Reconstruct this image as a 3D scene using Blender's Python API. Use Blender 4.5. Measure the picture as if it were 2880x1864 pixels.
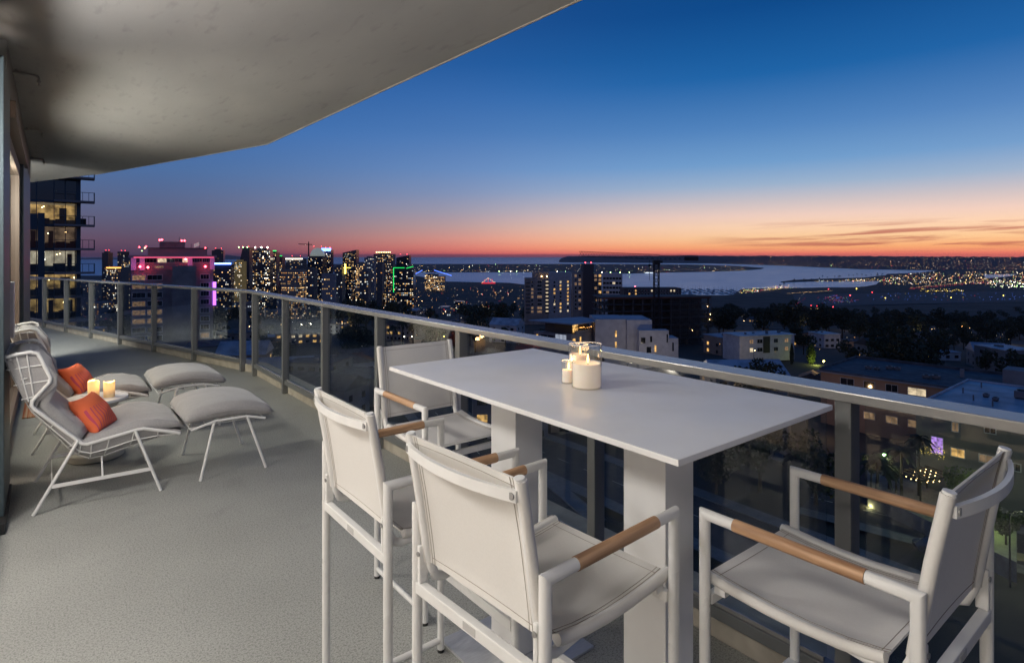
import bpy, bmesh, math, random
from mathutils import Vector, Matrix

random.seed(7)
scene = bpy.context.scene
for o in list(bpy.data.objects):
    bpy.data.objects.remove(o, do_unlink=True)
COL = scene.collection
R = math.radians

# ------------------------------------------------------------------ camera
FPX = 1640.0            # focal length in photograph pixels (2880 wide)
HOR = 723.0             # horizon row in the photograph
EYE = 1.5               # eye height above the balcony floor
YAW = math.atan2(0.6213, 0.7836)
cam_data = bpy.data.cameras.new('camera')
cam_data.sensor_width = 36.0
cam_data.lens = 36.0 * FPX / 2880.0
cam_data.shift_y = -(932.0 - HOR) / 2880.0
cam_data.clip_start = 0.02
cam_data.clip_end = 500000.0
camera = bpy.data.objects.new('camera', cam_data)
camera.location = (0, 0, EYE)
camera.rotation_euler = (math.pi / 2, 0, -YAW)
COL.objects.link(camera)
scene.camera = camera
FW = Vector((math.sin(YAW), math.cos(YAW), 0))
RT = Vector((math.cos(YAW), -math.sin(YAW), 0))

# ------------------------------------------------------------------ view
scene.render.engine = 'CYCLES'
scene.view_settings.view_transform = 'Standard'
scene.view_settings.look = 'None'
scene.view_settings.exposure = 0.0
scene.view_settings.gamma = 1.0
scene.view_settings.use_curve_mapping = False
scene.cycles.max_bounces = 10
scene.cycles.diffuse_bounces = 4
scene.cycles.glossy_bounces = 4
scene.cycles.transmission_bounces = 8
scene.cycles.transparent_max_bounces = 32
scene.cycles.caustics_reflective = False
scene.cycles.caustics_refractive = False
scene.cycles.sample_clamp_indirect = 4.0


def lin(c):
    return tuple(((v / 255.0) / 12.92 if v / 255.0 <= 0.04045 else ((v / 255.0 + 0.055) / 1.055) ** 2.4) for v in c)


# ------------------------------------------------------------------ world: dusk sky
world = bpy.data.worlds.new('World')
scene.world = world
world.use_nodes = True
wn, wl = world.node_tree.nodes, world.node_tree.links
wn.clear()


def N(t, **kw):
    n = wn.new(t)
    for k, v in kw.items():
        setattr(n, k, v)
    return n


def wmath(op, a, b=None, c=None, clamp=False):
    m = N('ShaderNodeMath', operation=op)
    m.use_clamp = clamp
    for i, v in enumerate((a, b, c)):
        if v is None:
            continue
        if isinstance(v, (int, float)):
            m.inputs[i].default_value = v
        else:
            wl.new(v, m.inputs[i])
    return m.outputs[0]


def wramp(fac, stops):
    r = N('ShaderNodeValToRGB')
    e = r.color_ramp.elements
    while len(e) < len(stops):
        e.new(0.5)
    for el, (p, c) in zip(e, stops):
        el.position = p
        el.color = lin(c) + (1,)
    wl.new(fac, r.inputs[0])
    return r.outputs[0]


def wmix(f, a, b):
    m = N('ShaderNodeMix', data_type='RGBA')
    if isinstance(f, (int, float)):
        m.inputs[0].default_value = f
    else:
        wl.new(f, m.inputs[0])
    for s, v in ((6, a), (7, b)):
        if isinstance(v, tuple):
            m.inputs[s].default_value = v
        else:
            wl.new(v, m.inputs[s])
    return m.outputs[2]


SUNSET_AZ = R(44)                    # to the right of the view axis
SD = FW * math.cos(SUNSET_AZ) + RT * math.sin(SUNSET_AZ)
geo = N('ShaderNodeTexCoord')
sep = N('ShaderNodeSeparateXYZ')
wl.new(geo.outputs['Generated'], sep.inputs[0])
vx, vy, vz = sep.outputs
hl = wmath('SQRT', wmath('ADD', wmath('MULTIPLY', vx, vx), wmath('MULTIPLY', vy, vy)))
tanel = wmath('DIVIDE', vz, wmath('MAXIMUM', hl, 0.001))
el = wmath('MAXIMUM', tanel, 0.0)
elp = wmath('POWER', wmath('MULTIPLY', el, 1.0), 0.5)      # sqrt: fine steps near the horizon
cosaz = wmath('DIVIDE', wmath('ADD', wmath('MULTIPLY', vx, SD.x), wmath('MULTIPLY', vy, SD.y)), wmath('MAXIMUM', hl, 0.001))
# three azimuth ramps: sunset side, middle, away
def q(v):
    return math.sqrt(v)
rs = wramp(elp, [(q(.000), (228, 104, 96)), (q(.006), (250, 128, 106)), (q(.016), (255, 178, 120)), (q(.030), (254, 206, 154)),
                 (q(.048), (253, 214, 180)), (q(.066), (240, 208, 194)), (q(.088), (204, 194, 198)), (q(.115), (154, 178, 206)),
                 (q(.150), (110, 157, 205)), (q(.205), (78, 131, 190)), (q(.290), (20, 98, 166)), (q(.40), (1, 72, 138)), (q(.95), (16, 54, 106))])
rm = wramp(elp, [(q(.000), (182, 90, 98)), (q(.006), (234, 112, 106)), (q(.016), (252, 144, 124)), (q(.032), (242, 166, 148)),
                 (q(.052), (212, 172, 166)), (q(.078), (176, 168, 184)), (q(.110), (142, 158, 194)), (q(.150), (112, 147, 198)),
                 (q(.215), (78, 124, 184)), (q(.270), (58, 110, 176)), (q(.33), (34, 92, 160)), (q(.42), (24, 76, 142)), (q(.95), (18, 54, 106))])
ra = wramp(elp, [(q(.000), (62, 52, 78)), (q(.008), (88, 64, 88)), (q(.024), (100, 78, 100)), (q(.045), (96, 90, 116)),
                 (q(.080), (90, 102, 138)), (q(.130), (76, 110, 160)), (q(.200), (60, 108, 172)), (q(.300), (42, 92, 158)),
                 (q(.45), (26, 70, 130)), (q(.95), (20, 56, 106))])


def wsmooth(v, a, b):
    m = N('ShaderNodeMapRange', interpolation_type='SMOOTHSTEP')
    wl.new(v, m.inputs[0])
    m.inputs[1].default_value = a
    m.inputs[2].default_value = b
    return m.outputs[0]


f1 = wsmooth(cosaz, 0.22, 0.88)      # away -> middle
f2 = wsmooth(cosaz, 0.62, 0.99)      # middle -> sunset
re_ = wramp(elp, [(q(.000), (92, 86, 112)), (q(.05), (140, 116, 136)), (q(.13), (138, 126, 156)), (q(.28), (104, 116, 160)), (q(.55), (62, 92, 144)), (q(.95), (26, 60, 112))])
f0 = wsmooth(wmath('MULTIPLY', cosaz, -1.0), 0.15, 0.85)     # counter-twilight glow opposite the sunset
base = wmix(f2, wmix(f1, wmix(f0, ra, re_), rm), rs)
# low stratus streaks above the western horizon
comb = N('ShaderNodeCombineXYZ')
az = wmath('ARCTAN2', wmath('SUBTRACT', wmath('MULTIPLY', vx, SD.y), wmath('MULTIPLY', vy, SD.x)),
           wmath('ADD', wmath('MULTIPLY', vx, SD.x), wmath('MULTIPLY', vy, SD.y)))
wl.new(wmath('MULTIPLY', az, 4.0), comb.inputs[0])
wl.new(wmath('SUBTRACT', wmath('MULTIPLY', tanel, 95.0), wmath('MULTIPLY', az, 2.4)), comb.inputs[1])
noi = N('ShaderNodeTexNoise')
noi.inputs['Scale'].default_value = 1.0
noi.inputs['Detail'].default_value = 6.0
noi.inputs['Roughness'].default_value = 0.55
noi.inputs['Distortion'].default_value = 0.35
wl.new(comb.outputs[0], noi.inputs['Vector'])
cl = wsmooth(noi.outputs[0], 0.47, 0.62)
band = wmath('MULTIPLY', wsmooth(tanel, 0.002, 0.014), wmath('SUBTRACT', 1.0, wsmooth(tanel, 0.034, 0.062)))
side = wsmooth(cosaz, 0.88, 0.975)
clf = wmath('MULTIPLY', wmath('MULTIPLY', cl, band), wmath('MULTIPLY', side, 0.8))
sky = wmix(clf, base, lin((176, 84, 82)) + (1,))
# low marine bank along the horizon
comb2 = N('ShaderNodeCombineXYZ')
wl.new(wmath('MULTIPLY', az, 7.0), comb2.inputs[0])
wl.new(wmath('MULTIPLY', tanel, 160.0), comb2.inputs[1])
noi2 = N('ShaderNodeTexNoise')
noi2.inputs['Detail'].default_value = 4.0
noi2.inputs['Scale'].default_value = 1.0
wl.new(comb2.outputs[0], noi2.inputs['Vector'])
top = wmath('ADD', 0.0020, wmath('MULTIPLY', noi2.outputs[0], 0.0055))
bank = wmath('MULTIPLY', wmath('SUBTRACT', 1.0, wsmooth(wmath('SUBTRACT', tanel, top), -0.0018, 0.0018)), wmath('SUBTRACT', 1.0, wsmooth(cosaz, 0.80, 0.97)))
sky = wmix(wmath('MULTIPLY', bank, 0.6), sky, lin((86, 58, 84)) + (1,))
# physical twilight sky added thinly over the whole dome
nsk = N('ShaderNodeTexSky', sky_type='NISHITA')
nsk.sun_disc = False
nsk.sun_elevation = R(0.5)
nsk.sun_rotation = math.atan2(SD.x, SD.y)
skyadd = N('ShaderNodeMix', data_type='RGBA', blend_type='ADD')
skyadd.inputs[0].default_value = 0.004
wl.new(sky, skyadd.inputs[6])
wl.new(nsk.outputs[0], skyadd.inputs[7])
below = wsmooth(tanel, -0.02, 0.0)
skyb = wmix(below, (0.012, 0.012, 0.016, 1), skyadd.outputs[2])
bg = N('ShaderNodeBackground')
bg.inputs[1].default_value = 1.0
wl.new(skyb, bg.inputs[0])
wo = N('ShaderNodeOutputWorld')
wl.new(bg.outputs[0], wo.inputs[0])

# ------------------------------------------------------------------ materials
MATS = {}


def mat(name, col=(0.5, 0.5, 0.5), rough=0.6, metal=0.0, emit=None, es=0.0, spec=0.5, sample=True):
    if name in MATS:
        return MATS[name]
    m = bpy.data.materials.new(name)
    m.use_nodes = True
    b = m.node_tree.nodes['Principled BSDF']
    b.inputs['Base Color'].default_value = tuple(col) + (1,)
    b.inputs['Roughness'].default_value = rough
    b.inputs['Metallic'].default_value = metal
    b.inputs['Specular IOR Level'].default_value = spec
    if emit:
        b.inputs['Emission Color'].default_value = tuple(emit) + (1,)
        b.inputs['Emission Strength'].default_value = es
    if emit and not sample:
        m.cycles.emission_sampling = 'NONE'
    MATS[name] = m
    return m


def nodes(m):
    return m.node_tree.nodes, m.node_tree.links, m.node_tree.nodes['Principled BSDF']


def noise_col(m, c1, c2, scale=5.0, detail=5.0, lo=0.35, hi=0.65, stretch=(1, 1, 1), bump=0.0, bscale=None, coord='Object', bdist=0.01):
    nt, ln, b = nodes(m)
    tc = nt.new('ShaderNodeTexCoord')
    mp = nt.new('ShaderNodeMapping')
    mp.inputs['Scale'].default_value = stretch
    ln.new(tc.outputs[coord], mp.inputs[0])
    no = nt.new('ShaderNodeTexNoise')
    no.inputs['Scale'].default_value = scale
    no.inputs['Detail'].default_value = detail
    ln.new(mp.outputs[0], no.inputs['Vector'])
    r = nt.new('ShaderNodeValToRGB')
    r.color_ramp.elements[0].position = lo
    r.color_ramp.elements[0].color = tuple(c1) + (1,)
    r.color_ramp.elements[1].position = hi
    r.color_ramp.elements[1].color = tuple(c2) + (1,)
    ln.new(no.outputs[0], r.inputs[0])
    ln.new(r.outputs[0], b.inputs['Base Color'])
    if bump:
        n2 = nt.new('ShaderNodeTexNoise')
        n2.inputs['Scale'].default_value = bscale or scale
        n2.inputs['Detail'].default_value = 3.0
        ln.new(mp.outputs[0], n2.inputs['Vector'])
        bp = nt.new('ShaderNodeBump')
        bp.inputs['Strength'].default_value = bump
        bp.inputs['Distance'].default_value = bdist
        ln.new(n2.outputs[0], bp.inputs['Height'])
        ln.new(bp.outputs[0], b.inputs['Normal'])
    return m, r


def mix_noise(m, ramp, scale, amount, lo=0.4, hi=0.6, stretch=(1, 1, 1), dark=0.6):
    """multiply the ramp colour by a second, coarser noise"""
    nt, ln, b = nodes(m)
    tc = nt.new('ShaderNodeTexCoord')
    mp = nt.new('ShaderNodeMapping')
    mp.inputs['Scale'].default_value = stretch
    ln.new(tc.outputs['Object'], mp.inputs[0])
    no = nt.new('ShaderNodeTexNoise')
    no.inputs['Scale'].default_value = scale
    no.inputs['Detail'].default_value = 4
    ln.new(mp.outputs[0], no.inputs['Vector'])
    r = nt.new('ShaderNodeValToRGB')
    r.color_ramp.elements[0].position = lo
    r.color_ramp.elements[0].color = (dark, dark, dark, 1)
    r.color_ramp.elements[1].position = hi
    r.color_ramp.elements[1].color = (1, 1, 1, 1)
    ln.new(no.outputs[0], r.inputs[0])
    mx = nt.new('ShaderNodeMix')
    mx.data_type = 'RGBA'
    mx.blend_type = 'MULTIPLY'
    mx.inputs[0].default_value = amount
    src = b.inputs['Base Color'].links[0].from_socket
    ln.new(src, mx.inputs[6])
    ln.new(r.outputs[0], mx.inputs[7])
    ln.new(mx.outputs[2], b.inputs['Base Color'])


def glass_mat(name, tint=(0.9, 0.93, 0.92), ior=1.5, rough=0.0):
    m = bpy.data.materials.new(name)
    m.use_nodes = True
    nt, ln = m.node_tree.nodes, m.node_tree.links
    nt.clear()
    out = nt.new('ShaderNodeOutputMaterial')
    mx = nt.new('ShaderNodeMixShader')
    lw = nt.new('ShaderNodeLayerWeight')
    lw.inputs[0].default_value = 0.5
    pw = nt.new('ShaderNodeMath')
    pw.operation = 'POWER'
    pw.inputs[1].default_value = 5.0
    ln.new(lw.outputs['Facing'], pw.inputs[0])
    fr = nt.new('ShaderNodeMath')
    fr.operation = 'MULTIPLY_ADD'
    f0 = ((ior - 1) / (ior + 1)) ** 2
    fr.inputs[1].default_value = 1 - f0
    fr.inputs[2].default_value = f0
    ln.new(pw.outputs[0], fr.inputs[0])
    tr = nt.new('ShaderNodeBsdfTransparent')
    tr.inputs[0].default_value = tuple(tint) + (1,)
    gl = nt.new('ShaderNodeBsdfGlossy')
    gl.inputs['Roughness'].default_value = rough
    ln.new(fr.outputs[0], mx.inputs[0])
    ln.new(tr.outputs[0], mx.inputs[1])
    ln.new(gl.outputs[0], mx.inputs[2])
    ln.new(mx.outputs[0], out.inputs[0])
    MATS[name] = m
    return m


# foreground materials
M_FLOOR = mat('coated_concrete_floor', rough=0.75)
_, fr_ = noise_col(M_FLOOR, (0.29, 0.295, 0.275), (0.50, 0.505, 0.475), scale=230, detail=8, lo=0.34, hi=0.62, bump=0.10, bscale=170, bdist=0.002)
mix_noise(M_FLOOR, fr_, 1.1, 0.7, 0.3, 0.7, dark=0.76)
mix_noise(M_FLOOR, fr_, 0.35, 0.8, 0.35, 0.62, dark=0.80)
mix_noise(M_FLOOR, fr_, 3.5, 0.5, 0.30, 0.40, dark=0.82)
mix_noise(M_FLOOR, fr_, 110, 1.0, 0.34, 0.52, dark=0.66)
M_CEIL = mat('cast_concrete_soffit', rough=0.85)
_, cr_ = noise_col(M_CEIL, (0.32, 0.32, 0.322), (0.40, 0.398, 0.395), scale=1.4, detail=10, lo=0.32, hi=0.68, stretch=(1.0, 0.35, 1), bump=0.12, bscale=28, bdist=0.006)
mix_noise(M_CEIL, cr_, 16, 0.5, 0.28, 0.42, stretch=(1, 0.25, 1), dark=0.72)
mix_noise(M_CEIL, cr_, 0.5, 0.3, 0.35, 0.6, dark=0.85)
mix_noise(M_CEIL, cr_, 60, 0.6, 0.25, 0.31, dark=0.5)
M_CURB = mat('painted_curb', rough=0.8)
noise_col(M_CURB, (0.36, 0.32, 0.26), (0.46, 0.42, 0.35), scale=9, bump=0.2, bscale=50, bdist=0.004)
M_RAIL = mat('grey_powder_coated_aluminium', (0.22, 0.215, 0.205), 0.24, 0.2, spec=0.8)
noise_col(M_RAIL, (0.265, 0.26, 0.25), (0.305, 0.30, 0.29), scale=3, bump=0.04, bscale=300, bdist=0.001)
M_POST = mat('slate_powder_coated_post', (0.175, 0.18, 0.18), 0.3, 0.2)
M_DARKFRAME = mat('blue_grey_window_frame', (0.06, 0.085, 0.10), 0.4, 0.4)
M_GASKET = mat('black_gasket', (0.012, 0.012, 0.013), 0.6)
M_BEIGEFRAME = mat('beige_door_frame', (0.14, 0.105, 0.085), 0.5, 0.1)
M_GLASS = glass_mat('balustrade_glass', (0.885, 0.915, 0.915), 1.52)
M_WGLASS = glass_mat('window_glass', (0.92, 0.95, 0.94), 1.5)
M_CGLASS = glass_mat('candle_glass', (0.98, 0.98, 0.975), 1.55)
M_RIMG = mat('glass_rim_highlight', (0.85, 0.83, 0.80), 0.15)  # pale ring colour stands in for the highlight on the glass edge
M_RIMG.node_tree.nodes['Principled BSDF'].inputs['Alpha'].default_value = 0.7
M_WHITE = mat('white_powder_coat', (0.74, 0.735, 0.72), 0.38)
noise_col(M_WHITE, (0.72, 0.715, 0.70), (0.77, 0.765, 0.75), scale=14, bump=0.03, bscale=400, bdist=0.0008)
M_TABLE = mat('white_tabletop', rough=0.42)
noise_col(M_TABLE, (0.755, 0.745, 0.735), (0.80, 0.79, 0.78), scale=6, detail=6, bump=0.03, bscale=240, bdist=0.001)
def rough_noise(m, a, b_, scale):
    nt, ln, b = nodes(m)
    tc = nt.new('ShaderNodeTexCoord')
    no = nt.new('ShaderNodeTexNoise')
    no.inputs['Scale'].default_value = scale
    no.inputs['Detail'].default_value = 6
    ln.new(tc.outputs['Object'], no.inputs['Vector'])
    mr = nt.new('ShaderNodeMapRange')
    mr.inputs[1].default_value, mr.inputs[2].default_value = 0.3, 0.7
    mr.inputs[3].default_value, mr.inputs[4].default_value = a, b_
    ln.new(no.outputs[0], mr.inputs[0])
    ln.new(mr.outputs[0], b.inputs['Roughness'])


rough_noise(M_TABLE, 0.28, 0.5, 5.0)
rough_noise(M_WHITE, 0.25, 0.45, 20.0)
M_STEEL = mat('brushed_steel_plate', (0.55, 0.56, 0.58), 0.42, 0.45)
noise_col(M_STEEL, (0.50, 0.51, 0.53), (0.60, 0.61, 0.63), scale=30, stretch=(1, 14, 1))
M_SLING = mat('woven_sling_fabric', rough=0.85)
noise_col(M_SLING, (0.675, 0.655, 0.625), (0.695, 0.675, 0.645), scale=200, detail=2, bump=0.05, bscale=1100, bdist=0.0006)
_nt, _ln, _b = nodes(M_SLING)
_tc = _nt.new('ShaderNodeTexCoord')
_n = _nt.new('ShaderNodeTexNoise')
_n.inputs['Scale'].default_value = 7.0
_n.inputs['Detail'].default_value = 3.0
_ln.new(_tc.outputs['Object'], _n.inputs['Vector'])
_bp = _nt.new('ShaderNodeBump')
_bp.inputs['Strength'].default_value = 0.35
_bp.inputs['Distance'].default_value = 0.006
_ln.new(_n.outputs[0], _bp.inputs['Height'])
_ln.new(_b.inputs['Normal'].links[0].from_socket, _bp.inputs['Normal'])
_ln.new(_bp.outputs[0], _b.inputs['Normal'])
M_THREAD = mat('grey_thread', (0.30, 0.26, 0.22), 0.9)
M_TEAK = mat('teak_sleeve', rough=0.5)
_, tk = noise_col(M_TEAK, (0.29, 0.15, 0.075), (0.58, 0.36, 0.21), scale=70, detail=8, lo=0.30, hi=0.66, stretch=(0.06, 1, 1), bump=0.1, bscale=60, bdist=0.001)
M_BLACK = mat('black_plastic', (0.02, 0.02, 0.02), 0.5)
M_GREYPLATE = mat('grey_nameplate', (0.48, 0.47, 0.46), 0.45)
M_CUSH = mat('grey_outdoor_fabric', rough=0.95)
noise_col(M_CUSH, (0.315, 0.308, 0.308), (0.365, 0.355, 0.355), scale=160, detail=4, bump=0.15, bscale=600, bdist=0.0015)
_nt, _ln, _b = nodes(M_CUSH)
_tc = _nt.new('ShaderNodeTexCoord')
_n = _nt.new('ShaderNodeTexNoise')
_n.inputs['Scale'].default_value = 9.0
_n.inputs['Detail'].default_value = 4.0
_n.inputs['Distortion'].default_value = 0.6
_ln.new(_tc.outputs['Object'], _n.inputs['Vector'])
_bp = _nt.new('ShaderNodeBump')
_bp.inputs['Strength'].default_value = 0.6
_bp.inputs['Distance'].default_value = 0.015
_ln.new(_n.outputs[0], _bp.inputs['Height'])
_ln.new(_b.inputs['Normal'].links[0].from_socket, _bp.inputs['Normal'])
_ln.new(_bp.outputs[0], _b.inputs['Normal'])
M_CUSH.node_tree.nodes['Principled BSDF'].inputs['Sheen Weight'].default_value = 0.3
M_SPRK = mat('galvanised_pipe', (0.35, 0.35, 0.35), 0.5, 0.7)
M_DRUM = mat('cream_drum_table', (0.56, 0.52, 0.44), 0.5)


# ------------------------------------------------------------------ mesh builder
class MB:
    def __init__(s):
        s.v, s.f, s.mi = [], [], []
        s.cur = 0

    def add(s, vs, fs):
        o = len(s.v)
        s.v += [tuple(p) for p in vs]
        s.f += [tuple(i + o for i in f) for f in fs]
        s.mi += [s.cur] * len(fs)
        return s

    def box(s, x0, x1, y0, y1, z0, z1):
        vs = [(x0, y0, z0), (x1, y0, z0), (x1, y1, z0), (x0, y1, z0), (x0, y0, z1), (x1, y0, z1), (x1, y1, z1), (x0, y1, z1)]
        return s.add(vs, [(0, 3, 2, 1), (4, 5, 6, 7), (0, 1, 5, 4), (1, 2, 6, 5), (2, 3, 7, 6), (3, 0, 4, 7)])

    def prism(s, pts, z0, z1):
        n = len(pts)
        vs = [(p[0], p[1], z0) for p in pts] + [(p[0], p[1], z1) for p in pts]
        fs = [tuple(range(n))[::-1], tuple(range(n, 2 * n))] + [(i, (i + 1) % n, n + (i + 1) % n, n + i) for i in range(n)]
        return s.add(vs, fs)

    def beam(s, a, b, w, h, up=(0, 0, 1)):
        a, b = Vector(a), Vector(b)
        t = (b - a).normalized()
        side = t.cross(Vector(up))
        if side.length < 1e-4:
            side = t.cross(Vector((1, 0, 0)))
        side.normalize()
        u = side.cross(t).normalized()
        vs = []
        for p in (a, b):
            for sx, sz in ((-1, -1), (1, -1), (1, 1), (-1, 1)):
                vs.append(p + side * (w / 2 * sx) + u * (h / 2 * sz))
        return s.add(vs, [(0, 1, 2, 3), (7, 6, 5, 4), (0, 4, 5, 1), (1, 5, 6, 2), (2, 6, 7, 3), (3, 7, 4, 0)])

    def tube(s, pts, r, seg=10, closed=False, caps=True):
        pts = [Vector(p) for p in pts]
        n = len(pts)
        rs = r if isinstance(r, (list, tuple)) else [r] * n
        rings = []
        prev = None
        for i, p in enumerate(pts):
            if closed:
                t = (pts[(i + 1) % n] - pts[i - 1]).normalized()
                t0, t1 = (p - pts[i - 1]).normalized(), (pts[(i + 1) % n] - p).normalized()
            else:
                t0 = (p - pts[i - 1]).normalized() if i > 0 else (pts[1] - p).normalized()
                t1 = (pts[i + 1] - p).normalized() if i < n - 1 else t0
                t = (t0 + t1).normalized() if (t0 + t1).length > 1e-6 else t0
            if prev is None:
                ref = Vector((0, 0, 1)) if abs(t.z) < 0.9 else Vector((1, 0, 0))
                a = t.cross(ref).normalized()
            else:
                a = (prev - t * prev.dot(t)).normalized()
            prev = a
            b = t.cross(a).normalized()
            # mitre stretch
            c = max(0.45, t.dot(t1))
            md = (t1 - t0)
            md = md - t * md.dot(t)
            ring = []
            for k in range(seg):
                an = 2 * math.pi * k / seg
                o = (a * math.cos(an) + b * math.sin(an)) * rs[i]
                if md.length > 1e-4:
                    m_ = md.normalized()
                    o = o + m_ * o.dot(m_) * (1 / c - 1)
                ring.append(p + o)
            rings.append(ring)
        vs = [q_ for rg in rings for q_ in rg]
        fs = []
        m = n if closed else n - 1
        for i in range(m):
            i2 = (i + 1) % n
            for k in range(seg):
                k2 = (k + 1) % seg
                fs.append((i * seg + k, i * seg + k2, i2 * seg + k2, i2 * seg + k))
        if caps and not closed:
            fs.append(tuple(range(seg))[::-1])
            fs.append(tuple((n - 1) * seg + k for k in range(seg)))
        return s.add(vs, fs)

    def lathe(s, prof, seg=24, c=(0, 0), cap0=True, cap1=True):
        n = len(prof)
        vs = [(c[0] + r * math.cos(2 * math.pi * k / seg), c[1] + r * math.sin(2 * math.pi * k / seg), z) for r, z in prof for k in range(seg)]
        fs = []
        for i in range(n - 1):
            for k in range(seg):
                k2 = (k + 1) % seg
                fs.append((i * seg + k, i * seg + k2, (i + 1) * seg + k2, (i + 1) * seg + k))
        if cap0:
            fs.append(tuple(range(seg))[::-1])
        if cap1:
            fs.append(tuple((n - 1) * seg + k for k in range(seg)))
        return s.add(vs, fs)

    def grid(s, P):
        nr, nc = len(P), len(P[0])
        vs = [p for row in P for p in row]
        fs = [(i * nc + j, i * nc + j + 1, (i + 1) * nc + j + 1, (i + 1) * nc + j) for i in range(nr - 1) for j in range(nc - 1)]
        return s.add(vs, fs)

    def mesh(s, name, mats, smooth=False, bevel=0.0, auto=None, merge=0.0, subd=0):
        me = bpy.data.meshes.new(name)
        me.from_pydata(s.v, [], s.f)
        if not isinstance(mats, (list, tuple)):
            mats = [mats]
        for m in mats:
            if m is not None:
                me.materials.append(m)
        if len(mats) > 1:
            me.polygons.foreach_set('material_index', s.mi)
        bm = bmesh.new()
        bm.from_mesh(me)
        if merge:
            bmesh.ops.remove_doubles(bm, verts=bm.verts, dist=merge)
        bmesh.ops.recalc_face_normals(bm, faces=bm.faces)
        if bevel:
            bmesh.ops.bevel(bm, geom=[e for e in bm.edges if len(e.link_faces) == 2 and e.calc_face_angle(0) > 0.6], offset=bevel, segments=2, profile=0.6, affect='EDGES', clamp_overlap=True)
        if subd:
            bmesh.ops.subdivide_edges(bm, edges=bm.edges[:], cuts=subd, use_grid_fill=True, smooth=1.0)
        bm.to_mesh(me)
        bm.free()
        if smooth:
            me.polygons.foreach_set('use_smooth', [True] * len(me.polygons))
        if auto is not None:
            me.polygons.foreach_set('use_smooth', [True] * len(me.polygons))
            me.set_sharp_from_angle(angle=R(auto))
        me.update()
        return me

    def build(s, name, mats, parent=None, **kw):
        me = s.mesh(name, mats, **kw)
        return link(name, me, parent)


def link(name, data, parent=None):
    o = bpy.data.objects.new(name, data)
    COL.objects.link(o)
    if parent is not None:
        o.parent = parent
    return o


def tag(o, label=None, cat=None, group=None, kind=None):
    if label:
        o['label'] = label
    if cat:
        o['category'] = cat
    if group:
        o['group'] = group
    if kind:
        o['kind'] = kind
    return o


def thing(name, label, cat, loc=(0, 0, 0), rz=0.0, group=None):
    o = bpy.data.objects.new(name, None)
    o.empty_display_size = 0.2
    COL.objects.link(o)
    o.location = loc
    o.rotation_euler = (0, 0, rz)
    return tag(o, label, cat, group)


def struct(name, mb, m, **kw):
    return tag(mb.build(name, m, **kw), kind='structure')


def dup(root, loc, rz=0.0, label=None, group=None, scale=None):
    r = root.copy()
    COL.objects.link(r)
    r.location = loc
    r.rotation_euler = (0, 0, rz)
    if scale:
        r.scale = scale
    if label:
        r['label'] = label
    if group:
        r['group'] = group
    for ch in list(root.children):
        c = ch.copy()
        COL.objects.link(c)
        c.parent = r
        for g in list(ch.children):
            e = g.copy()
            COL.objects.link(e)
            e.parent = c
    return r


def at(px, py, Y):
    """photograph pixel + depth along the view axis -> world point"""
    p = FW * Y + RT * ((px - 1440.0) / FPX * Y)
    return Vector((p.x, p.y, EYE - (py - HOR) / FPX * Y))


def gp(px, py, z):
    """photograph pixel on the horizontal plane z -> world point"""
    return at(px, py, FPX * (EYE - z) / (py - HOR))
LAMP_W = 50.0
GLOBE_W = 27.0

# ================================================================== BALCONY
CEIL = 2.9
WALL = -0.22
K = (2.06, 8.02)                                    # kink of the balustrade centre line
D2 = Vector((-0.261, 0.965)).normalized()           # direction of the far leg of the balcony
N2 = Vector((D2.y, -D2.x))
E2 = Vector(K) + D2 * 9.6


def off(p, k):                                      # offset outwards along the far leg
    return (p[0] + N2.x * k, p[1] + N2.y * k)


# floor slab
fl = MB().prism([(-6.2, -5), (2.30, -5), (2.30, K[1] + 0.05), off(E2, 0.24), (E2.x - 5, E2.y + 1.0), (-6.2, E2.y)], -0.28, 0.0)
struct('balcony_floor', fl, M_FLOOR)
cu = MB()
cu.prism([(2.055, -5), (2.26, -5), (2.26, K[1] + 0.04), (2.055, K[1])], 0.0, 0.10)
o1, o2, o3, o4 = (2.055, K[1] + 0.002), (2.26, K[1] + 0.042), off(E2, 0.2), off(E2, -0.005)
cu.prism([o1, o2, o3, o4], 0.0, 0.098)
struct('balcony_curb', cu, M_CURB, bevel=0.006)
# ceiling slab
def pz(px, py, z):
    q_ = gp(px, py, z)
    return (q_.x, q_.y)
c1p, c2p, c3p, c4p = pz(1628, 0, CEIL), pz(750, 405.5, CEIL), pz(268, 491, CEIL), pz(71, 515, CEIL)
k0 = (c1p[0] + (c1p[0] - c2p[0]) / (c1p[1] - c2p[1]) * (-5 - c1p[1]), -5.0)
ce = MB().prism([(-6.2, -5), k0, c2p, c3p, c4p, (-6.2, c4p[1] - 0.4)], CEIL, CEIL + 0.24)
struct('balcony_soffit', ce, M_CEIL)
dr = MB()
for a_, b_ in ((k0, c2p), (c2p, c3p)):
    va, vb = Vector((a_[0], a_[1])), Vector((b_[0], b_[1]))
    t_ = (vb - va).normalized()
    n_ = Vector((t_.y, -t_.x))
    e0, e1 = va + n_ * 0.004, vb + n_ * 0.004
    dr.beam((e0.x, e0.y, CEIL + 0.006), (e1.x, e1.y, CEIL + 0.006), 0.012, 0.024)
struct('drip_edge', dr, mat('pale_drip_metal', (0.55, 0.50, 0.42), 0.4, 0.3))

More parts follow.
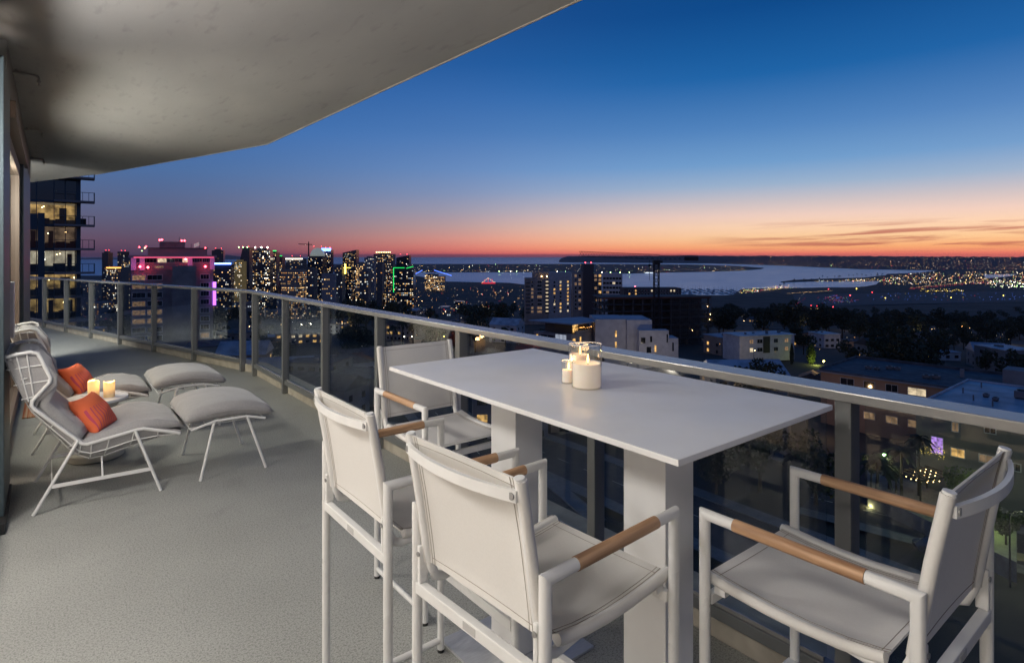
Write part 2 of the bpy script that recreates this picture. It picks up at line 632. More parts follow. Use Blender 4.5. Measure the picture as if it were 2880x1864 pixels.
# railing ----------------------------------------------------------------
rail = thing('balcony_railing', 'long kinked grey metal railing with tinted glass panels around the balcony', 'railing', (K[0], K[1], 0))
def rel(p, z):
    return (p[0] - K[0], p[1] - K[1], z)
def rail_bar(name, pts, z0, z1, m=M_RAIL, bev=0.004):
    MB().prism([(p[0] - K[0], p[1] - K[1]) for p in pts], z0, z1).build(name, m, rail, bevel=bev)
mit = 0.008
rail_bar('top_rail', [(1.985, -5), (2.105, -5), (2.105, K[1] + mit), (1.985, K[1] - mit)], 1.038, 1.07)
rail_bar('top_rail', [(1.985, K[1] - mit + 0.002), (2.105, K[1] + mit + 0.002), off(E2, 0.045), off(E2, -0.075)], 1.038, 1.07)
ys1 = [-3.83, -2.67, -1.51, -0.35, 0.81, 1.925, 3.075, 4.24, 5.40, 6.585, 7.80]
post_me = MB().box(-0.025, 0.025, -0.035, 0.035, 0.005, 1.040).mesh('post', M_POST, bevel=0.004)
stub_me = MB().box(-0.006, 0.006, -0.012, 0.012, 0.005, 0.108).mesh('bracket', M_RAIL)
for y in ys1:
    o = link('post', post_me, rail)
    o.location = rel((2.035, y), 0)
    o.rotation_euler = (0, 0, math.pi / 2)
ds2 = [0.19 + 1.325 * i for i in range(8)]
a2 = math.atan2(D2.y, D2.x)
for s_ in ds2:
    p = Vector(K) + D2 * s_ + N2 * (-0.025)
    o = link('post', post_me, rail)
    o.location = rel(p, 0)
    o.rotation_euler = (0, 0, a2)
def panel(a, b, n, gap0=0.07, gap1=0.05):
    """glass, bottom rail, glazing bead between two posts along a->b with outward normal n"""
    t = (b - a).normalized()
    L = (b - a).length
    p0, p1 = a + t * gap0, b - t * gap1
    g0, g1 = p0 + n * 0.012, p1 + n * 0.012
    MB().beam((g0.x - K[0], g0.y - K[1], 0.596), (g1.x - K[0], g1.y - K[1], 0.596), 0.010, 0.884).build('glass_pane', M_GLASS, rail)
    q0, q1 = a + t * 0.026, b - t * 0.026
    b_ = MB().beam((q0.x - K[0], q0.y - K[1], 0.128), (q1.x - K[0], q1.y - K[1], 0.128), 0.045, 0.046)
    br = b_.build('bottom_rail', M_POST, rail, bevel=0.003)
    w0, w1 = p0 - n * 0.006, p1 - n * 0.006
    MB().beam((w0.x - K[0], w0.y - K[1], 0.158), (w1.x - K[0], w1.y - K[1], 0.158), 0.010, 0.014).build('glazing_bead', M_RAIL, br)
P1 = [Vector((2.035, y)) for y in ys1]
for a, b in zip(P1, P1[1:]):
    panel(a, b, Vector((1, 0)))
P2 = [Vector(K) + D2 * s_ + N2 * (-0.025) for s_ in ds2]
for a, b in zip(P2, P2[1:]):
    panel(a, b, N2)

# facade of the apartment ---------------------------------------------------
fac = thing('apartment_window_wall', 'blue grey metal framed glazed wall with sliding doors beside the balcony', 'window wall', (WALL, 5.0, 0))
def fbox(name, x0, x1, y0, y1, z0, z1, m, bev=0.003):
    return MB().box(x0 - WALL, x1 - WALL, y0 - 5.0, y1 - 5.0, z0, z1).build(name, m, fac, bevel=bev)
def vpx(px):            # y on the wall plane for a photograph column
    r_ = FW + RT * ((px - 1440.0) / FPX)
    return WALL / r_.x * r_.y
fbox('jamb', WALL - 0.16, WALL + 0.02, 4.30, 4.95, 0.06, 2.62, M_DARKFRAME)
fbox('jamb_base', WALL - 0.16, WALL + 0.03, 4.18, 4.90, 0.0, 0.058, M_GASKET)
fbox('gasket', WALL - 0.15, WALL + 0.012, 4.955, 5.10, 0.06, 2.55, M_GASKET)
fbox('door_frame', WALL - 0.14, WALL - 0.004, 5.25, 5.45, 0.02, 2.50, mat('pale_metal_edge', (0.42, 0.40, 0.38), 0.35, 0.6))
fbox('door_stile', WALL - 0.12, WALL - 0.03, 5.455, 5.60, 0.02, 2.48, M_BEIGEFRAME)
fbox('door_stile', WALL - 0.12, WALL - 0.03, 8.05, 8.2, 0.02, 2.48, M_BEIGEFRAME)
fbox('door_rail', WALL - 0.12, WALL - 0.03, 5.605, 8.045, 0.02, 0.14, M_BEIGEFRAME)
fbox('door_rail', WALL - 0.12, WALL - 0.03, 5.605, 8.045, 2.36, 2.48, M_BEIGEFRAME)
fbox('glass_pane', WALL - 0.08, WALL - 0.065, 5.605, 8.045, 0.145, 2.355, M_WGLASS, 0)
hd = MB().box(-0.02, 0.02, -0.06, 0.06, 0.92, 1.32).build('door_handle', M_STEEL, fac, bevel=0.004)
hd.location = (0.0, 0.55, 0)
fbox('corner_panel', WALL - 0.16, WALL + 0.0, 8.205, 10.9, 0.0, 2.62, M_DARKFRAME)
fbox('header', WALL - 0.16, WALL + 0.004, 4.955, 10.9, 2.625, CEIL - 0.004, mat('grey_header', (0.20, 0.20, 0.20), 0.6))
fbox('transom', WALL - 0.14, WALL + 0.03, 5.5, 8.6, 2.5, 2.622, M_BEIGEFRAME)
fbox('header', WALL - 0.16, WALL + 0.004, -5, 4.295, 2.66, CEIL - 0.004, mat('grey_header'))
fbox('head_track', WALL - 0.14, WALL + 0.002, -5, 4.295, 2.60, 2.655, M_DARKFRAME)
fbox('sill_track', WALL - 0.16, WALL + 0.01, -5, 4.17, 0.0, 0.03, M_DARKFRAME)
for yy in (-4.9, -2.4):
    fbox('mullion', WALL - 0.12, WALL, yy, yy + 0.09, 0.035, 2.595, M_DARKFRAME)
fbox('glass_pane', WALL - 0.07, WALL - 0.055, -4.80, -2.42, 0.05, 2.59, M_WGLASS, 0)

# living room behind the open door (lights the balcony) ---------------------
rm_ = MB()
rm_.box(-6.2, -6.05, -5, 8.4, 0.0, 2.86)
rm_.box(-6.04, WALL - 0.17, 8.25, 8.4, 0.0, 2.86)
rm_.box(-6.04, WALL - 0.17, 4.40, 4.52, 0.0, 2.86)
rm_.box(-6.04, WALL - 0.17, -5.15, -5.005, 0.0, 2.86)
struct('room_wall', rm_, mat('warm_white_plaster', (0.80, 0.78, 0.75), 0.9))
struct('room_floor', MB().box(-6.04, WALL - 0.165, -5, 8.24, 0.004, 0.02), mat('oak_floor', (0.36, 0.27, 0.19), 0.5))
struct('room_ceiling', MB().box(-6.04, WALL - 0.165, -5, 8.24, 2.70, 2.86), mat('white_ceiling', (0.78, 0.77, 0.75), 0.9))


def added_downlight(x, y, power, size, col, label):  # added lamp, out of view, for the dark far end of the balcony
    t = thing('added_ceiling_light', label, 'ceiling light', (x, y, 2.70), 0, 'ceiling lights added inside the apartment')
    MB().lathe([(size * 0.62, -0.001), (size * 0.62, -0.03), (size * 0.54, -0.03), (size * 0.54, -0.006)], 24, cap0=True, cap1=False).build('trim_ring', M_WHITE, t, auto=40)
    L = bpy.data.lights.new('room_lamp', 'AREA')
    L.shape = 'DISK'
    L.size = size
    L.energy = power
    L.color = col
    o = bpy.data.objects.new('lamp', L)
    COL.objects.link(o)
    o.parent = t
    o.location = (0, 0, -0.035)
    return t


def frosted(name, col, es):
    if name in MATS:
        return MATS[name]
    m = bpy.data.materials.new(name)
    m.use_nodes = True
    nt, ln = m.node_tree.nodes, m.node_tree.links
    nt.clear()
    out = nt.new('ShaderNodeOutputMaterial')
    mx = nt.new('ShaderNodeMixShader')
    mx.inputs[0].default_value = 0.15
    tr = nt.new('ShaderNodeBsdfTransparent')
    em = nt.new('ShaderNodeEmission')
    em.inputs[0].default_value = tuple(col) + (1,)
    em.inputs[1].default_value = es
    ln.new(tr.outputs[0], mx.inputs[1])
    ln.new(em.outputs[0], mx.inputs[2])
    ln.new(mx.outputs[0], out.inputs[0])
    m.cycles.emission_sampling = 'NONE'
    MATS[name] = m
    return m


def globe_lamp(x, y, z, power, col, label):
    t = thing('floor_lamp', label, 'floor lamp', (x, y, 0.021), 0, 'floor lamps inside the apartment')
    MB().lathe([(0.14, 0.0), (0.14, 0.012), (0.012, 0.02), (0.010, z - 0.36)], 24).build('stand', M_BLACK, t, auto=40)
    g = MB()
    prof = [(0.03, z - 0.36)] + [(0.34 * math.cos(a), z + 0.34 * math.sin(a)) for a in [R(v_) for v_ in range(-75, 90, 15)]]
    g.lathe(prof, 24).build('globe_shade', frosted('lit_globe', (1.0, 0.86, 0.68), 4.0), t, smooth=True)
    L = bpy.data.lights.new('globe_light', 'POINT')
    L.energy = power
    L.color = col
    L.shadow_soft_size = 0.3
    o = bpy.data.objects.new('globe_light', L)
    COL.objects.link(o)
    o.parent = t
    o.location = (0, 0, z)


WARMW = (1.0, 0.955, 0.90)
for x, y, z, w in ((-2.0, -2.2, 1.05, 0.15), (-2.6, -0.4, 1.8, 0.8), (-2.0, 1.2, 1.05, 1.0), (-2.6, 2.6, 1.8, 1.3), (-1.9, 3.6, 1.0, 1.0)):  # lamps added out of view to brighten the soffit and floor
    globe_lamp(x, y, z, GLOBE_W * w, WARMW, ('tall' if z > 1.5 else 'low') + ' globe floor lamp added unseen in the living room to light the balcony')
def pendant(x, y, z, power, col, label):  # added lamp, out of view, lighting table, seats and soffit from above
    t = thing('added_pendant', label, 'pendant lamp', (x, y, 2.699), 0, 'pendant lamps added inside the apartment')
    MB().lathe([(0.05, -0.02), (0.05, -0.001)], 16).build('canopy', M_WHITE, t)
    MB().tube([(0, 0, -0.02), (0, 0, z - 2.699 + 0.17)], 0.006, 6).build('cord', M_BLACK, t)
    dz = z - 2.699
    prof = [(0.16 * math.cos(a), dz + 0.16 * math.sin(a)) for a in [R(v_) for v_ in range(-85, 90, 10)]]
    MB().lathe(prof, 24).build('globe_shade', frosted('lit_pendant_globe', (1.0, 0.9, 0.76), 4.0), t, smooth=True)
    L = bpy.data.lights.new('added_pendant_light', 'POINT')
    L.energy = power
    L.color = col
    L.shadow_soft_size = 0.14
    o = bpy.data.objects.new('added_pendant_light', L)
    COL.objects.link(o)
    o.parent = t
    o.location = (0, 0, dz)


for x, y, k_ in ((-0.62, 0.2, 0.8), (-0.62, 1.8, 1.15), (-0.62, 3.5, 1.6)):
    pendant(x, y, 2.2, LAMP_W * k_, WARMW, 'round pendant lamp added unseen in the living room to light the balcony')
for x, y in ((-0.58, 5.95), (-0.50, 7.3)):
    pendant(x, y, 2.1, LAMP_W * 2.4, (1.0, 0.92, 0.82), 'round pendant lamp added unseen in the second room to light the balcony')
for x, y, z, w in ((-1.7, 5.7, 0.95, 3.6), (-1.7, 7.3, 0.95, 3.6)):
    globe_lamp(x, y, z, GLOBE_W * w * 0.7, (1.0, 0.84, 0.68), 'warm globe floor lamp inside the second room behind the closed glass door')

# unseen corner room and lamps, added to light the far end of the balcony
MB().box(-6.04 - WALL, -0.5 - WALL, 10.84 - 5, 10.86 - 5, 0.03, 2.62).build('glass_pane', M_WGLASS, fac)
struct('room_floor', MB().box(-6.04, -0.5, 8.41, 10.83, 0.004, 0.02), mat('oak_floor'))
struct('room_ceiling', MB().box(-6.04, -0.5, 8.41, 10.83, 2.70, 2.86), mat('white_ceiling'))
for x in (-1.2, -2.6):
    added_downlight(x, 10.1, 150.0, 0.6, WARMW, 'round ceiling light added unseen in the corner room to light the balcony end')
globe_lamp(-1.6, 9.9, 1.1, GLOBE_W * 9.0, WARMW, 'globe floor lamp added unseen in the corner room to light the balcony end')

# sprinkler pipes under the soffit -------------------------------------------
spr_me = []
s0 = thing('sprinkler', 'grey sprinkler pipe with elbow under the soffit above the first lounge chair', 'sprinkler', (0, 0, 0), 0, 'sprinklers under the balcony soffit')
MB().tube([(0, 0, 0), (0.20, 0, 0), (0.235, 0, -0.006), (0.25, 0, -0.03), (0.25, 0, -0.07)], 0.016, 10).build('pipe', M_SPRK, s0, auto=40)
MB().tube([(0.09, 0, 0), (0.115, 0, 0)], 0.024, 10).build('coupling', M_SPRK, s0, auto=40)
MB().tube([(0.25, 0, -0.06), (0.25, 0, -0.085)], 0.022, 10).tube([(0.25, 0, -0.085), (0.25, 0, -0.12)], 0.006, 8).lathe([(0.026, -0.120), (0.026, -0.124)], 14, (0.25, 0)).build('sprinkler_head', M_SPRK, s0, auto=40)
MB().box(0.02, 0.05, -0.03, 0.03, -0.004, 0.036).build('bracket', M_SPRK, s0)
s0.scale = (0.6, 0.6, 0.6)
s0.location = (WALL + 0.005, 5.72, CEIL - 0.024)
dup(s0, (WALL + 0.005, 8.20, CEIL - 0.024), 0, 'grey sprinkler pipe with elbow under the soffit, between the two other sprinklers')
dup(s0, (WALL + 0.005, 10.55, CEIL - 0.024), 0, 'grey sprinkler pipe with elbow under the soffit beside the glass tower')

# door mat
m_mat = mat('striped_mat', rough=0.95)
nt, ln, b = nodes(m_mat)
tc = nt.new('ShaderNodeTexCoord')
mp = nt.new('ShaderNodeMapping')
mp.inputs['Scale'].default_value = (60, 0.6, 1)
ln.new(tc.outputs['Object'], mp.inputs[0])
no = nt.new('ShaderNodeTexNoise')
no.inputs['Scale'].default_value = 1.0
no.inputs['Detail'].default_value = 2
ln.new(mp.outputs[0], no.inputs['Vector'])
rp = nt.new('ShaderNodeValToRGB')
e = rp.color_ramp.elements
e[0].position, e[0].color = 0.34, (0.30, 0.05, 0.03, 1)
e[1].position, e[1].color = 0.66, (0.50, 0.42, 0.30, 1)
for p_, c_ in ((0.44, (0.42, 0.16, 0.07, 1)), (0.53, (0.50, 0.33, 0.20, 1))):
    x_ = e.new(p_)
    x_.color = c_
ln.new(no.outputs[0], rp.inputs[0])
ln.new(rp.outputs[0], b.inputs['Base Color'])
mt = MB().box(0, 0.62, 0, 1.6, 0.001, 0.012).build('door_mat', m_mat, bevel=0.003)
mt.location = (WALL + 0.02, 7.05, 0)
tag(mt, 'striped tan and red door mat lying behind the lounge chairs', 'mat')

# ================================================================== BAR TABLE
tb = thing('bar_table', 'tall white rectangular bar table with two column legs beside the railing', 'table', (1.416, 1.4225, 0))
MB().box(-0.371, 0.371, -0.6725, 0.6725, 1.055, 1.07).build('tabletop', M_TABLE, tb, bevel=0.002)
for yy in (-0.335, 0.335):
    MB().box(-0.066, 0.066, yy - 0.076, yy + 0.076, 0.012, 1.054).build('leg', M_TABLE, tb, bevel=0.002)
    MB().box(-0.22, 0.22, yy - 0.20, yy + 0.20, 0.001, 0.011).build('base_plate', M_STEEL, tb, bevel=0.001)


# ================================================================== BAR CHAIRS
def bar_chair(label):
    """local: x forward (towards the sitter's knees), y to the sitter's left; origin on the floor midway"""
    t = thing('bar_chair', label, 'chair', group='bar chairs around the table')
    HX, HY, AH, r = 0.2225, 0.2265, 0.876, 0.0132
    for sy in (-1, 1):
        y = sy * HY
        # one bent tube per side: rear leg, arm, front leg
        MB().tube([(-HX, y, 0.012), (-HX, y, AH), (-0.135, y, AH)], r, 14).build('rear_leg', M_WHITE, t, auto=40)
        MB().tube([(HX, y, 0.012), (HX, y, AH), (0.145, y, AH)], r, 14).build('front_leg', M_WHITE, t, auto=40)
        MB().tube([(-0.1345, y, AH), (0.1445, y, AH)], r + 0.0015, 16).build('wood_armrest', M_TEAK, t, auto=40)
        MB().tube([(-HX + 0.008, y, 0.045), (HX - 0.008, y, 0.045)], r * 0.85, 12).build('side_stretcher', M_WHITE, t, auto=40)
        for x in (-HX, HX):
            MB().lathe([(r * 0.95, 0.0), (r * 0.95, 0.011)], 12, (x, y)).build('foot_glide', M_BLACK, t)
    # footrest and rear cross rail
    MB().box(HX - 0.012, HX + 0.012, -HY + 0.012, HY - 0.012, 0.30, 0.335).build('footrest', M_WHITE, t, bevel=0.003)
    rr = MB().box(-HX - 0.011, -HX + 0.011, -HY + 0.008, HY - 0.008, 0.664, 0.692).build('rear_rail', M_WHITE, t, bevel=0.003)
    MB().box(-HX - 0.0122, -HX - 0.0111, -0.022, 0.022, 0.670, 0.687).build('nameplate', M_GREYPLATE, rr)
    MB().box(HX - 0.012, HX + 0.006, -HY + 0.012, HY - 0.012, 0.655, 0.680).build('front_rail', M_WHITE, t, bevel=0.003)
    # seat and back side tubes (continuous L)
    def seatz(x):       # slight dip
        return 0.727 - 0.014 * math.sin(math.pi * min(1, max(0, (x + 0.18) / 0.43)))
    for sy in (-1, 1):
        y = sy * (HY - 0.032)
        pts = [(-0.262, y, 1.075), (-0.236, y, 0.93), (-0.214, y, 0.79), (-0.204, y, 0.735), (-0.190, y, 0.703), (-0.165, y, 0.694)]
        pts += [(x, y, seatz(x) - 0.013) for x in (-0.08, 0.0, 0.08, 0.16, 0.22, 0.245)]
        MB().tube(pts, 0.0115, 10).build('seat_side_tube', M_WHITE, t, auto=50)
        MB().box(-0.232, -0.206, y - sy * 0.010 - 0.006 + sy * 0.022, y - sy * 0.010 + 0.006 + sy * 0.022, 0.692, 0.785).build('back_bracket', M_WHITE, t, bevel=0.004)
        MB().tube([(-0.2345, y + sy * 0.012, 0.765), (-0.2310, y + sy * 0.012, 0.765)], 0.006, 10).build('bolt', M_SPRK, t)
        MB().box(HX - 0.04, HX - 0.012, y - 0.01, y + 0.01, 0.681, 0.712).build('seat_bracket', M_WHITE, t)
    # curved bar behind the top of the back
    cb = []
    for i in range(13):
        s_ = -1 + 2 * i / 12
        cb.append((-0.268 - 0.030 * (1 - s_ * s_), s_ * (HY - 0.030), 1.040))
    mb = MB()
    rows = []
    for p in cb:
        rows.append([(p[0] - 0.005, p[1], p[2] - 0.0115), (p[0] + 0.005, p[1], p[2] - 0.0115), (p[0] + 0.005, p[1], p[2] + 0.0115), (p[0] - 0.005, p[1], p[2] + 0.0115), (p[0] - 0.005, p[1], p[2] - 0.0115)])
    mb.grid(rows)
    mb.add(rows[0][:4], [(0, 1, 2, 3)])
    mb.add(rows[-1][:4], [(3, 2, 1, 0)])
    cbar = mb.build('back_bar', M_WHITE, t, merge=1e-5, auto=40)
    for sy in (-1, 1):
        MB().tube([(-0.277, sy * (HY - 0.040), 1.040), (-0.273, sy * (HY - 0.040), 1.040)], 0.0075, 12).build('bolt', M_SPRK, cbar)
    # slings: closed sleeves wrapped round the side tubes
    def sling(name, path, halfw, bulge, rw=0.0135):
        rows_o, rows_i = [], []
        n_ = len(path)
        js = [-1, -0.985, -0.95, -0.86, -0.6, -0.3, 0, 0.3, 0.6, 0.86, 0.95, 0.985, 1]
        for i, (x, z) in enumerate(path):
            a = path[max(0, i - 1)]
            c = path[min(n_ - 1, i + 1)]
            t2 = Vector((c[0] - a[0], c[1] - a[1])).normalized()
            nn = Vector((-t2.y, t2.x))
            ro, ri = [], []
            for s_ in js:
                e_ = max(0.0, (abs(s_) - 0.86) / 0.14)
                th = 0.0022 + (rw - 0.0022) * math.sqrt(max(0, 1 - (2 * e_ - 1) ** 2)) if e_ > 0 else 0.0022
                if abs(s_) == 1:
                    th = 0.003
                bl = -bulge * (1 - s_ * s_) * math.sin(math.pi * i / (n_ - 1))
                c_ = Vector((x, z)) + nn * bl
                p_o, p_i = c_ + nn * th, c_ - nn * th
                ro.append((p_o.x, s_ * halfw, p_o.y))
                ri.append((p_i.x, s_ * halfw, p_i.y))
            rows_o.append(ro)
            rows_i.append(ri)
        g = MB()
        g.grid(rows_o)
        g.grid(rows_i)
        for rw_ in (0, -1):
            g.grid([rows_o[rw_], rows_i[rw_]])
        g.grid([[r_[0] for r_ in rows_o], [r_[0] for r_ in rows_i]])
        g.grid([[r_[-1] for r_ in rows_o], [r_[-1] for r_ in rows_i]])
        sl = g.build(name, M_SLING, t, merge=1e-5, auto=60)
        th = MB()
        for s_ in (-0.845, 0.845, -0.80, 0.80):
            for sg in (1, -1):
                pts = []
                for i, (x, z) in enumerate(path):
                    a = path[max(0, i - 1)]
                    c = path[min(n_ - 1, i + 1)]
                    t2 = Vector((c[0] - a[0], c[1] - a[1])).normalized()
                    nn = Vector((-t2.y, t2.x))
                    bl = -bulge * (1 - s_ * s_) * math.sin(math.pi * i / (n_ - 1))
                    c_ = Vector((x, z)) + nn * (bl + sg * 0.0026)
                    pts.append((c_.x, s_ * halfw, c_.y))
                th.tube(pts, 0.0008, 5)
        for idx in (1, n_ - 2):
            x, z = path[idx]
            a, c = path[idx - 1], path[idx + 1]
            t2 = Vector((c[0] - a[0], c[1] - a[1])).normalized()
            nn = Vector((-t2.y, t2.x))
            for sg in (1, -1):
                pts = []
                for k_ in range(13):
                    s_ = -0.84 + 1.68 * k_ / 12
                    bl = -bulge * (1 - s_ * s_) * math.sin(math.pi * idx / (n_ - 1))
                    c_ = Vector((x, z)) + nn * (bl + sg * 0.0027)
                    pts.append((c_.x, s_ * halfw, c_.y))
                th.tube(pts, 0.0007, 5)
        tag(th.build('stitching', M_THREAD, sl), kind='stuff')
        return sl
    hw = HY - 0.032 + 0.0155
    back = [(-0.261, 1.070), (-0.258, 1.052), (-0.247, 0.99), (-0.236, 0.93), (-0.225, 0.86), (-0.214, 0.79), (-0.209, 0.760), (-0.2065, 0.745)]
    sling('back_sling', back, hw, -0.012)
    seat = [(-0.160, seatz(-0.160) - 0.006), (-0.145, seatz(-0.145) - 0.008), (-0.08, seatz(-0.08) - 0.012), (0.0, seatz(0) - 0.013), (0.08, seatz(0.08) - 0.013), (0.16, seatz(0.16) - 0.013), (0.215, seatz(0.215) - 0.013), (0.238, seatz(0.238) - 0.013)]
    sling('seat_sling', seat, hw, 0.006)
    return t


ch = bar_chair('white sling bar chair with teak arms pushed straight under the table side')
ch.location = (0.945, 1.682, 0)
ch.rotation_euler = (0, 0, 0)
c2_ = dup(ch, (0.96, 1.084, 0), R(3.5), 'white sling bar chair with teak arms turned slightly at the table side')
c3_ = dup(ch, (1.476, 0.598, 0), R(90), 'white sling bar chair facing the table end away from the lounge chairs')
c4_ = dup(ch, (1.428, 2.310, 0), R(-90), 'white sling bar chair facing the table end nearer the lounge chairs')

# ================================================================== TABLE CANDLES
M_WAX = mat('white_wax', (0.80, 0.74, 0.66), 0.5, emit=(1.0, 0.74, 0.52), es=0.22)  # faint emission stands in for flame light spreading through the wax
M_WAX.node_tree.nodes['Principled BSDF'].inputs['Subsurface Weight'].default_value = 0.4
M_WAX.node_tree.nodes['Principled BSDF'].inputs['Subsurface Radius'].default_value = (0.03, 0.015, 0.008)
M_WAX.node_tree.nodes['Principled BSDF'].inputs['Subsurface Scale'].default_value = 0.5
M_FLAME = mat('flame', (1, 0.8, 0.4), 0.5, emit=(1.0, 0.62, 0.22), es=3.5)


def jar_candle(px, py, rad, hwax, hglass, label, flame_h=0.034):
    p = gp(px, py, 1.07)
    t = thing('jar_candle', label, 'candle', (p.x, p.y, 1.0705), 0, 'candles on the bar table')
    w = rad - 0.003
    MB().lathe([(w * 0.97, 0.004), (w, 0.007), (w, hwax), (w * 0.93, hwax + 0.001), (w * 0.8, hwax - 0.004), (0.006, hwax - 0.006)], 40).build('wax', M_WAX, t, auto=45)
    MB().lathe([(0.002, 0.0005), (rad, 0.0005), (rad, hglass), (rad - 0.0022, hglass), (rad - 0.0022, 0.0035), (0.002, 0.0035)], 48, cap0=False, cap1=False).build('glass_jar', M_CGLASS, t, auto=45)
    MB().tube([((rad - 0.0011) * math.cos(2 * math.pi * k / 48), (rad - 0.0011) * math.sin(2 * math.pi * k / 48), hglass + 0.0003) for k in range(48)], 0.0017, 6, closed=True).build('rim', M_RIMG, t, smooth=True)
    fx, fy = 0.004, -0.002
    z0 = hwax - 0.004
    MB().tube([(fx, fy, z0 - 0.002), (fx, fy, z0 + 0.007)], 0.0012, 6).build('wick', M_BLACK, t)
    MB().lathe([(0.0018, z0 + 0.004), (0.0040, z0 + 0.011), (0.0044, z0 + 0.017), (0.0030, z0 + 0.026), (0.0006, z0 + flame_h)], 12, (fx, fy)).build('flame', M_FLAME, t, smooth=True)
    L = bpy.data.lights.new('candle_light', 'POINT')
    L.energy = 0.09
    L.color = (1.0, 0.62, 0.28)
    L.shadow_soft_size = 0.012
    o = bpy.data.objects.new('candle_light', L)
    COL.objects.link(o)
    o.parent = t
    o.location = (fx, fy, z0 + 0.040)


jar_candle(1650, 1089, 0.0495, 0.080, 0.142, 'largest white candle in a clear glass jar on the bar table')
jar_candle(1628, 1071, 0.0355, 0.092, 0.127, 'tall narrow white candle in a glass jar behind the largest candle')
jar_candle(1596, 1077, 0.0205, 0.045, 0.075, 'smallest white candle in a glass jar on the bar table')


# ================================================================== LOUNGE CHAIRS
def lounge_chair(label):
    t = thing('lounge_chair', label, 'lounge chair', group='lounge chairs against the window wall')
    W = 0.315                       # half width
    rim = [(-0.196, 0.930), (-0.150, 0.942), (-0.085, 0.950), (-0.055, 0.938), (0.004, 0.790), (0.000, 0.762), (-0.078, 0.668), (-0.083, 0.640), (-0.070, 0.615),
           (0.127, 0.401), (0.150, 0.372), (0.178, 0.362), (0.435, 0.405), (0.470, 0.405), (0.655, 0.345), (0.675, 0.335)]
    def rimy(u):                    # shell narrows a little towards the front
        return W
    for sy in (-1, 1):
        MB().tube([(u, sy * W, z) for u, z in rim], 0.0105, 10).build('rim_tube', M_WHITE, t, auto=50)
    tpts = []
    for i in range(11):
        a = math.pi * i / 10
        tpts.append((-0.196 - 0.035 * math.sin(a), -W * math.cos(a), 0.930 + 0.012 * math.sin(a)))
    MB().tube(tpts, 0.0105, 10).build('rim_tube', M_WHITE, t, auto=50)
    MB().tube([(0.672, -W, 0.336), (0.685, -W * 0.8, 0.328), (0.690, 0, 0.326), (0.685, W * 0.8, 0.328), (0.672, W, 0.336)], 0.008, 8).build('rim_tube', M_WHITE, t, auto=50)
    # shell lines (u,z) of the cradle seen in profile
    shell = [(-0.215, 0.925), (-0.165, 0.790), (-0.120, 0.670), (-0.085, 0.590), (-0.01, 0.475), (0.085, 0.340), (0.135, 0.285), (0.195, 0.250), (0.265, 0.252), (0.40, 0.285), (0.55, 0.312), (0.68, 0.328)]
    side = [(-0.196, 0.930), (-0.10, 0.80), (-0.045, 0.690), (-0.070, 0.612), (0.02, 0.515), (0.127, 0.401), (0.150, 0.372), (0.200, 0.365), (0.29, 0.380), (0.42, 0.402), (0.55, 0.379), (0.672, 0.336)]
    wires = MB()
    rw = 0.0038
    for i in range(1, len(shell) - 1):
        s_, e_ = side[i], shell[i]
        m_ = ((s_[0] * 0.45 + e_[0] * 0.55), (s_[1] * 0.45 + e_[1] * 0.55))
        pts = [(s_[0], -W, s_[1]), (m_[0], -W + 0.012, m_[1]), (e_[0], -W + 0.085, e_[1]), (e_[0], W - 0.085, e_[1]), (m_[0], W - 0.012, m_[1]), (s_[0], W, s_[1])]
        wires.tube(pts, rw, 6)
    for yy in (-W + 0.085, -0.11, 0.0, 0.11, W - 0.085):
        wires.tube([(u, yy, z) for u, z in shell], rw, 6)
    for sy in (-1, 1):
        mids = [((a[0] * 0.45 + b[0] * 0.55), (a[1] * 0.45 + b[1] * 0.55)) for a, b in zip(side, shell)]
        wires.tube([(u, sy * (W - 0.012), z) for u, z in mids], rw, 6)
    # grid of the wing
    wing = MB()
    for sy in (-1, 1):
        y = sy * (W - 0.001)
        for f_ in (0.33, 0.66):
            wing.tube([(-0.196 + (0.14) * f_, y, 0.930 + 0.01 * f_), (-0.12 + 0.075 * f_, y, 0.665 + 0.02 * f_ - 0.01)], rw, 6)
        for z_, ua, ub in ((0.868, -0.196, -0.030), (0.775, -0.162, 0.002), (0.690, -0.128, -0.062)):
            wing.tube([(ua, y - sy * 0.012, z_ - 0.012), (ub, y, z_)], rw, 6)
    wires.v += []
    tag(wires.build('wire_cradle', M_WHITE, t, auto=50), kind='stuff')
    tag(wing.build('wing_wires', M_WHITE, t, auto=50), kind='stuff')
    # fabric lining just inside the wires
    rows_o, rows_i = [], []
    for s_, e_ in zip(side, shell):
        m_ = ((s_[0] * 0.45 + e_[0] * 0.55), (s_[1] * 0.45 + e_[1] * 0.55))
        pr = [(s_[0], -W, s_[1]), (m_[0], -W + 0.012, m_[1]), (e_[0], -W + 0.085, e_[1]), (e_[0], W - 0.085, e_[1]), (m_[0], W - 0.012, m_[1]), (s_[0], W, s_[1])]
        cu_, cz_ = s_[0] + 0.10, s_[1] + 0.10
        def inset(p, k):
            v_ = Vector((cu_ - p[0], -p[1] * 0.6, cz_ - p[2])).normalized()
            return tuple(Vector(p) + v_ * k)
        rows_o.append([inset(p, 0.007) for p in pr])
        rows_i.append([inset(p, 0.032) for p in pr])
    g = MB().grid(rows_o).grid(rows_i)
    g.grid([rows_o[0], rows_i[0]]).grid([rows_o[-1], rows_i[-1]])
    g.grid([[r_[0] for r_ in rows_o], [r_[0] for r_ in rows_i]]).grid([[r_[-1] for r_ in rows_o], [r_[-1] for r_ in rows_i]])
    g.build('lining', M_CUSH, t, merge=1e-5, auto=70)
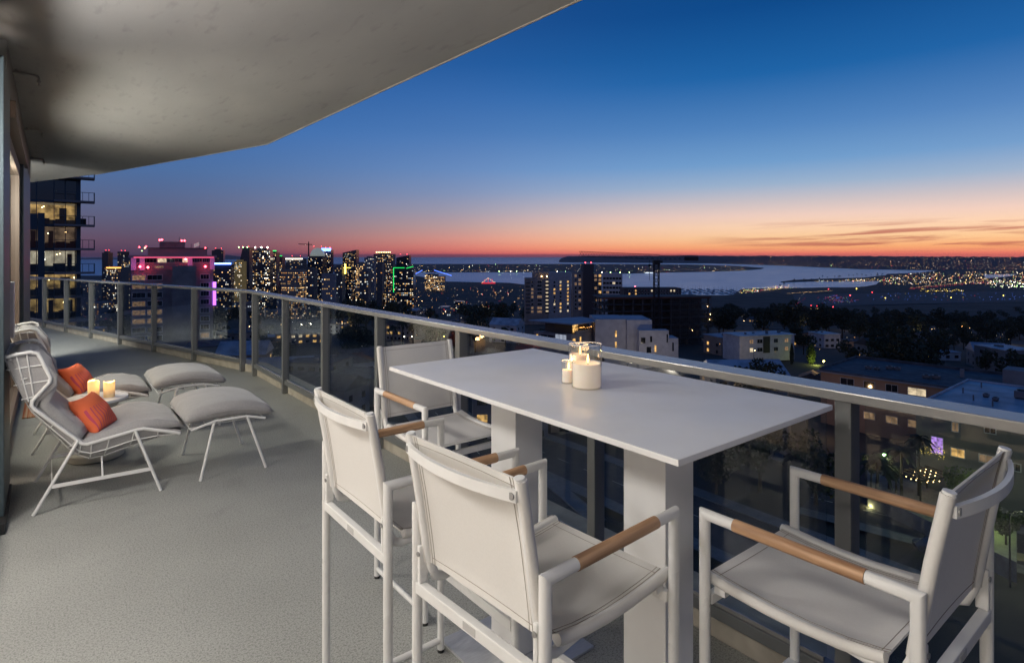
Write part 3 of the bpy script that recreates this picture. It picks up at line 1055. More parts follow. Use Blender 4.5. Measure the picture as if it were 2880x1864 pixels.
    for sy in (-1, 1):
        oc = [(-0.200, 0.905), (-0.150, 0.935), (-0.045, 0.925), (0.035, 0.800), (0.038, 0.735), (-0.045, 0.655), (-0.115, 0.665)]
        prs = []
        for yy, ins in ((0.007, 0.010), (0.014, 0.0), (0.050, 0.0), (0.062, 0.014)):
            cx_, cz_ = -0.075, 0.80
            prs.append([(cx_ + (u_ - cx_) * (1 - ins * 6), sy * (W - yy), cz_ + (z_ - cz_) * (1 - ins * 6)) for u_, z_ in oc + oc[:1]])
        g = MB().grid(prs)
        g.add(prs[0][:-1], [tuple(range(7))])
        g.add(prs[-1][:-1], [tuple(range(7))[::-1]])
        g.build('wing_cushion', M_CUSH, t, merge=1e-5, bevel=0.012, smooth=True)
    # legs
    def leg(a, b, n_='leg', r=0.0095):
        MB().tube([a, b], r, 10).build(n_, M_WHITE, t, auto=50)
    for sy in (-1, 1):
        leg((0.135, sy * (W + 0.004), 0.395), (-0.075, sy * (W + 0.01), 0.002))
        leg((0.425, sy * (W + 0.004), 0.400), (0.560, sy * (W + 0.045), 0.002))
        MB().beam((0.010, sy * (W + 0.012), 0.150), (0.508, sy * (W + 0.034), 0.150), 0.006, 0.022).build('side_stretcher', M_WHITE, t)
        MB().tube([(0.255, sy * (W + 0.022), 0.150), (0.255, sy * (W - 0.06), 0.255)], 0.005, 8).build('stay', M_WHITE, t)
    MB().beam((0.010, -W - 0.008, 0.150), (0.010, W + 0.008, 0.150), 0.006, 0.020).build('cross_stretcher', M_WHITE, t)
    # cushions: loft of rounded cross sections along the cradle
    def loft(name, st, y_edge, seg=16, m=M_CUSH):
        """st: list of (outer point, inner point, half width, wing lift)"""
        rows = []
        for (o_, i_, hw, wing_) in st:
            row = []
            no_ = 22
            for k in range(no_ + 1):              # outer face left to right
                s_ = -1 + 2 * k / no_
                f_ = abs(s_) ** 4
                p = Vector(o_) * (1 - f_) + (Vector(o_) * 0.5 + Vector(wing_) * 0.5) * f_
                row.append((p.x, s_ * hw, p.y))
            for k in range(no_ + 1):              # inner face right to left
                s_ = 1 - 2 * k / no_
                f_ = abs(s_) ** 3
                p = Vector(i_) * (1 - f_) + Vector(wing_) * f_
                row.append((p.x, s_ * (hw - 0.004), p.y))
            row.append(row[0])
            rows.append(row)
        g = MB().grid(rows)
        for rw_ in (rows[0], rows[-1]):
            g.add(rw_[:-1], [tuple(range(len(rw_) - 1))])
        ob = g.build(name, m, t, merge=1e-5, smooth=True)
        return ob
    bk = []
    A = [(-0.205, 0.918), (-0.19, 0.865), (-0.155, 0.79), (-0.118, 0.685), (-0.072, 0.60), (0.0, 0.485), (0.075, 0.372), (0.112, 0.325)]
    B = [(-0.165, 0.935), (-0.105, 0.895), (-0.055, 0.81), (-0.012, 0.705), (0.035, 0.625), (0.105, 0.545), (0.175, 0.460), (0.195, 0.418)]
    Wg = [(-0.15, 0.93), (-0.055, 0.905), (0.015, 0.80), (0.035, 0.720), (-0.005, 0.640), (0.060, 0.560), (0.140, 0.455), (0.160, 0.410)]
    for o_, i_, w_ in zip(A, B, Wg):
        bk.append((o_, i_, W - 0.016, w_))
    loft('back_cushion', bk, W)
    st = []
    A = [(0.125, 0.305), (0.150, 0.280), (0.205, 0.262), (0.27, 0.265), (0.40, 0.298), (0.55, 0.326), (0.655, 0.345), (0.700, 0.362)]
    B = [(0.180, 0.395), (0.205, 0.405), (0.25, 0.400), (0.32, 0.405), (0.43, 0.425), (0.55, 0.432), (0.655, 0.418), (0.712, 0.385)]
    Wg = [(0.165, 0.390), (0.19, 0.392), (0.24, 0.405), (0.32, 0.430), (0.44, 0.460), (0.55, 0.450), (0.655, 0.415), (0.708, 0.375)]
    for o_, i_, w_ in zip(A, B, Wg):
        st.append((o_, i_, W - 0.014, w_))
    loft('seat_cushion', st, W)
    # head pad
    hp = []
    A = [(-0.16, 0.925), (-0.11, 0.905), (-0.06, 0.82), (-0.022, 0.725), (0.0, 0.675)]
    B = [(-0.130, 0.955), (-0.050, 0.930), (0.010, 0.850), (0.035, 0.760), (0.028, 0.700)]
    for o_, i_ in zip(A, B):
        hp.append((o_, i_, W - 0.06, ((o_[0] + i_[0]) / 2, (o_[1] + i_[1]) / 2)))
    loft('head_cushion', hp, W)
    return t


def ottoman(label):
    t = thing('ottoman', label, 'ottoman', group='ottomans in front of the lounge chairs')
    W = 0.315
    for sy in (-1, 1):
        MB().tube([(-0.245, sy * W, 0.345), (-0.10, sy * W, 0.383), (0.10, sy * W, 0.383), (0.225, sy * W, 0.348)], 0.009, 10).build('rim_tube', M_WHITE, t, auto=50)
        for u0, u1 in ((-0.105, -0.195), (0.105, 0.225)):
            MB().tube([(u0, sy * W, 0.380), (u1, sy * (W + 0.02), 0.002)], 0.0095, 10).build('leg', M_WHITE, t, auto=50)
    w = MB()
    prof = [(-0.245, 0.345), (-0.14, 0.348), (-0.05, 0.350), (0.05, 0.350), (0.14, 0.350), (0.225, 0.348)]
    for yy in (-W + 0.06, -0.12, 0, 0.12, W - 0.06):
        w.tube([(u, yy, z) for u, z in prof], 0.0038, 6)
    for u, z in prof:
        zr = 0.345 + 0.038 * max(0, 1 - max(0, abs(u) - 0.10) / 0.14)
        w.tube([(u, -W, zr), (u, -W + 0.06, z), (u, W - 0.06, z), (u, W, zr)], 0.0038, 6)
    tag(w.build('wire_cradle', M_WHITE, t), kind='stuff')
    rows = []
    n1, n2 = 22, 20
    def sh(a, p=4.0):
        return max(0.0, 1 - abs(a) ** p) ** (1 / p)
    top, bot = [], []
    for i in range(n1 + 1):
        a = -1 + 2 * i / n1
        ra_, rb_ = [], []
        for j in range(n2 + 1):
            b_ = -1 + 2 * j / n2
            # rounded outline
            x = a * 0.285
            y = b_ * 0.335
            k = sh(a, 3.2) * sh(b_, 5.0)
            arch = 0.045 * (1 - a * a) - 0.012 * a
            zc = 0.400 + arch
            ra_.append((x, y, zc + 0.058 * k))
            rb_.append((x, y, zc - 0.052 * k + 0.0))
        top.append(ra_)
        bot.append(rb_)
    g = MB().grid(top).grid(bot)
    cu_ = g.build('cushion', M_CUSH, t, merge=2e-4, smooth=True)
    seam = MB()
    seam.tube([(math.copysign(1, math.cos(q_)) * abs(math.cos(q_)) ** 0.42 * 0.287, math.copysign(1, math.sin(q_)) * abs(math.sin(q_)) ** 0.42 * 0.337,
                0.401 + 0.045 * (1 - (abs(math.cos(q_)) ** 0.42) ** 2) - 0.012 * math.copysign(1, math.cos(q_)) * abs(math.cos(q_)) ** 0.42) for q_ in [2 * math.pi * k / 64 for k in range(64)]], 0.003, 6, closed=True)
    seam.build('piping', M_CUSH, cu_, smooth=True)
    return t


LC1 = (0.0, 4.70, 0)
lc = lounge_chair('grey cushioned white wire lounge chair nearer the open glass door, with orange pillow')
lc.location = LC1
lc2 = dup(lc, (-0.03, 6.05, 0), 0, 'grey cushioned white wire lounge chair beyond the small round table')
ot = ottoman('grey cushioned ottoman in front of the lounge chair nearer the open glass door')
ot.location = (0.985, 4.69, 0)
dup(ot, (0.965, 6.03, 0), 0, 'grey cushioned ottoman in front of the lounge chair beyond the round table')

# pillows -------------------------------------------------------------------
m_pil = mat('orange_striped_pillow', rough=0.9)
nt, ln, b = nodes(m_pil)
tc = nt.new('ShaderNodeTexCoord')
sx = nt.new('ShaderNodeSeparateXYZ')
ln.new(tc.outputs['Object'], sx.inputs[0])
wv = nt.new('ShaderNodeMath'); wv.operation = 'PINGPONG'; wv.inputs[1].default_value = 0.0125
ln.new(sx.outputs[1], wv.inputs[0])
lt = nt.new('ShaderNodeMath'); lt.operation = 'LESS_THAN'; lt.inputs[1].default_value = 0.0036
ln.new(wv.outputs[0], lt.inputs[0])
half = nt.new('ShaderNodeMath'); half.operation = 'GREATER_THAN'; half.inputs[1].default_value = -0.035
ln.new(sx.outputs[0], half.inputs[0])
an = nt.new('ShaderNodeMath'); an.operation = 'MULTIPLY'
ln.new(lt.outputs[0], an.inputs[0]); ln.new(half.outputs[0], an.inputs[1])
mc = nt.new('ShaderNodeMix'); mc.data_type = 'RGBA'
mc.inputs[6].default_value = (0.80, 0.16, 0.06, 1)
mc.inputs[7].default_value = (0.56, 0.07, 0.13, 1)
ln.new(an.outputs[0], mc.inputs[0])
ln.new(mc.outputs[2], b.inputs['Base Color'])
n2_ = nt.new('ShaderNodeTexNoise'); n2_.inputs['Scale'].default_value = 9
ln.new(tc.outputs['Object'], n2_.inputs['Vector'])
bp = nt.new('ShaderNodeBump'); bp.inputs['Strength'].default_value = 0.5; bp.inputs['Distance'].default_value = 0.02
ln.new(n2_.outputs[0], bp.inputs['Height']); ln.new(bp.outputs[0], b.inputs['Normal'])


def pillow(loc, rot, label):
    top, bot = [], []
    n_ = 24
    a_, b_ = 0.135, 0.150
    for i in range(n_ + 1):
        u = -1 + 2 * i / n_
        r1, r2 = [], []
        for j in range(n_ + 1):
            v = -1 + 2 * j / n_
            pinch_u = 1 - 0.10 * (1 - v * v)
            pinch_v = 1 - 0.10 * (1 - u * u)
            th = 0.070 * (max(0, (1 - u * u)) * max(0, (1 - v * v))) ** 0.42
            wr = 0.004 * math.sin(7 * u + 3 * v) * (1 - u * u) * (1 - v * v)
            r1.append((u * a_ * pinch_u, v * b_ * pinch_v, th + wr))
            r2.append((u * a_ * pinch_u, v * b_ * pinch_v, -th + wr))
        top.append(r1)
        bot.append(r2)
    o = MB().grid(top).grid(bot).build('pillow', m_pil, merge=1e-5, smooth=True)
    o.location = loc
    o.rotation_mode = 'XYZ'
    o.rotation_euler = rot
    tag(o, label, 'pillow', 'orange pillows on the lounge chairs')
    return o


pillow((0.225, 4.64, 0.492), (R(0), R(55), R(-26)), 'orange pillow with magenta stripes on the lounge chair nearer the open glass door')
pillow((0.185, 5.99, 0.495), (R(0), R(55), R(-26)), 'orange pillow with magenta stripes on the lounge chair beyond the round table')

# side table and LED pillar candles -----------------------------------------
st_ = thing('side_table', 'small round white side table with drum base between the lounge chairs', 'side table', (0.272, 5.37, 0))
MB().lathe([(0.165, 0.001), (0.180, 0.012), (0.180, 0.05), (0.165, 0.065)], 40).build('base', M_DRUM, st_, auto=40)
MB().lathe([(0.155, 0.066), (0.09, 0.16), (0.085, 0.25), (0.12, 0.36), (0.165, 0.424)], 40).build('pedestal', M_DRUM, st_, auto=40)
MB().lathe([(0.196, 0.425), (0.205, 0.430), (0.205, 0.445), (0.202, 0.448)], 48).build('top', M_WHITE, st_, auto=40)
M_LED = mat('glowing_led_wax', (0.80, 0.62, 0.36), 0.6)
nt, ln, b = nodes(M_LED)
tc = nt.new('ShaderNodeTexCoord')
sx = nt.new('ShaderNodeSeparateXYZ')
ln.new(tc.outputs['Object'], sx.inputs[0])
mr = nt.new('ShaderNodeMapRange'); mr.interpolation_type = 'SMOOTHSTEP'
mr.inputs[1].default_value = 0.015; mr.inputs[2].default_value = 0.085; mr.inputs[3].default_value = 0.10; mr.inputs[4].default_value = 1.0
ln.new(sx.outputs[2], mr.inputs[0])
b.inputs['Emission Color'].default_value = (1.0, 0.50, 0.13, 1)
ln.new(mr.outputs[0], b.inputs['Emission Strength'])


def pillar(x, y, h_, label, r_=0.0365):
    prof_top = []
    t = thing('led_candle', label, 'candle', (x, y, 0.4485), 0, 'glowing pillar candles on the side table')
    g = MB()
    seg = 36
    rings = []
    for r0, z0, lip in ((r_ * 0.97, 0.0, 0), (r_, 0.004, 0), (r_, h_ * 0.5, 0), (r_, h_ - 0.006, 1), (r_ * 0.93, h_, 1), (r_ * 0.80, h_ - 0.003, 1), (r_ * 0.6, h_ - 0.016, 0), (0.003, h_ - 0.018, 0)):
        rings.append([(r0 * math.cos(2 * math.pi * k / seg), r0 * math.sin(2 * math.pi * k / seg), z0 + lip * 0.005 * math.sin(2 * math.pi * k / seg * 2 + x * 40) + lip * 0.002 * math.sin(10 * math.pi * k / seg)) for k in range(seg)] )
    for rg in rings:
        rg.append(rg[0])
    g.grid(rings)
    g.build('wax', M_LED, t, merge=1e-5, auto=50)
    MB().tube([(0, 0, h_ - 0.018), (0.001, 0, h_ - 0.004)], 0.0012, 6).build('wick', M_BLACK, t)
    L = bpy.data.lights.new('led_light', 'POINT')
    L.energy = 0.8
    L.color = (1.0, 0.58, 0.24)
    L.shadow_soft_size = 0.02
    o = bpy.data.objects.new('led_light', L)
    COL.objects.link(o)
    o.parent = t
    o.location = (0, 0, h_ + 0.03)


pillar(0.258, 5.38, 0.125, 'taller glowing cream pillar candle on the side table')
pillar(0.352, 5.335, 0.112, 'shorter glowing cream pillar candle on the side table')

# ================================================================== LAND, WATER
SEA = -110.5
def interp(tab, x):
    if x <= tab[0][0]:
        return tab[0][1]
    for (a, b_), (c, d_) in zip(tab, tab[1:]):
        if x <= c:
            t_ = (x - a) / (c - a)
            return b_ + (d_ - b_) * t_
    return tab[-1][1]


GPROF = [(0, -30), (60, -30), (100, -31), (160, -34), (260, -40.5), (500, -57), (800, -78), (1000, -95), (1120, -104), (1200, -107), (9000, -107.3)]


def ground(x, y):
    return interp(GPROF, math.hypot(x, y))


def gz(v):
    return ground(v.x, v.y)


# near shoreline: photograph column -> row on the sea plane
SHORE = [(-600, 775), (1180, 778), (1250, 794), (1430, 797), (1500, 806), (1700, 822), (1860, 833), (2060, 833), (2086, 815), (2230, 812), (2420, 810), (2478, 800), (2490, 772), (2600, 768), (2640, 759), (3600, 758)]
land = MB()
rows = []
rad = [0, 25, 50, 75, 100, 130, 165, 210, 260, 330, 400, 500, 620, 760, 920, 1100, 1300, 1500]
angs = [R(-180 + 5 * i) for i in range(0, 27)] + [R(-46 + 0.75 * i) for i in range(0, 124)] + [R(48 + 5 * i) for i in range(0, 27)]
for a in angs:
    if abs(a) < R(60):
        px = 1440 + FPX * math.tan(a)
        rsh = FPX * (EYE - SEA) / (interp(SHORE, px) - HOR) / math.cos(a)
    else:
        rsh = 3600.0
    rsh = max(rsh, 1560.0)
    dirv = FW * math.cos(a) + RT * math.sin(a)
    row = []
    for r in rad + [1500 + (rsh - 1500) * f_ for f_ in (0.33, 0.66, 1.0)] + [rsh + 6]:
        z = interp(GPROF, r) + (0 if r < 90 else 0.5 * math.sin(r * 0.05 + a * 30))
        if r == rsh + 6:
            z = SEA - 4
        row.append((dirv.x * r, dirv.y * r, z))
    rows.append(row)
land.grid(rows)
M_LAND = mat('dark_hillside', rough=0.95)
noise_col(M_LAND, (0.020, 0.022, 0.016), (0.060, 0.056, 0.048), scale=0.02, detail=8, lo=0.35, hi=0.7)
struct('ground', land, M_LAND, merge=0.01, smooth=True)

M_WATER = mat('bay_water', (0.56, 0.53, 0.60), 0.3, metal=0.85)
nt, ln, b = nodes(M_WATER)
b.inputs['IOR'].default_value = 1.33
tc = nt.new('ShaderNodeTexCoord')
mp = nt.new('ShaderNodeMapping')
mp.inputs['Scale'].default_value = (0.006, 0.02, 1)
mp.inputs['Rotation'].default_value = (0, 0, 0.5)
ln.new(tc.outputs['Object'], mp.inputs[0])
no = nt.new('ShaderNodeTexNoise')
no.inputs['Scale'].default_value = 1.0
no.inputs['Detail'].default_value = 6
ln.new(mp.outputs[0], no.inputs['Vector'])
mr = nt.new('ShaderNodeMapRange')
mr.inputs[3].default_value = 0.24
mr.inputs[4].default_value = 0.42
ln.new(no.outputs[0], mr.inputs[0])
ln.new(mr.outputs[0], b.inputs['Roughness'])
w = MB()
ring = []
for r in (0, 4000, 20000, 300000):
    ring.append([(r * math.cos(2 * math.pi * k / 96), r * math.sin(2 * math.pi * k / 96), SEA) for k in range(97)])
w.grid(ring)
struct('water', w, M_WATER, merge=0.01)


def sea_poly(pts, z=SEA):
    out = []
    for px, py in pts:
        q_ = gp(px, py, SEA)
        out.append((q_.x, q_.y))
    return out


isl_top = [(2148, 754.5), (2078, 749), (1957, 745), (1800, 743.5), (1574, 743), (1300, 743), (900, 743), (500, 744)]
isl_bot = [(500, 760), (900, 764), (1160, 766), (1500, 765.5), (1754, 769.5), (1888, 766), (2000, 764), (2078, 761.5), (2140, 757)]
struct('island', MB().prism(sea_poly(isl_top + isl_bot), SEA - 3, SEA + 4), M_LAND)
har = [(2196, 794), (2280, 791.5), (2440, 791), (2560, 786), (2600, 775), (2596, 771), (2480, 776), (2430, 782), (2300, 785.5), (2230, 789)]
struct('harbour_spit', MB().prism(sea_poly(har), SEA - 3, SEA + 3), M_LAND)
# basin among the flat land on the right
q4 = [gp(px, py, SEA + 4.5) for px, py in ((2766, 772.5), (2862, 771), (2846, 776), (2800, 781), (2772, 782))]
w2 = MB().add([(p.x, p.y, SEA + 4.5) for p in q4], [(0, 1, 2, 3, 4)])
struct('harbour_basin_water', w2, M_WATER)

# far ridge (headland) -------------------------------------------------------
M_RIDGE = mat('scrub_ridge', rough=0.95)
noise_col(M_RIDGE, (0.060, 0.036, 0.036), (0.11, 0.070, 0.066), scale=0.004, detail=6)
RB = [(1572, 738), (1700, 739), (2000, 741), (2200, 747), (2420, 757.4), (2596, 760.4), (2900, 760), (3400, 760)]
rid = []
random.seed(3)
px = 1572
prevn = 0
while px <= 3300:
    rowb = interp(RB, px)
    Yb = FPX * (EYE - SEA) / (rowb - HOR)
    Yc = Yb + 1500
    f_ = min(1.0, (px - 1572) / 26.0)
    prevn = prevn * 0.6 + random.uniform(-1, 1) * 4
    crow = 720.2 if px < 1700 else interp([(1700, 720.2), (1980, 719.4), (2400, 719.8), (2880, 722.5), (3300, 723)], px)
    zc = EYE + (HOR - crow) / FPX * Yc
    zc = SEA + (zc - SEA) * (0.25 + 0.75 * f_ ** 0.5) + prevn
    x_ = (px - 1440) / FPX
    def w_(Y, z):
        p = FW * Y + RT * (x_ * Y)
        return (p.x, p.y, z)
    rid.append([w_(Yb, SEA - 2), w_(Yb + 250, SEA + (zc - SEA) * 0.16), w_(Yb + 700, SEA + (zc - SEA) * 0.42), w_(Yb + 1150, SEA + (zc - SEA) * 0.82), w_(Yc, zc), w_(Yc + 300, zc - 4), w_(Yc + 2000, SEA - 3)])
    px += 7
struct('headland', MB().grid(rid), M_RIDGE, smooth=True)
# far mountains to the south
mt_ = []
px = 150
while px <= 700:
    b_ = 4.0 * math.exp(-((px - 560) / 60.0) ** 2) + 3 * math.exp(-((px - 640) / 18.0) ** 2) + 9 * math.exp(-((px - 627) / 30.0) ** 2) + 3 * math.exp(-((px - 280) / 70.0) ** 2)
    Y = 26000.0
    x_ = (px - 1440) / FPX
    z = EYE + (b_ - 4.5) / FPX * Y
    p0, p1 = FW * Y + RT * (x_ * Y), FW * (Y + 4000) + RT * (x_ * (Y + 4000))
    mt_.append([(p0.x, p0.y, SEA - 5), (p1.x, p1.y, z), (p1.x + FW.x * 4000, p1.y + FW.y * 4000, SEA - 5)])
    px += 8
struct('far_hills', MB().grid(mt_), M_RIDGE, smooth=True)

# ================================================================== LIGHTS OF THE CITY
LC = {'warm': (1.0, 0.62, 0.25), 'amber': (1.0, 0.42, 0.10), 'white': (1.0, 0.88, 0.68), 'cool': (0.80, 0.92, 1.0), 'green': (0.55, 1.0, 0.35),
      'red': (1.0, 0.05, 0.07), 'blue': (0.10, 0.22, 1.0), 'purple': (0.55, 0.15, 1.0), 'pink': (1.0, 0.12, 0.25), 'teal': (0.1, 0.9, 0.8), 'yellow': (1.0, 0.72, 0.10), 'kelly': (0.02, 0.9, 0.15)}


def lmat(c, s_):
    return mat('light_%s_%g' % (c, s_), (0.02, 0.02, 0.02), 0.8, emit=LC[c], es=s_, sample=False)


class Lights:
    def __init__(s):
        s.mb = MB()
        s.m, s.ix = [], {}

    def add(s, p, r, c, st):
        k = (c, st)
        if k not in s.ix:
            s.ix[k] = len(s.m)
            s.m.append(lmat(c, st))
        s.mb.cur = s.ix[k]
        x, y, z = p
        s.mb.add([(x + r, y, z), (x - r, y, z), (x, y + r, z), (x, y - r, z), (x, y, z + r), (x, y, z - r)],
                 [(0, 2, 4), (2, 1, 4), (1, 3, 4), (3, 0, 4), (2, 0, 5), (1, 2, 5), (3, 1, 5), (0, 3, 5)])

    def strip(s, a, b_, wd, c, st):
        k = (c, st)
        if k not in s.ix:
            s.ix[k] = len(s.m)
            s.m.append(lmat(c, st))
        s.mb.cur = s.ix[k]
        s.mb.beam(a, b_, wd, wd)

    def build(s, name, parent=None, label=None, cat='city lights'):
        o = s.mb.build(name, s.m, parent)
        tag(o, kind='stuff')
        if parent is None:
            tag(o, label, cat)
        return o


def pick(*pairs):
    r_ = random.random() * sum(p[1] for p in pairs)
    for c, w_ in pairs:
        r_ -= w_
        if r_ <= 0:
            return c
    return pairs[-1][0]


random.seed(11)
# island lights
L = Lights()
for i in range(520):
    px = random.uniform(1120, 2100)
    bot = interp(sorted(isl_bot), px)
    top = interp(sorted(isl_top), px)
    t_ = random.random() ** 1.8
    py = bot - 1.2 - t_ * (bot - top - 2)
    p = gp(px, py, SEA + 10)
    Y = (p - Vector((0, 0, EYE))).length
    big = random.random()
    L.add(p, Y * random.uniform(0.00012, 0.0003), pick(('warm', 4), ('white', 4), ('green', 1.0), ('cool', 1.0), ('red', 0.4), ('amber', 2)), 30.0 if big > 0.93 else (7.0 if big > 0.6 else 2.0))
for px in (1693, 1717, 1744, 1770, 1591, 1567, 1404, 1436, 1453):
    p = gp(px, interp(sorted(isl_bot), px) - 3, SEA + 18)
    L.add(p, p.length * 0.00062, pick(('white', 1), ('green', 1)), 30.0)
for i in range(14):
    p = gp(1815 + i * 1.7, 767.0, SEA + 8)
    L.add(p, p.length * 0.00035, 'cool', 9.0)
L.build('island_lights', label='sprinkle of warm and white lamps on the dark island across the bay')
# headland lights
L = Lights()
for i in range(1250):
    px = 1990 + (2880 - 1990) * (random.random() ** 0.62) + random.uniform(-10, 40)
    rowb = interp(RB, px)
    Yb = FPX * (EYE - SEA) / (rowb - HOR)
    t_ = random.random() ** (2.4 if px < 2350 else 1.3)
    Y = Yb + t_ * 1250
    crow = interp([(1700, 720.2), (1980, 719.4), (2400, 719.8), (2880, 722.5)], px)
    zc = EYE + (HOR - crow) / FPX * (Yb + 1500)
    f_ = interp([(0, 0), (250, 0.16), (700, 0.42), (1150, 0.82), (1500, 1)], Y - Yb)
    z = SEA + (zc - SEA) * f_ + 9
    p = FW * Y + RT * ((px - 1440) / FPX * Y)
    big = random.random()
    L.add((p.x, p.y, z), Y * random.uniform(0.00010, 0.00024), pick(('warm', 5), ('white', 3), ('amber', 4), ('green', 0.3), ('red', 0.3)), 16.0 if big > 0.96 else (4.0 if big > 0.7 else 1.5))
L.build('headland_lights', label='many tiny house lamps scattered over the dark far headland')
# flat land: harbour, airfield
L = Lights()
for i in range(1350):
    px = random.uniform(2080, 2900)
    lo = interp([(2080, 826), (2200, 812), (2480, 800), (2900, 800)], px)
    hi = interp([(2080, 812), (2230, 800), (2300, 789), (2440, 783), (2600, 766), (2900, 762)], px)
    py = hi + (lo - hi) * random.random() ** 0.9
    if 2220 < px < 2480 and 792 < py < 809:
        continue
    p = gp(px, py, SEA + 7)
    big = random.random()
    L.add(p, p.length * random.uniform(0.00010, 0.00032), pick(('warm', 5), ('white', 4), ('yellow', 2), ('cool', 1.0), ('red', 0.9), ('amber', 2), ('green', 0.8)), 16.0 if big > 0.93 else (8.0 if big > 0.5 else 2.5))
for i in range(60):                                  # bright car parks on the right
    p = gp(random.uniform(2780, 2890), random.uniform(788, 808), SEA + 9)
    L.add(p, p.length * random.uniform(0.0002, 0.0004), pick(('cool', 2), ('white', 3), ('green', 1)), random.choice((5.0, 9.0, 16.0)))
for i in range(34):                                  # terminal strip
    p = gp(2590 + i * 3.6 + random.uniform(-1, 1), random.uniform(812, 820), SEA + 9)
    L.add(p, p.length * random.uniform(0.0002, 0.0004), pick(('yellow', 3), ('white', 1)), random.choice((2.5, 5.0, 9.0)))
for a_, b_, n_, c_ in (((2240, 850), (2260, 826), 14, 'white'), ((2238, 857), (2274, 833), 22, 'red'), ((2274, 833), (2275, 845), 6, 'red'), ((2215, 825), (2340, 817), 40, 'warm'), ((2560, 809), (2760, 790), 60, 'warm'), ((2560, 812), (2770, 794), 40, 'red'), ((2225, 867), (2340, 868), 46, 'warm')):
    for i in range(n_):
        t_ = i / (n_ - 1)
        p = gp(a_[0] + (b_[0] - a_[0]) * t_, a_[1] + (b_[1] - a_[1]) * t_, SEA + 4)
        L.add(p, p.length * random.uniform(0.00012, 0.0003), c_, random.choice((2.5, 5.0)))
for i in range(190):                                 # taxiway lights
    if i < 110:
        p = gp(random.gauss(2355, 26), random.uniform(830, 851), SEA + 4)
        c_ = pick(('blue', 6), ('pink', 2.5), ('red', 2), ('green', 1.5))
    else:
        p = gp(random.uniform(2440, 2880), random.choice((832, 836, 842, 826)) + random.uniform(-1, 1), SEA + 4)
        c_ = pick(('blue', 6), ('red', 0.4), ('yellow', 0.8))
    L.add(p, p.length * 0.00032, c_, 5.0)
for px, py, c_, s_ in ((2391, 830, 'red', 30.0), (2343, 863, 'red', 30.0), (2281, 859, 'red', 16.0), (2298, 860, 'red', 16.0), (2409, 812, 'yellow', 30.0), (2330, 813, 'red', 16.0), (2453, 822, 'red', 16.0), (2490, 838, 'yellow', 16.0), (2675, 837, 'yellow', 16.0), (2822, 831, 'yellow', 16.0)):
    p = gp(px, py, SEA + 8)
    L.add(p, p.length * 0.0006, c_, s_ * 0.6)
L.build('airfield_lights', label='coloured runway and harbour lights on the flat land by the bay')
M_TARMAC = mat('runway_asphalt', (0.055, 0.05, 0.055), 0.8)
rw = [gp(px, py, SEA + 4.2) for px, py in ((2230, 828), (2880, 818), (2990, 845), (2240, 862))]
struct('runway', MB().add([(p.x, p.y, SEA + 4.2) for p in rw], [(0, 1, 2, 3)]), M_TARMAC)

# ================================================================== GENERIC TOWERS
WINM = [lmat('warm', 2.2), lmat('white', 1.8), lmat('warm', 0.6), lmat('cool', 0.7), lmat('amber', 0.9), lmat('white', 6.0)]
M_BODY = [mat('dark_concrete', (0.10, 0.095, 0.10), 0.7), mat('dark_glass_wall', (0.03, 0.04, 0.055), 0.15), mat('beige_concrete', (0.22, 0.19, 0.17), 0.8), mat('grey_stucco', (0.24, 0.23, 0.24), 0.85)]
M_ROOF = mat('roof_membrane', (0.12, 0.12, 0.125), 0.9)


def local(px, Y, rot):
    p = FW * Y + RT * ((px - 1440) / FPX * Y)
    return p, -YAW + rot


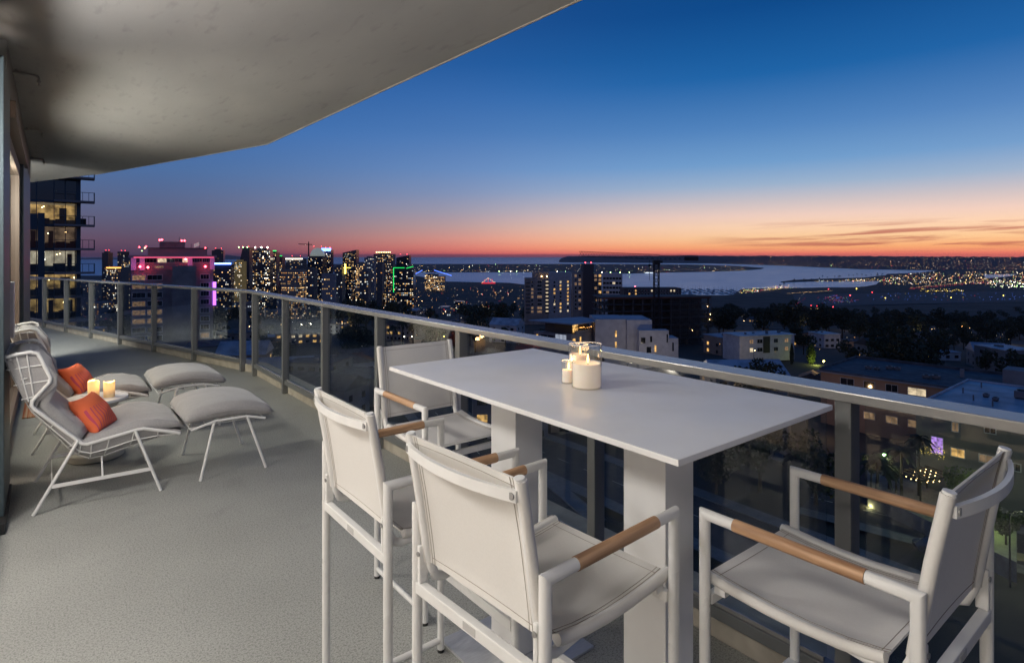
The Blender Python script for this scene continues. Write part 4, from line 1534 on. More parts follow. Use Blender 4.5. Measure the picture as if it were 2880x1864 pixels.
def tower(label, px0, px1, pytop, Y, depth, body, rot=0.0, floor=3.3, bay=3.0, prob=0.3, mats=(0, 1, 2, 3), fill=(0.5, 0.42), cat='building', group='downtown towers', top='box', red=True, name='tower', z_lo=-1, lights=None):
    rot = R(rot)
    pc = (px0 + px1) / 2
    p, rz = local(pc, Y, rot)
    g = ground(p.x, p.y)
    H = EYE - (pytop - HOR) / FPX * Y - g
    W = (px1 - px0) / FPX * Y
    w = max(W * 0.35, (W - depth * abs(math.sin(rot))) / math.cos(rot))
    t = thing(name, label, cat, (p.x, p.y, g - 0.5), rz, group)
    hw, hd = w / 2, depth / 2
    if top == 'slant':
        m = MB().add([(-hw, -hd, 0), (hw, -hd, 0), (hw, hd, 0), (-hw, hd, 0), (-hw, -hd, H * 0.94), (hw, -hd, H), (hw, hd, H), (-hw, hd, H * 0.94)],
                     [(0, 3, 2, 1), (4, 5, 6, 7), (0, 1, 5, 4), (1, 2, 6, 5), (2, 3, 7, 6), (3, 0, 4, 7)])
        m.build('wall', body, t)
        Hw = H * 0.93
    elif top == 'wedge':
        m = MB().add([(-hw, -hd, 0), (hw, -hd, 0), (hw, hd, 0), (-hw, hd, 0), (-hw * 0.1, -hd, H), (hw, -hd, H), (hw, hd, H), (-hw * 0.1, hd, H), (-hw, -hd, H * 0.55), (-hw, hd, H * 0.55)],
                     [(0, 3, 2, 1), (4, 5, 6, 7), (0, 1, 5, 4, 8), (1, 2, 6, 5), (2, 3, 9, 7, 6), (3, 0, 8, 9), (8, 4, 7, 9)])
        m.build('wall', body, t)
        Hw = H * 0.53
    elif top == 'dome':
        MB().box(-hw, hw, -hd, hd, 0, H * 0.84).build('wall', body, t)
        MB().lathe([(hw * 0.95 * math.cos(a), H * 0.84 + H * 0.15 * math.sin(a)) for a in [R(v_) for v_ in (0, 15, 30, 45, 60, 75, 85)]], 24).build('dome', mat('lit_dome', (0.3, 0.32, 0.32), 0.4, emit=(0.75, 0.85, 0.75), es=0.22, sample=False), t, smooth=True)
        Hw = H * 0.83
    else:
        MB().box(-hw, hw, -hd, hd, 0, H * (0.97 if top == 'box' else 1.0)).build('wall', body, t)
        if top == 'box':
            MB().box(-hw * 0.6, hw * 0.5, -hd * 0.6, hd * 0.6, H * 0.97, H).build('plant_room', body, t)
        Hw = H * 0.955
    # windows
    mb = MB()
    nf = max(2, int(Hw / floor))
    faces = [('f', w)]
    if abs(rot) > 0.05:
        faces.append(('r' if rot < 0 else 'l', depth))
    e_ = 0.25
    z0 = max(0.0, z_lo)
    for fc, L_ in faces:
        nb = max(1, int(L_ / bay))
        for k in range(nf):
            row_p = prob * random.choice((0.3, 0.6, 0.8, 1.0, 1.5))
            for j in range(nb):
                if random.random() > row_p:
                    continue
                jit = random.uniform(-0.2, 0.2)
                u0 = -L_ / 2 + L_ * (j + 0.5 + jit - fill[0] / 2) / nb
                u1 = -L_ / 2 + L_ * (j + 0.5 + jit + fill[0] / 2) / nb
                z = Hw * (k + 0.5 - fill[1] / 2) / nf
                z1 = Hw * (k + 0.5 + fill[1] / 2) / nf
                if z < z0:
                    continue
                mb.cur = random.choice(mats) if random.random() < 0.6 else random.choice((2, 3, 4, 2, 5 if random.random() < 0.3 else 2))
                if fc == 'f':
                    q_ = [(u0, -hd - e_, z), (u1, -hd - e_, z), (u1, -hd - e_, z1), (u0, -hd - e_, z1)]
                elif fc == 'r':
                    q_ = [(hw + e_, u0, z), (hw + e_, u1, z), (hw + e_, u1, z1), (hw + e_, u0, z1)]
                else:
                    q_ = [(-hw - e_, u0, z), (-hw - e_, u1, z), (-hw - e_, u1, z1), (-hw - e_, u0, z1)]
                mb.add(q_, [(0, 1, 2, 3)])
    if mb.v:
        tag(mb.build('lit_windows', WINM, t), kind='stuff')
    if red:
        l_ = Lights()
        for sx in (-1, 1):
            l_.add((sx * hw * 0.5, 0, H + 2.5), Y * 0.0005, 'red', 16.0)
        o = l_.build('obstruction_lights', t)
    if lights:
        l_ = Lights()
        lights(l_, hw, hd, H)
        l_.build('accent_lights', t)
    return t


random.seed(21)
B0, B1, B2, B3 = M_BODY
DT = 'downtown towers'


def topline(c, st, zf=1.0, wd=3.0):
    return lambda l_, hw, hd, H: l_.strip((-hw, -hd - 0.5, H * zf), (hw, -hd - 0.5, H * zf), wd, c, st)


def spots(c, st, n_, r_=3.0):
    def f(l_, hw, hd, H):
        for i in range(n_):
            l_.add((-hw * 0.7 + 1.4 * hw * i / max(1, n_ - 1), -hd - 1, H + 1), r_, c, st)
    return f


def outline(l_, hw, hd, H):
    l_.strip((-hw, -hd - 1, H * 0.05), (-hw, -hd - 1, H), 1.0, 'kelly', 1.4)
    l_.strip((-hw, -hd - 1, H), (hw * 0.1, -hd - 1, H), 1.0, 'kelly', 1.4)
    l_.strip((hw * 0.3, -hd - 1, H * 0.99), (hw, -hd - 1, H * 1.03), 1.0, 'kelly', 1.4)


tower('slim dark twin tower with red roof lamps beyond the glass balconies', 293.5, 311, 706, 1500, 18, B1, prob=0.12, mats=(3, 1))
tower('slim dark tower with red roof lamps left of the pink lit hotel', 337, 357, 707, 1500, 18, B1, prob=0.10, mats=(3, 1), top='flat')
tower('low office block with a glowing top floor left of the pink lit hotel', 312, 352, 748, 1150, 24, B0, prob=0.55, mats=(0, 2, 1), red=False, lights=topline('amber', 3.0, 0.97, 2.2))
tower('dark mid rise block with yellow windows beside the pink lit hotel', 350, 374, 722, 1250, 20, B0, prob=0.35, red=False)
tower('broad dark tower with red roof lamps right of the pink lit hotel', 596, 633, 700, 1700, 30, B1, rot=18, prob=0.05, mats=(3,))
tower('dark office tower with a bright blue band along its top', 603, 657, 738, 1000, 26, B1, rot=14, prob=0.32, red=False, bay=2.8, lights=topline('blue', 16.0, 0.985, 2.2))
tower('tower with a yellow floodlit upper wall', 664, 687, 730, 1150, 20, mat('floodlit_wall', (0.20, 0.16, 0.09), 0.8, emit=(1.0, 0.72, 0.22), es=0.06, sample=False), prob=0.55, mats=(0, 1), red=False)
tower('tower with a slanted floodlit green glass top', 674, 708, 696, 1450, 26, B1, prob=0.30, top='wedge', mats=(0, 2, 1), lights=spots('green', 9.0, 3, 1.6))
tower('wide dark tower with bright scattered windows and white roof lamps', 713, 766, 697, 1200, 30, B1, rot=12, prob=0.55, bay=2.8, floor=3.3, mats=(0, 1, 5, 3, 2), red=False, lights=spots('white', 30.0, 3, 1.5))
tower('tower edged with a green line on its sloping roof', 764, 782, 705, 1350, 20, B1, prob=0.5, mats=(0, 1, 2), red=False, lights=topline('kelly', 3.0, 1.0, 1.5))
tower('shorter tower with a curved green roof line', 780, 798, 719, 1400, 20, B1, prob=0.35, red=False, lights=topline('kelly', 1.6, 1.0, 1.6))
tower('square tower with a lit crown and dark sides', 810, 857, 722, 1350, 28, B0, prob=0.28, bay=4, lights=topline('white', 3.0, 0.96, 2.6))
tower('brown hotel slab with a full grid of amber windows', 794, 858, 757, 850, 20, B2, rot=-16, prob=0.72, bay=2.8, floor=3.0, fill=(0.45, 0.4), mats=(4, 0, 2), red=False, top='flat')
tower('tower with a glowing glass dome', 872, 914, 695, 1400, 34, B1, prob=0.25, top='dome', mats=(3, 1, 0))
tower('tower with a blue and violet lit crown', 910, 934, 698, 1450, 24, B1, prob=0.45, mats=(0, 3, 1), lights=topline('blue', 7.0, 0.975, 7.0))
tower('narrow dark block before the domed tower', 862, 888, 751, 950, 20, B0, prob=0.25, red=False)
tower('grey block with scattered windows below the domed tower', 905, 946, 769, 850, 20, B3, rot=10, prob=0.3, red=False, top='flat')
tower('dark block with few windows beside the cross shaped sign', 945, 967, 745, 1000, 20, B0, prob=0.3, red=False)
tower('dark glass tower with a sloping roof line', 968, 1006, 702, 1500, 28, B1, prob=0.35, top='slant', mats=(2, 0, 3), red=False)
tower('office block with yellow floodlit arcade floors', 1004, 1029, 736, 1300, 22, B2, prob=0.7, mats=(0, 2), red=False, floor=4)
tower('pale residential tower with dark balconies', 1028, 1055, 720, 1350, 22, B3, prob=0.3, mats=(3, 1), red=False)
tower('tall amber lit tower with a fringe of roof lamps', 1055, 1109, 710, 1400, 30, B0, prob=0.5, bay=2.8, mats=(0, 4, 2, 1), red=False, lights=spots('warm', 9.0, 9, 1.4))
tower('blank dark slab before the amber lit tower', 1063, 1078, 739, 950, 16, B0, prob=0.03, red=False, top='flat')
tower('black tower beside the bay with dim windows', 1117, 1154, 717, 1500, 28, B1, prob=0.12, top='slant', red=True)
tower('block outlined with green neon strips', 1111, 1166, 752, 1050, 24, B1, prob=0.42, mats=(0, 3, 1), red=False, top='flat', lights=outline)
tower('small dark block with pale windows below the green outlined block', 1015, 1040, 757, 900, 18, B0, prob=0.4, red=False)
tower('waterfront hotel with dense yellow windows', 1197, 1232, 769, 1900, 30, B2, prob=0.75, bay=4.0, mats=(0, 0, 2), red=False, fill=(0.55, 0.5), lights=None)
tower('lower wing of the waterfront hotel with yellow windows', 1226, 1252, 776, 1850, 26, B2, prob=0.75, bay=4.0, mats=(0, 0, 2), red=False, top='flat')
# low fill between the towers
for i in range(72):
    px = random.uniform(240, 1340)
    wpx = random.uniform(14, 46)
    Y = random.uniform(750, 1500)
    ht = random.uniform(10, 38) if px < 1180 else random.uniform(6, 14)
    p = FW * Y + RT * ((px - 1440) / FPX * Y)
    py = HOR - (ground(p.x, p.y) + ht - EYE) / Y * FPX
    bi = random.randrange(4)
    pb = random.uniform(0.1, 0.5)
    tp = random.choice(('flat', 'box'))
    tower('%s %s %s roofed city block with %s lit windows among the downtown towers' % ('tall' if ht > 24 else ('mid height' if ht > 14 else 'low'), ('dark concrete', 'dark glass', 'beige', 'grey stucco')[bi], {'flat': 'flat', 'box': 'stepped'}[tp], 'many' if pb > 0.3 else 'few'),
          px - wpx / 2, px + wpx / 2, py, Y, 22, M_BODY[bi], rot=random.choice((-25, -12, 0, 14, 28)), prob=pb, mats=(0, 1, 2, 3, 4), red=False, group='low city blocks downtown', name='city_block', top=tp)
# street glow between the blocks
L = Lights()
for i in range(760):
    px = random.uniform(200, 1480)
    Y = random.uniform(700, 2400) if px < 1250 else random.uniform(700, 1900)
    p = FW * Y + RT * ((px - 1440) / FPX * Y)
    z = ground(p.x, p.y) + random.uniform(5, 14)
    big = random.random()
    L.add((p.x, p.y, z), Y * random.uniform(0.00015, 0.0004), pick(('warm', 4), ('white', 4), ('amber', 4), ('red', 0.9), ('green', 0.5), ('blue', 0.25)), 20.0 if big > 0.92 else (7.0 if big > 0.5 else 2.5))
# sign cross and blue cable lights by the convention centre
a_, b_ = at(971, 742, 1000), at(971, 770, 1000)
L.strip(a_, b_, 1.8, 'yellow', 7.0)
L.strip(at(957, 753, 1000), at(986, 753, 1000), 1.2, 'yellow', 3.0)
for q0, q1 in (((1165, 772), (1188, 760)), ((1221, 760), (1270, 775))):
    L.strip(at(q0[0], q0[1], 2450), at(q1[0], q1[1], 2450), 2.0, 'blue', 3.0)
L.build('downtown_street_lights', label='street lamps and signs glowing between the downtown blocks')

# harbour ship lit red --------------------------------------------------------
sp = gp(1373, 800, SEA)
ship = thing('tall_ship', 'old sailing ship floodlit red with strings of lamps on its masts', 'ship', (sp.x, sp.y, SEA), -YAW + 0.2)
hull = [(-26, -4), (20, -4.5), (30, 0), (20, 4.5), (-26, 4)]
MB().prism(hull, -1, 8).build('hull', mat('red_lit_hull', (0.3, 0.05, 0.06), 0.6, emit=LC['red'], es=0.7, sample=False), ship)
for x_, h_ in ((-16, 20), (0, 26), (16, 22)):
    MB().tube([(x_, 0, 8), (x_, 0, h_)], 0.7, 6).build('mast', mat('lit_mast', (0.3, 0.1, 0.08), 0.6, emit=LC['red'], es=1.5, sample=False), ship)
l_ = Lights()
for a_, b_ in (((-26, 0, 8), (0, 0, 27)), ((0, 0, 26), (28, 0, 8))):
    for i in range(12):
        t_ = i / 11
        l_.add(tuple(a_[k] + (b_[k] - a_[k]) * t_ for k in range(3)), 0.5, 'warm', 9.0)
l_.build('string_lights', ship)

# boats in the marina and pier ------------------------------------------------
random.seed(5)
hull_me = MB().prism([(-6, -1.8), (3, -2.0), (7, 0), (3, 2.0), (-6, 1.8)], -0.3, 1.5).mesh('hull', mat('pale_hull', (0.35, 0.36, 0.40), 0.5))
mast_me = MB().tube([(0, 0, 1.5), (0, 0, 15)], 0.16, 5).box(-3, 2, -1.1, 1.1, 1.5, 2.5).mesh('mast_and_cabin', mat('boat_trim', (0.16, 0.16, 0.19), 0.5))
nb = 0
for row in range(9):
    for k in range(11):
        px = 1880 + k * 22 + row * 7 + random.uniform(-4, 4)
        py = 812 + row * 2.2 + k * 0.5 + random.uniform(-0.6, 0.6)
        if not (1880 < px < 2080 and py < interp([(1880, 826), (2080, 829)], px)):
            continue
        p = gp(px, py, SEA)
        t = thing('sailing_boat', 'small sailing boat moored in the marina rows', 'boat', (p.x, p.y, SEA), -YAW + random.uniform(-0.2, 0.2), 'boats moored in the marina')
        link('hull', hull_me, t)
        link('mast', mast_me, t)
        nb += 1

# ================================================================== NEAR AND MIDDLE BUILDINGS
random.seed(31)
M_BLUEMETAL = mat('blue_metal_cladding', (0.035, 0.06, 0.085), 0.4, 0.3)
M_DKGLASS = mat('dark_window_glass', (0.012, 0.016, 0.022), 0.06, spec=0.8)
M_STUCCO = mat('white_stucco', rough=0.9)
noise_col(M_STUCCO, (0.42, 0.41, 0.42), (0.52, 0.51, 0.52), scale=0.6, detail=6)
M_TANST = mat('tan_stucco', rough=0.9)
noise_col(M_TANST, (0.30, 0.20, 0.14), (0.36, 0.25, 0.18), scale=0.5, detail=6)
M_CONC = mat('weathered_concrete', rough=0.9)
noise_col(M_CONC, (0.20, 0.18, 0.18), (0.30, 0.28, 0.27), scale=0.25, detail=8)
M_TRIM = mat('white_window_trim', (0.55, 0.54, 0.52), 0.6)
M_WROOF = mat('white_roof_membrane', rough=0.55)
noise_col(M_WROOF, (0.28, 0.30, 0.33), (0.50, 0.52, 0.56), scale=0.35, detail=8, lo=0.36, hi=0.62)
M_BROOF = mat('pale_blue_roof', rough=0.6)
noise_col(M_BROOF, (0.20, 0.25, 0.31), (0.30, 0.35, 0.42), scale=0.3, detail=6)
M_DKROOF = mat('dark_gravel_roof', rough=0.9)
noise_col(M_DKROOF, (0.06, 0.062, 0.068), (0.12, 0.12, 0.13), scale=0.6, detail=8)
M_AC = mat('roof_machine_metal', (0.16, 0.16, 0.17), 0.5, 0.5)


def lit(name, col, s_, var=0.5, scale=1.2):
    """lit room seen through a window: warm light with furniture-like variation"""
    if name in MATS:
        return MATS[name]
    m = mat(name, (0.05, 0.045, 0.04), 0.7, emit=col, es=s_, sample=False)
    nt, ln, b = nodes(m)
    tc = nt.new('ShaderNodeTexCoord')
    no = nt.new('ShaderNodeTexNoise')
    no.inputs['Scale'].default_value = scale
    no.inputs['Detail'].default_value = 3
    ln.new(tc.outputs['Object'], no.inputs['Vector'])
    mr = nt.new('ShaderNodeMapRange')
    mr.inputs[1].default_value = 0.35
    mr.inputs[2].default_value = 0.68
    mr.inputs[3].default_value = s_ * (1 - var)
    mr.inputs[4].default_value = s_ * (1 + var)
    ln.new(no.outputs[0], mr.inputs[0])
    ln.new(mr.outputs[0], b.inputs['Emission Strength'])
    return m


LIT_Y = lit('lit_room_yellow', (1.0, 0.56, 0.17), 0.85, 0.7)
LIT_D = lit('lit_room_dim', (1.0, 0.60, 0.32), 0.22, 0.6)
LIT_W = lit('lit_room_white', (1.0, 0.80, 0.52), 0.75, 0.4)
LIT_V = lit('lit_room_violet', (0.60, 0.32, 1.0), 0.8, 0.7, 2.5)


def base_thing(name, label, px, Y, rot=0.0, cat='building', z=None, group=None):
    p = FW * Y + RT * ((px - 1440) / FPX * Y)
    g = ground(p.x, p.y) if z is None else z
    return thing(name, label, cat, (p.x, p.y, g), -YAW + R(rot), group), g


def window(t, x0, x1, z0, z1, y, m, frame=0.07, out=-1, axis='x', mull=1):
    """framed window standing on a wall plane; axis x: wall runs along x at y; axis y: wall runs along y at x=y"""
    e = 0.05 * out
    f = MB()
    def bx(a0, a1, c0, c1, n0, n1):
        lo, hi = sorted((n0, n1))
        if axis == 'x':
            f.box(a0, a1, lo, hi, c0, c1)
        else:
            f.box(lo, hi, a0, a1, c0, c1)
    bx(x0 - frame, x0, z0 - frame, z1 + frame, y, y + 2 * e)
    bx(x1, x1 + frame, z0 - frame, z1 + frame, y, y + 2 * e)
    bx(x0, x1, z1, z1 + frame, y, y + 2 * e)
    bx(x0, x1, z0 - frame, z0, y, y + 2.6 * e)
    for k in range(1, mull + 1):
        xm = x0 + (x1 - x0) * k / (mull + 1)
        bx(xm - 0.025, xm + 0.025, z0, z1, y, y + 1.5 * e)
    o = f.build('window', M_TRIM, t)
    g = MB()
    if axis == 'x':
        g.box(x0, x1, *sorted((y + 0.2 * e, y + 0.6 * e)), z0, z1)
    else:
        g.box(*sorted((y + 0.2 * e, y + 0.6 * e)), x0, x1, z0, z1)
    g.build('pane', m, o)
    return o


# ---- glass tower with balconies on the left -----------------------------------
gt, g0 = base_thing('glass_tower', 'dark blue glass apartment tower with projecting balconies and lit rooms', 150, 74, 38.2)
def X(px):
    return (px - 150) * 0.0354
zs = [8.7 + 3.03 * k - g0 for k in range(-12, 4)]
MB().box(-10, X(229), 5.0, 12, 0, zs[-1]).build('core', M_BLUEMETAL, gt)
MB().box(X(216), X(229), 0.02, 4.98, 0, zs[-1]).build('corner_wall', M_BLUEMETAL, gt)
for px in (103, 152, 184):
    MB().box(X(px) - 0.05, X(px) + 0.05, -0.06, 0.08, 0, zs[-1]).build('mullion', M_BLUEMETAL, gt)
MB().box(X(107), X(126), -0.75, -0.08, 6.9 + 3, 7.0 - g0).build('fin', M_BLUEMETAL, gt)
MB().box(X(71) - 5, X(107) - 0.02, -0.70, -0.10, 4.9 - g0, 6.9 - g0).build('spandrel', M_BLUEMETAL, gt)
M_TGLASS = glass_mat('tower_glass', (0.62, 0.66, 0.70), 1.5)
rooms = {3: 'D', 2: 'dark', 1: 'dark', 0: 'dark', -1: 'Y', -2: 'D', -3: 'W', -4: 'Y', -5: 'Y', -6: 'D', -7: 'Y'}
M_LAMPB = lmat('warm', 16.0)
bay = [(-9.8, X(103) - 0.06), (X(103) + 0.06, X(152) - 0.06), (X(152) + 0.06, X(184) - 0.06), (X(184) + 0.06, X(216) - 0.01)]
for i, k in enumerate(range(-12, 4)):
    z = zs[i]
    MB().box(-10, X(229) + 0.02, -0.12, 4.97, z - 0.32, z).build('floor_slab', M_BLUEMETAL, gt)
    bs = MB().box(X(152), X(269), -1.9, -0.13, z - 0.26, z - 0.02).build('balcony_slab', M_CONC, gt)
    rl = MB()
    for px in (152, 184, 214, 233, 251, 268):
        rl.box(X(px) - 0.025, X(px) + 0.025, -1.88, -1.83, z - 0.02, z + 1.05)
    rl.box(X(152), X(269), -1.89, -1.82, z + 1.0, z + 1.06)
    for yy in (-1.2, -0.5):
        rl.box(X(268) - 0.03, X(268) + 0.03, yy, yy + 0.05, z - 0.02, z + 1.0)
    rl.box(X(268) - 0.035, X(268) + 0.035, -1.81, -0.2, z + 1.0, z + 1.06)
    rl.build('balcony_railing', M_BLUEMETAL, gt)
    zc = z + 3.03 - 0.32
    kind = rooms.get(k, random.choice(('D', 'dark', 'Y')))
    for j, (a, b_) in enumerate(bay):
        MB().box(a, b_, 0.0, 0.02, z + 0.01, zc - 0.01).build('pane', M_TGLASS if kind != 'dark' else M_DKGLASS, gt)
    if kind != 'dark':
        mm = {'Y': LIT_Y, 'D': LIT_D, 'W': LIT_W}[kind]
        rm2 = MB()
        rm2.box(-9.9, X(216) - 0.1, 3.6, 3.7, z + 0.75, zc)
        rm2.build('lit_back_wall', mm, gt)
        MB().box(-9.9, X(216) - 0.1, 0.6, 3.59, zc - 0.03, zc - 0.005).build('lit_ceiling', LIT_D if kind != 'Y' else lit('lit_ceiling_bright', (1.0, 0.70, 0.36), 0.35, 0.3), gt)
        fu = MB()
        for q_ in range(5):
            x0 = random.uniform(-5, 2.6)
            fu.box(x0, x0 + random.uniform(0.5, 1.4), random.uniform(1.2, 2.4), 2.8, z + 0.01, z + random.uniform(0.5, 1.1))
        for q_ in range(2):
            x0 = random.uniform(-4, 2.4)
            fu.box(x0, x0 + 0.5, 3.3, 3.58, z + 0.01, z + 2.3)
        fu.build('furniture', mat('dark_furniture', (0.03, 0.025, 0.022), 0.7), gt)
        l_ = Lights()
        for q_ in range(3):
            l_.add((random.uniform(-4.5, 2.8), 1.8, zc - random.uniform(0.15, 0.9)), 0.09, 'warm', 20.0)
        l_.build('room_lamps', gt)

# ---- hotel with pink and violet lights -----------------------------------------
ht, g0 = base_thing('roof_lit_hotel', 'concrete hotel block with pink and violet lit crown and a flag', 490, 230, 30.0)
def X(px):
    return (px - 490) / FPX * 230 * 0.866
def Zr(py):
    return EYE - (py - HOR) / FPX * 230 - g0
M_PINKC = mat('pink_washed_concrete', (0.30, 0.26, 0.26), 0.85)
MB().box(X(372), X(603), 0, 24, 0, Zr(759)).build('wall', M_CONC, ht)
MB().box(X(484), X(552), -3.5, -0.02, 0, Zr(747)).build('stair_tower', M_CONC, ht)
MB().box(X(379), X(600), 1.2, 23, Zr(759), Zr(725)).build('crown_floor', M_PINKC, ht)
MB().box(X(366), X(613), -1.6, 25.5, Zr(725), Zr(718)).build('roof_slab', M_PINKC, ht)
MB().box(X(416), X(586), 4, 20, Zr(718), Zr(698)).build('roof_storey', M_PINKC, ht)
MB().box(X(412), X(590), 3.4, 20.6, Zr(698), Zr(696.5)).build('roof_slab', M_DKROOF, ht)
MB().box(X(448), X(521), 6, 16, Zr(696.5), Zr(679)).build('plant_room', M_CONC, ht)
for px in (379, 402, 535, 600):
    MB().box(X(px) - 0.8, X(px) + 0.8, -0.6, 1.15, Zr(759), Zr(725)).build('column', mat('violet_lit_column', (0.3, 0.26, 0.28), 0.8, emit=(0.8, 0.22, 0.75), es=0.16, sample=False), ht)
for a, b_, k in ((386, 400, 'k'), (405, 440, 'k'), (444, 468, 'y'), (470, 512, 'k'), (514, 532, 'y'), (541, 570, 'k'), (572, 596, 'k')):
    window(ht, X(a), X(b_), Zr(738), Zr(727), 1.2, LIT_W if k == 'y' else M_DKGLASS, 0.2, mull=3)
for a, b_ in ((436, 460), (520, 532)):
    window(ht, X(a), X(b_), Zr(753), Zr(748), 1.2, LIT_D, 0.1, mull=2)
for r_ in range(9):
    for a, b_ in ((376, 410), (416, 456), (566, 590)):
        window(ht, X(a), X(b_), Zr(786 + r_ * 24), Zr(773 + r_ * 24), 0.0, M_DKGLASS if random.random() < 0.6 else LIT_D, 0.25, mull=2)
l_ = Lights()
for px, py, c_, s_, r_ in ((450, 676, 'red', 16, 0.8), (456, 675, 'red', 16, 0.8), (511, 677, 'red', 16, 0.8), (519, 677, 'red', 16, 0.8), (395, 696, 'red', 16, 0.6), (413, 694, 'red', 16, 0.6), (579, 697, 'red', 16, 0.6),
                       (397, 749, 'red', 30, 0.9), (418, 751, 'red', 30, 0.9), (522, 729, 'red', 30, 0.9), (579, 750, 'red', 30, 0.9), (410, 698, 'warm', 9, 0.5), (402, 706, 'green', 3, 0.5)):
    p_ = (X(px), -1.9, Zr(py))
    l_.add(p_, r_ * 0.55, c_, s_)
l_.strip((X(603) + 0.4, -0.6, Zr(862)), (X(603) + 0.4, -0.6, Zr(795)), 1.1, 'purple', 3.0)
l_.strip((X(380), -1.7, Zr(724)), (X(604), -1.7, Zr(724)), 0.35, 'pink', 1.2)
l_.build('crown_lights', ht)
for px, py, en, col in ((400, 748, 55, (1, 0.12, 0.25)), (522, 735, 50, (1, 0.15, 0.3)), (580, 748, 45, (1, 0.12, 0.3)), (380, 745, 45, (0.6, 0.2, 1)), (602, 745, 45, (0.6, 0.2, 1))):
    L_ = bpy.data.lights.new('flood_light', 'POINT')
    L_.energy = en
    L_.color = col
    L_.shadow_soft_size = 0.5
    o = bpy.data.objects.new('flood_light', L_)
    COL.objects.link(o)
    o.parent = ht
    o.location = (X(px), -2.6, Zr(py))
MB().tube([(X(565), 8, Zr(698)), (X(565), 8, Zr(677))], 0.12, 6).tube([(X(505), 8, Zr(679)), (X(505), 8, Zr(665))], 0.1, 6).tube([(X(540), 8, Zr(698)), (X(540), 8, Zr(684))], 0.1, 6).build('flag_pole', M_AC, ht)
fg = [[(X(565) - 0.1 - u * 2.0, 8 + 0.25 * math.sin(u * 5), Zr(678.5) - v * 1.5 - u * 0.9) for v in (0, 0.5, 1)] for u in [k / 6 for k in range(7)]]
MB().grid(fg).build('flag', mat('lit_flag', (0.7, 0.62, 0.62), 0.9, emit=(1, 0.7, 0.65), es=0.25, sample=False), ht, smooth=True)  # emission stands in for light falling on the cloth

# ---- pair of white apartment towers -------------------------------------------
def slab_tower(label, spec, px, Y, rot, cat='building'):
    t, g = base_thing('apartment_tower', label, px, Y, rot, cat)
    return t, g
Yt = 505.0
wt, g0 = base_thing('apartment_tower', 'pale apartment tower with stacked dark balconies and a column of lit windows', 1543, Yt)
def X(px):
    return (px - 1543) / FPX * Yt
def Zr(py):
    return EYE - (py - HOR) / FPX * Yt - g0
MB().box(X(1476), X(1543), 0, 16, 0, Zr(782)).build('wall', M_CONC, wt)
MB().add([(X(1543), 0, 0), (X(1611), 14, 0), (X(1611), 30, 0), (X(1543), 16, 0), (X(1543), 0, Zr(766)), (X(1611), 14, Zr(766)), (X(1611), 30, Zr(766)), (X(1543), 16, Zr(766))],
         [(0, 1, 5, 4), (1, 2, 6, 5), (2, 3, 7, 6), (3, 0, 4, 7), (4, 5, 6, 7)]).build('side_wall', M_STUCCO, wt)
MB().box(X(1498), X(1545), 3, 14, Zr(782), Zr(765)).build('plant_room', M_CONC, wt)
for r_ in range(9):
    y0 = 790 + r_ * 10.4
    for a, b_ in ((1479, 1490), (1534, 1543.5)):
        MB().box(X(a), X(b_), -1.2, -0.02, Zr(y0 + 7), Zr(y0 + 3.5)).build('balcony', M_BLUEMETAL, wt)
    window(wt, X(1494), X(1500), Zr(y0 + 6), Zr(y0), 0, LIT_D if random.random() < 0.35 else M_DKGLASS, 0.2)
    window(wt, X(1511), X(1524), Zr(y0 + 6), Zr(y0), 0, LIT_D if random.random() < 0.35 else M_DKGLASS, 0.2)
    window(wt, X(1535), X(1542), Zr(y0 + 6), Zr(y0), 0, LIT_W if random.random() < 0.85 else LIT_D, 0.2)
    for f_, pr in ((0.25, 0.4), (0.52, 0.8), (0.85, 0.5)):
        xa = X(1543) + (X(1611) - X(1543)) * f_
        ya = 14 * f_
        m_ = random.choice((LIT_W, LIT_Y)) if random.random() < pr else M_DKGLASS
        dx, dy = (X(1611) - X(1543)), 14.0
        L2 = math.hypot(dx, dy)
        tx, ty = dx / L2, dy / L2
        w_ = MB()
        q0 = Vector((xa + ty * 0.12, ya - tx * 0.12, 0))
        w_.beam((q0.x - tx * 0.8, q0.y - ty * 0.8, Zr(y0 + 4)), (q0.x + tx * 0.8, q0.y + ty * 0.8, Zr(y0 + 4)), 0.2, 1.6)
        w_.build('window', m_, wt)
l_ = Lights()
l_.add((X(1523), -0.6, Zr(777)), 0.55, 'warm', 20.0)
l_.add((X(1538), -0.6, Zr(777)), 0.55, 'warm', 20.0)
l_.build('roof_lamps', wt)

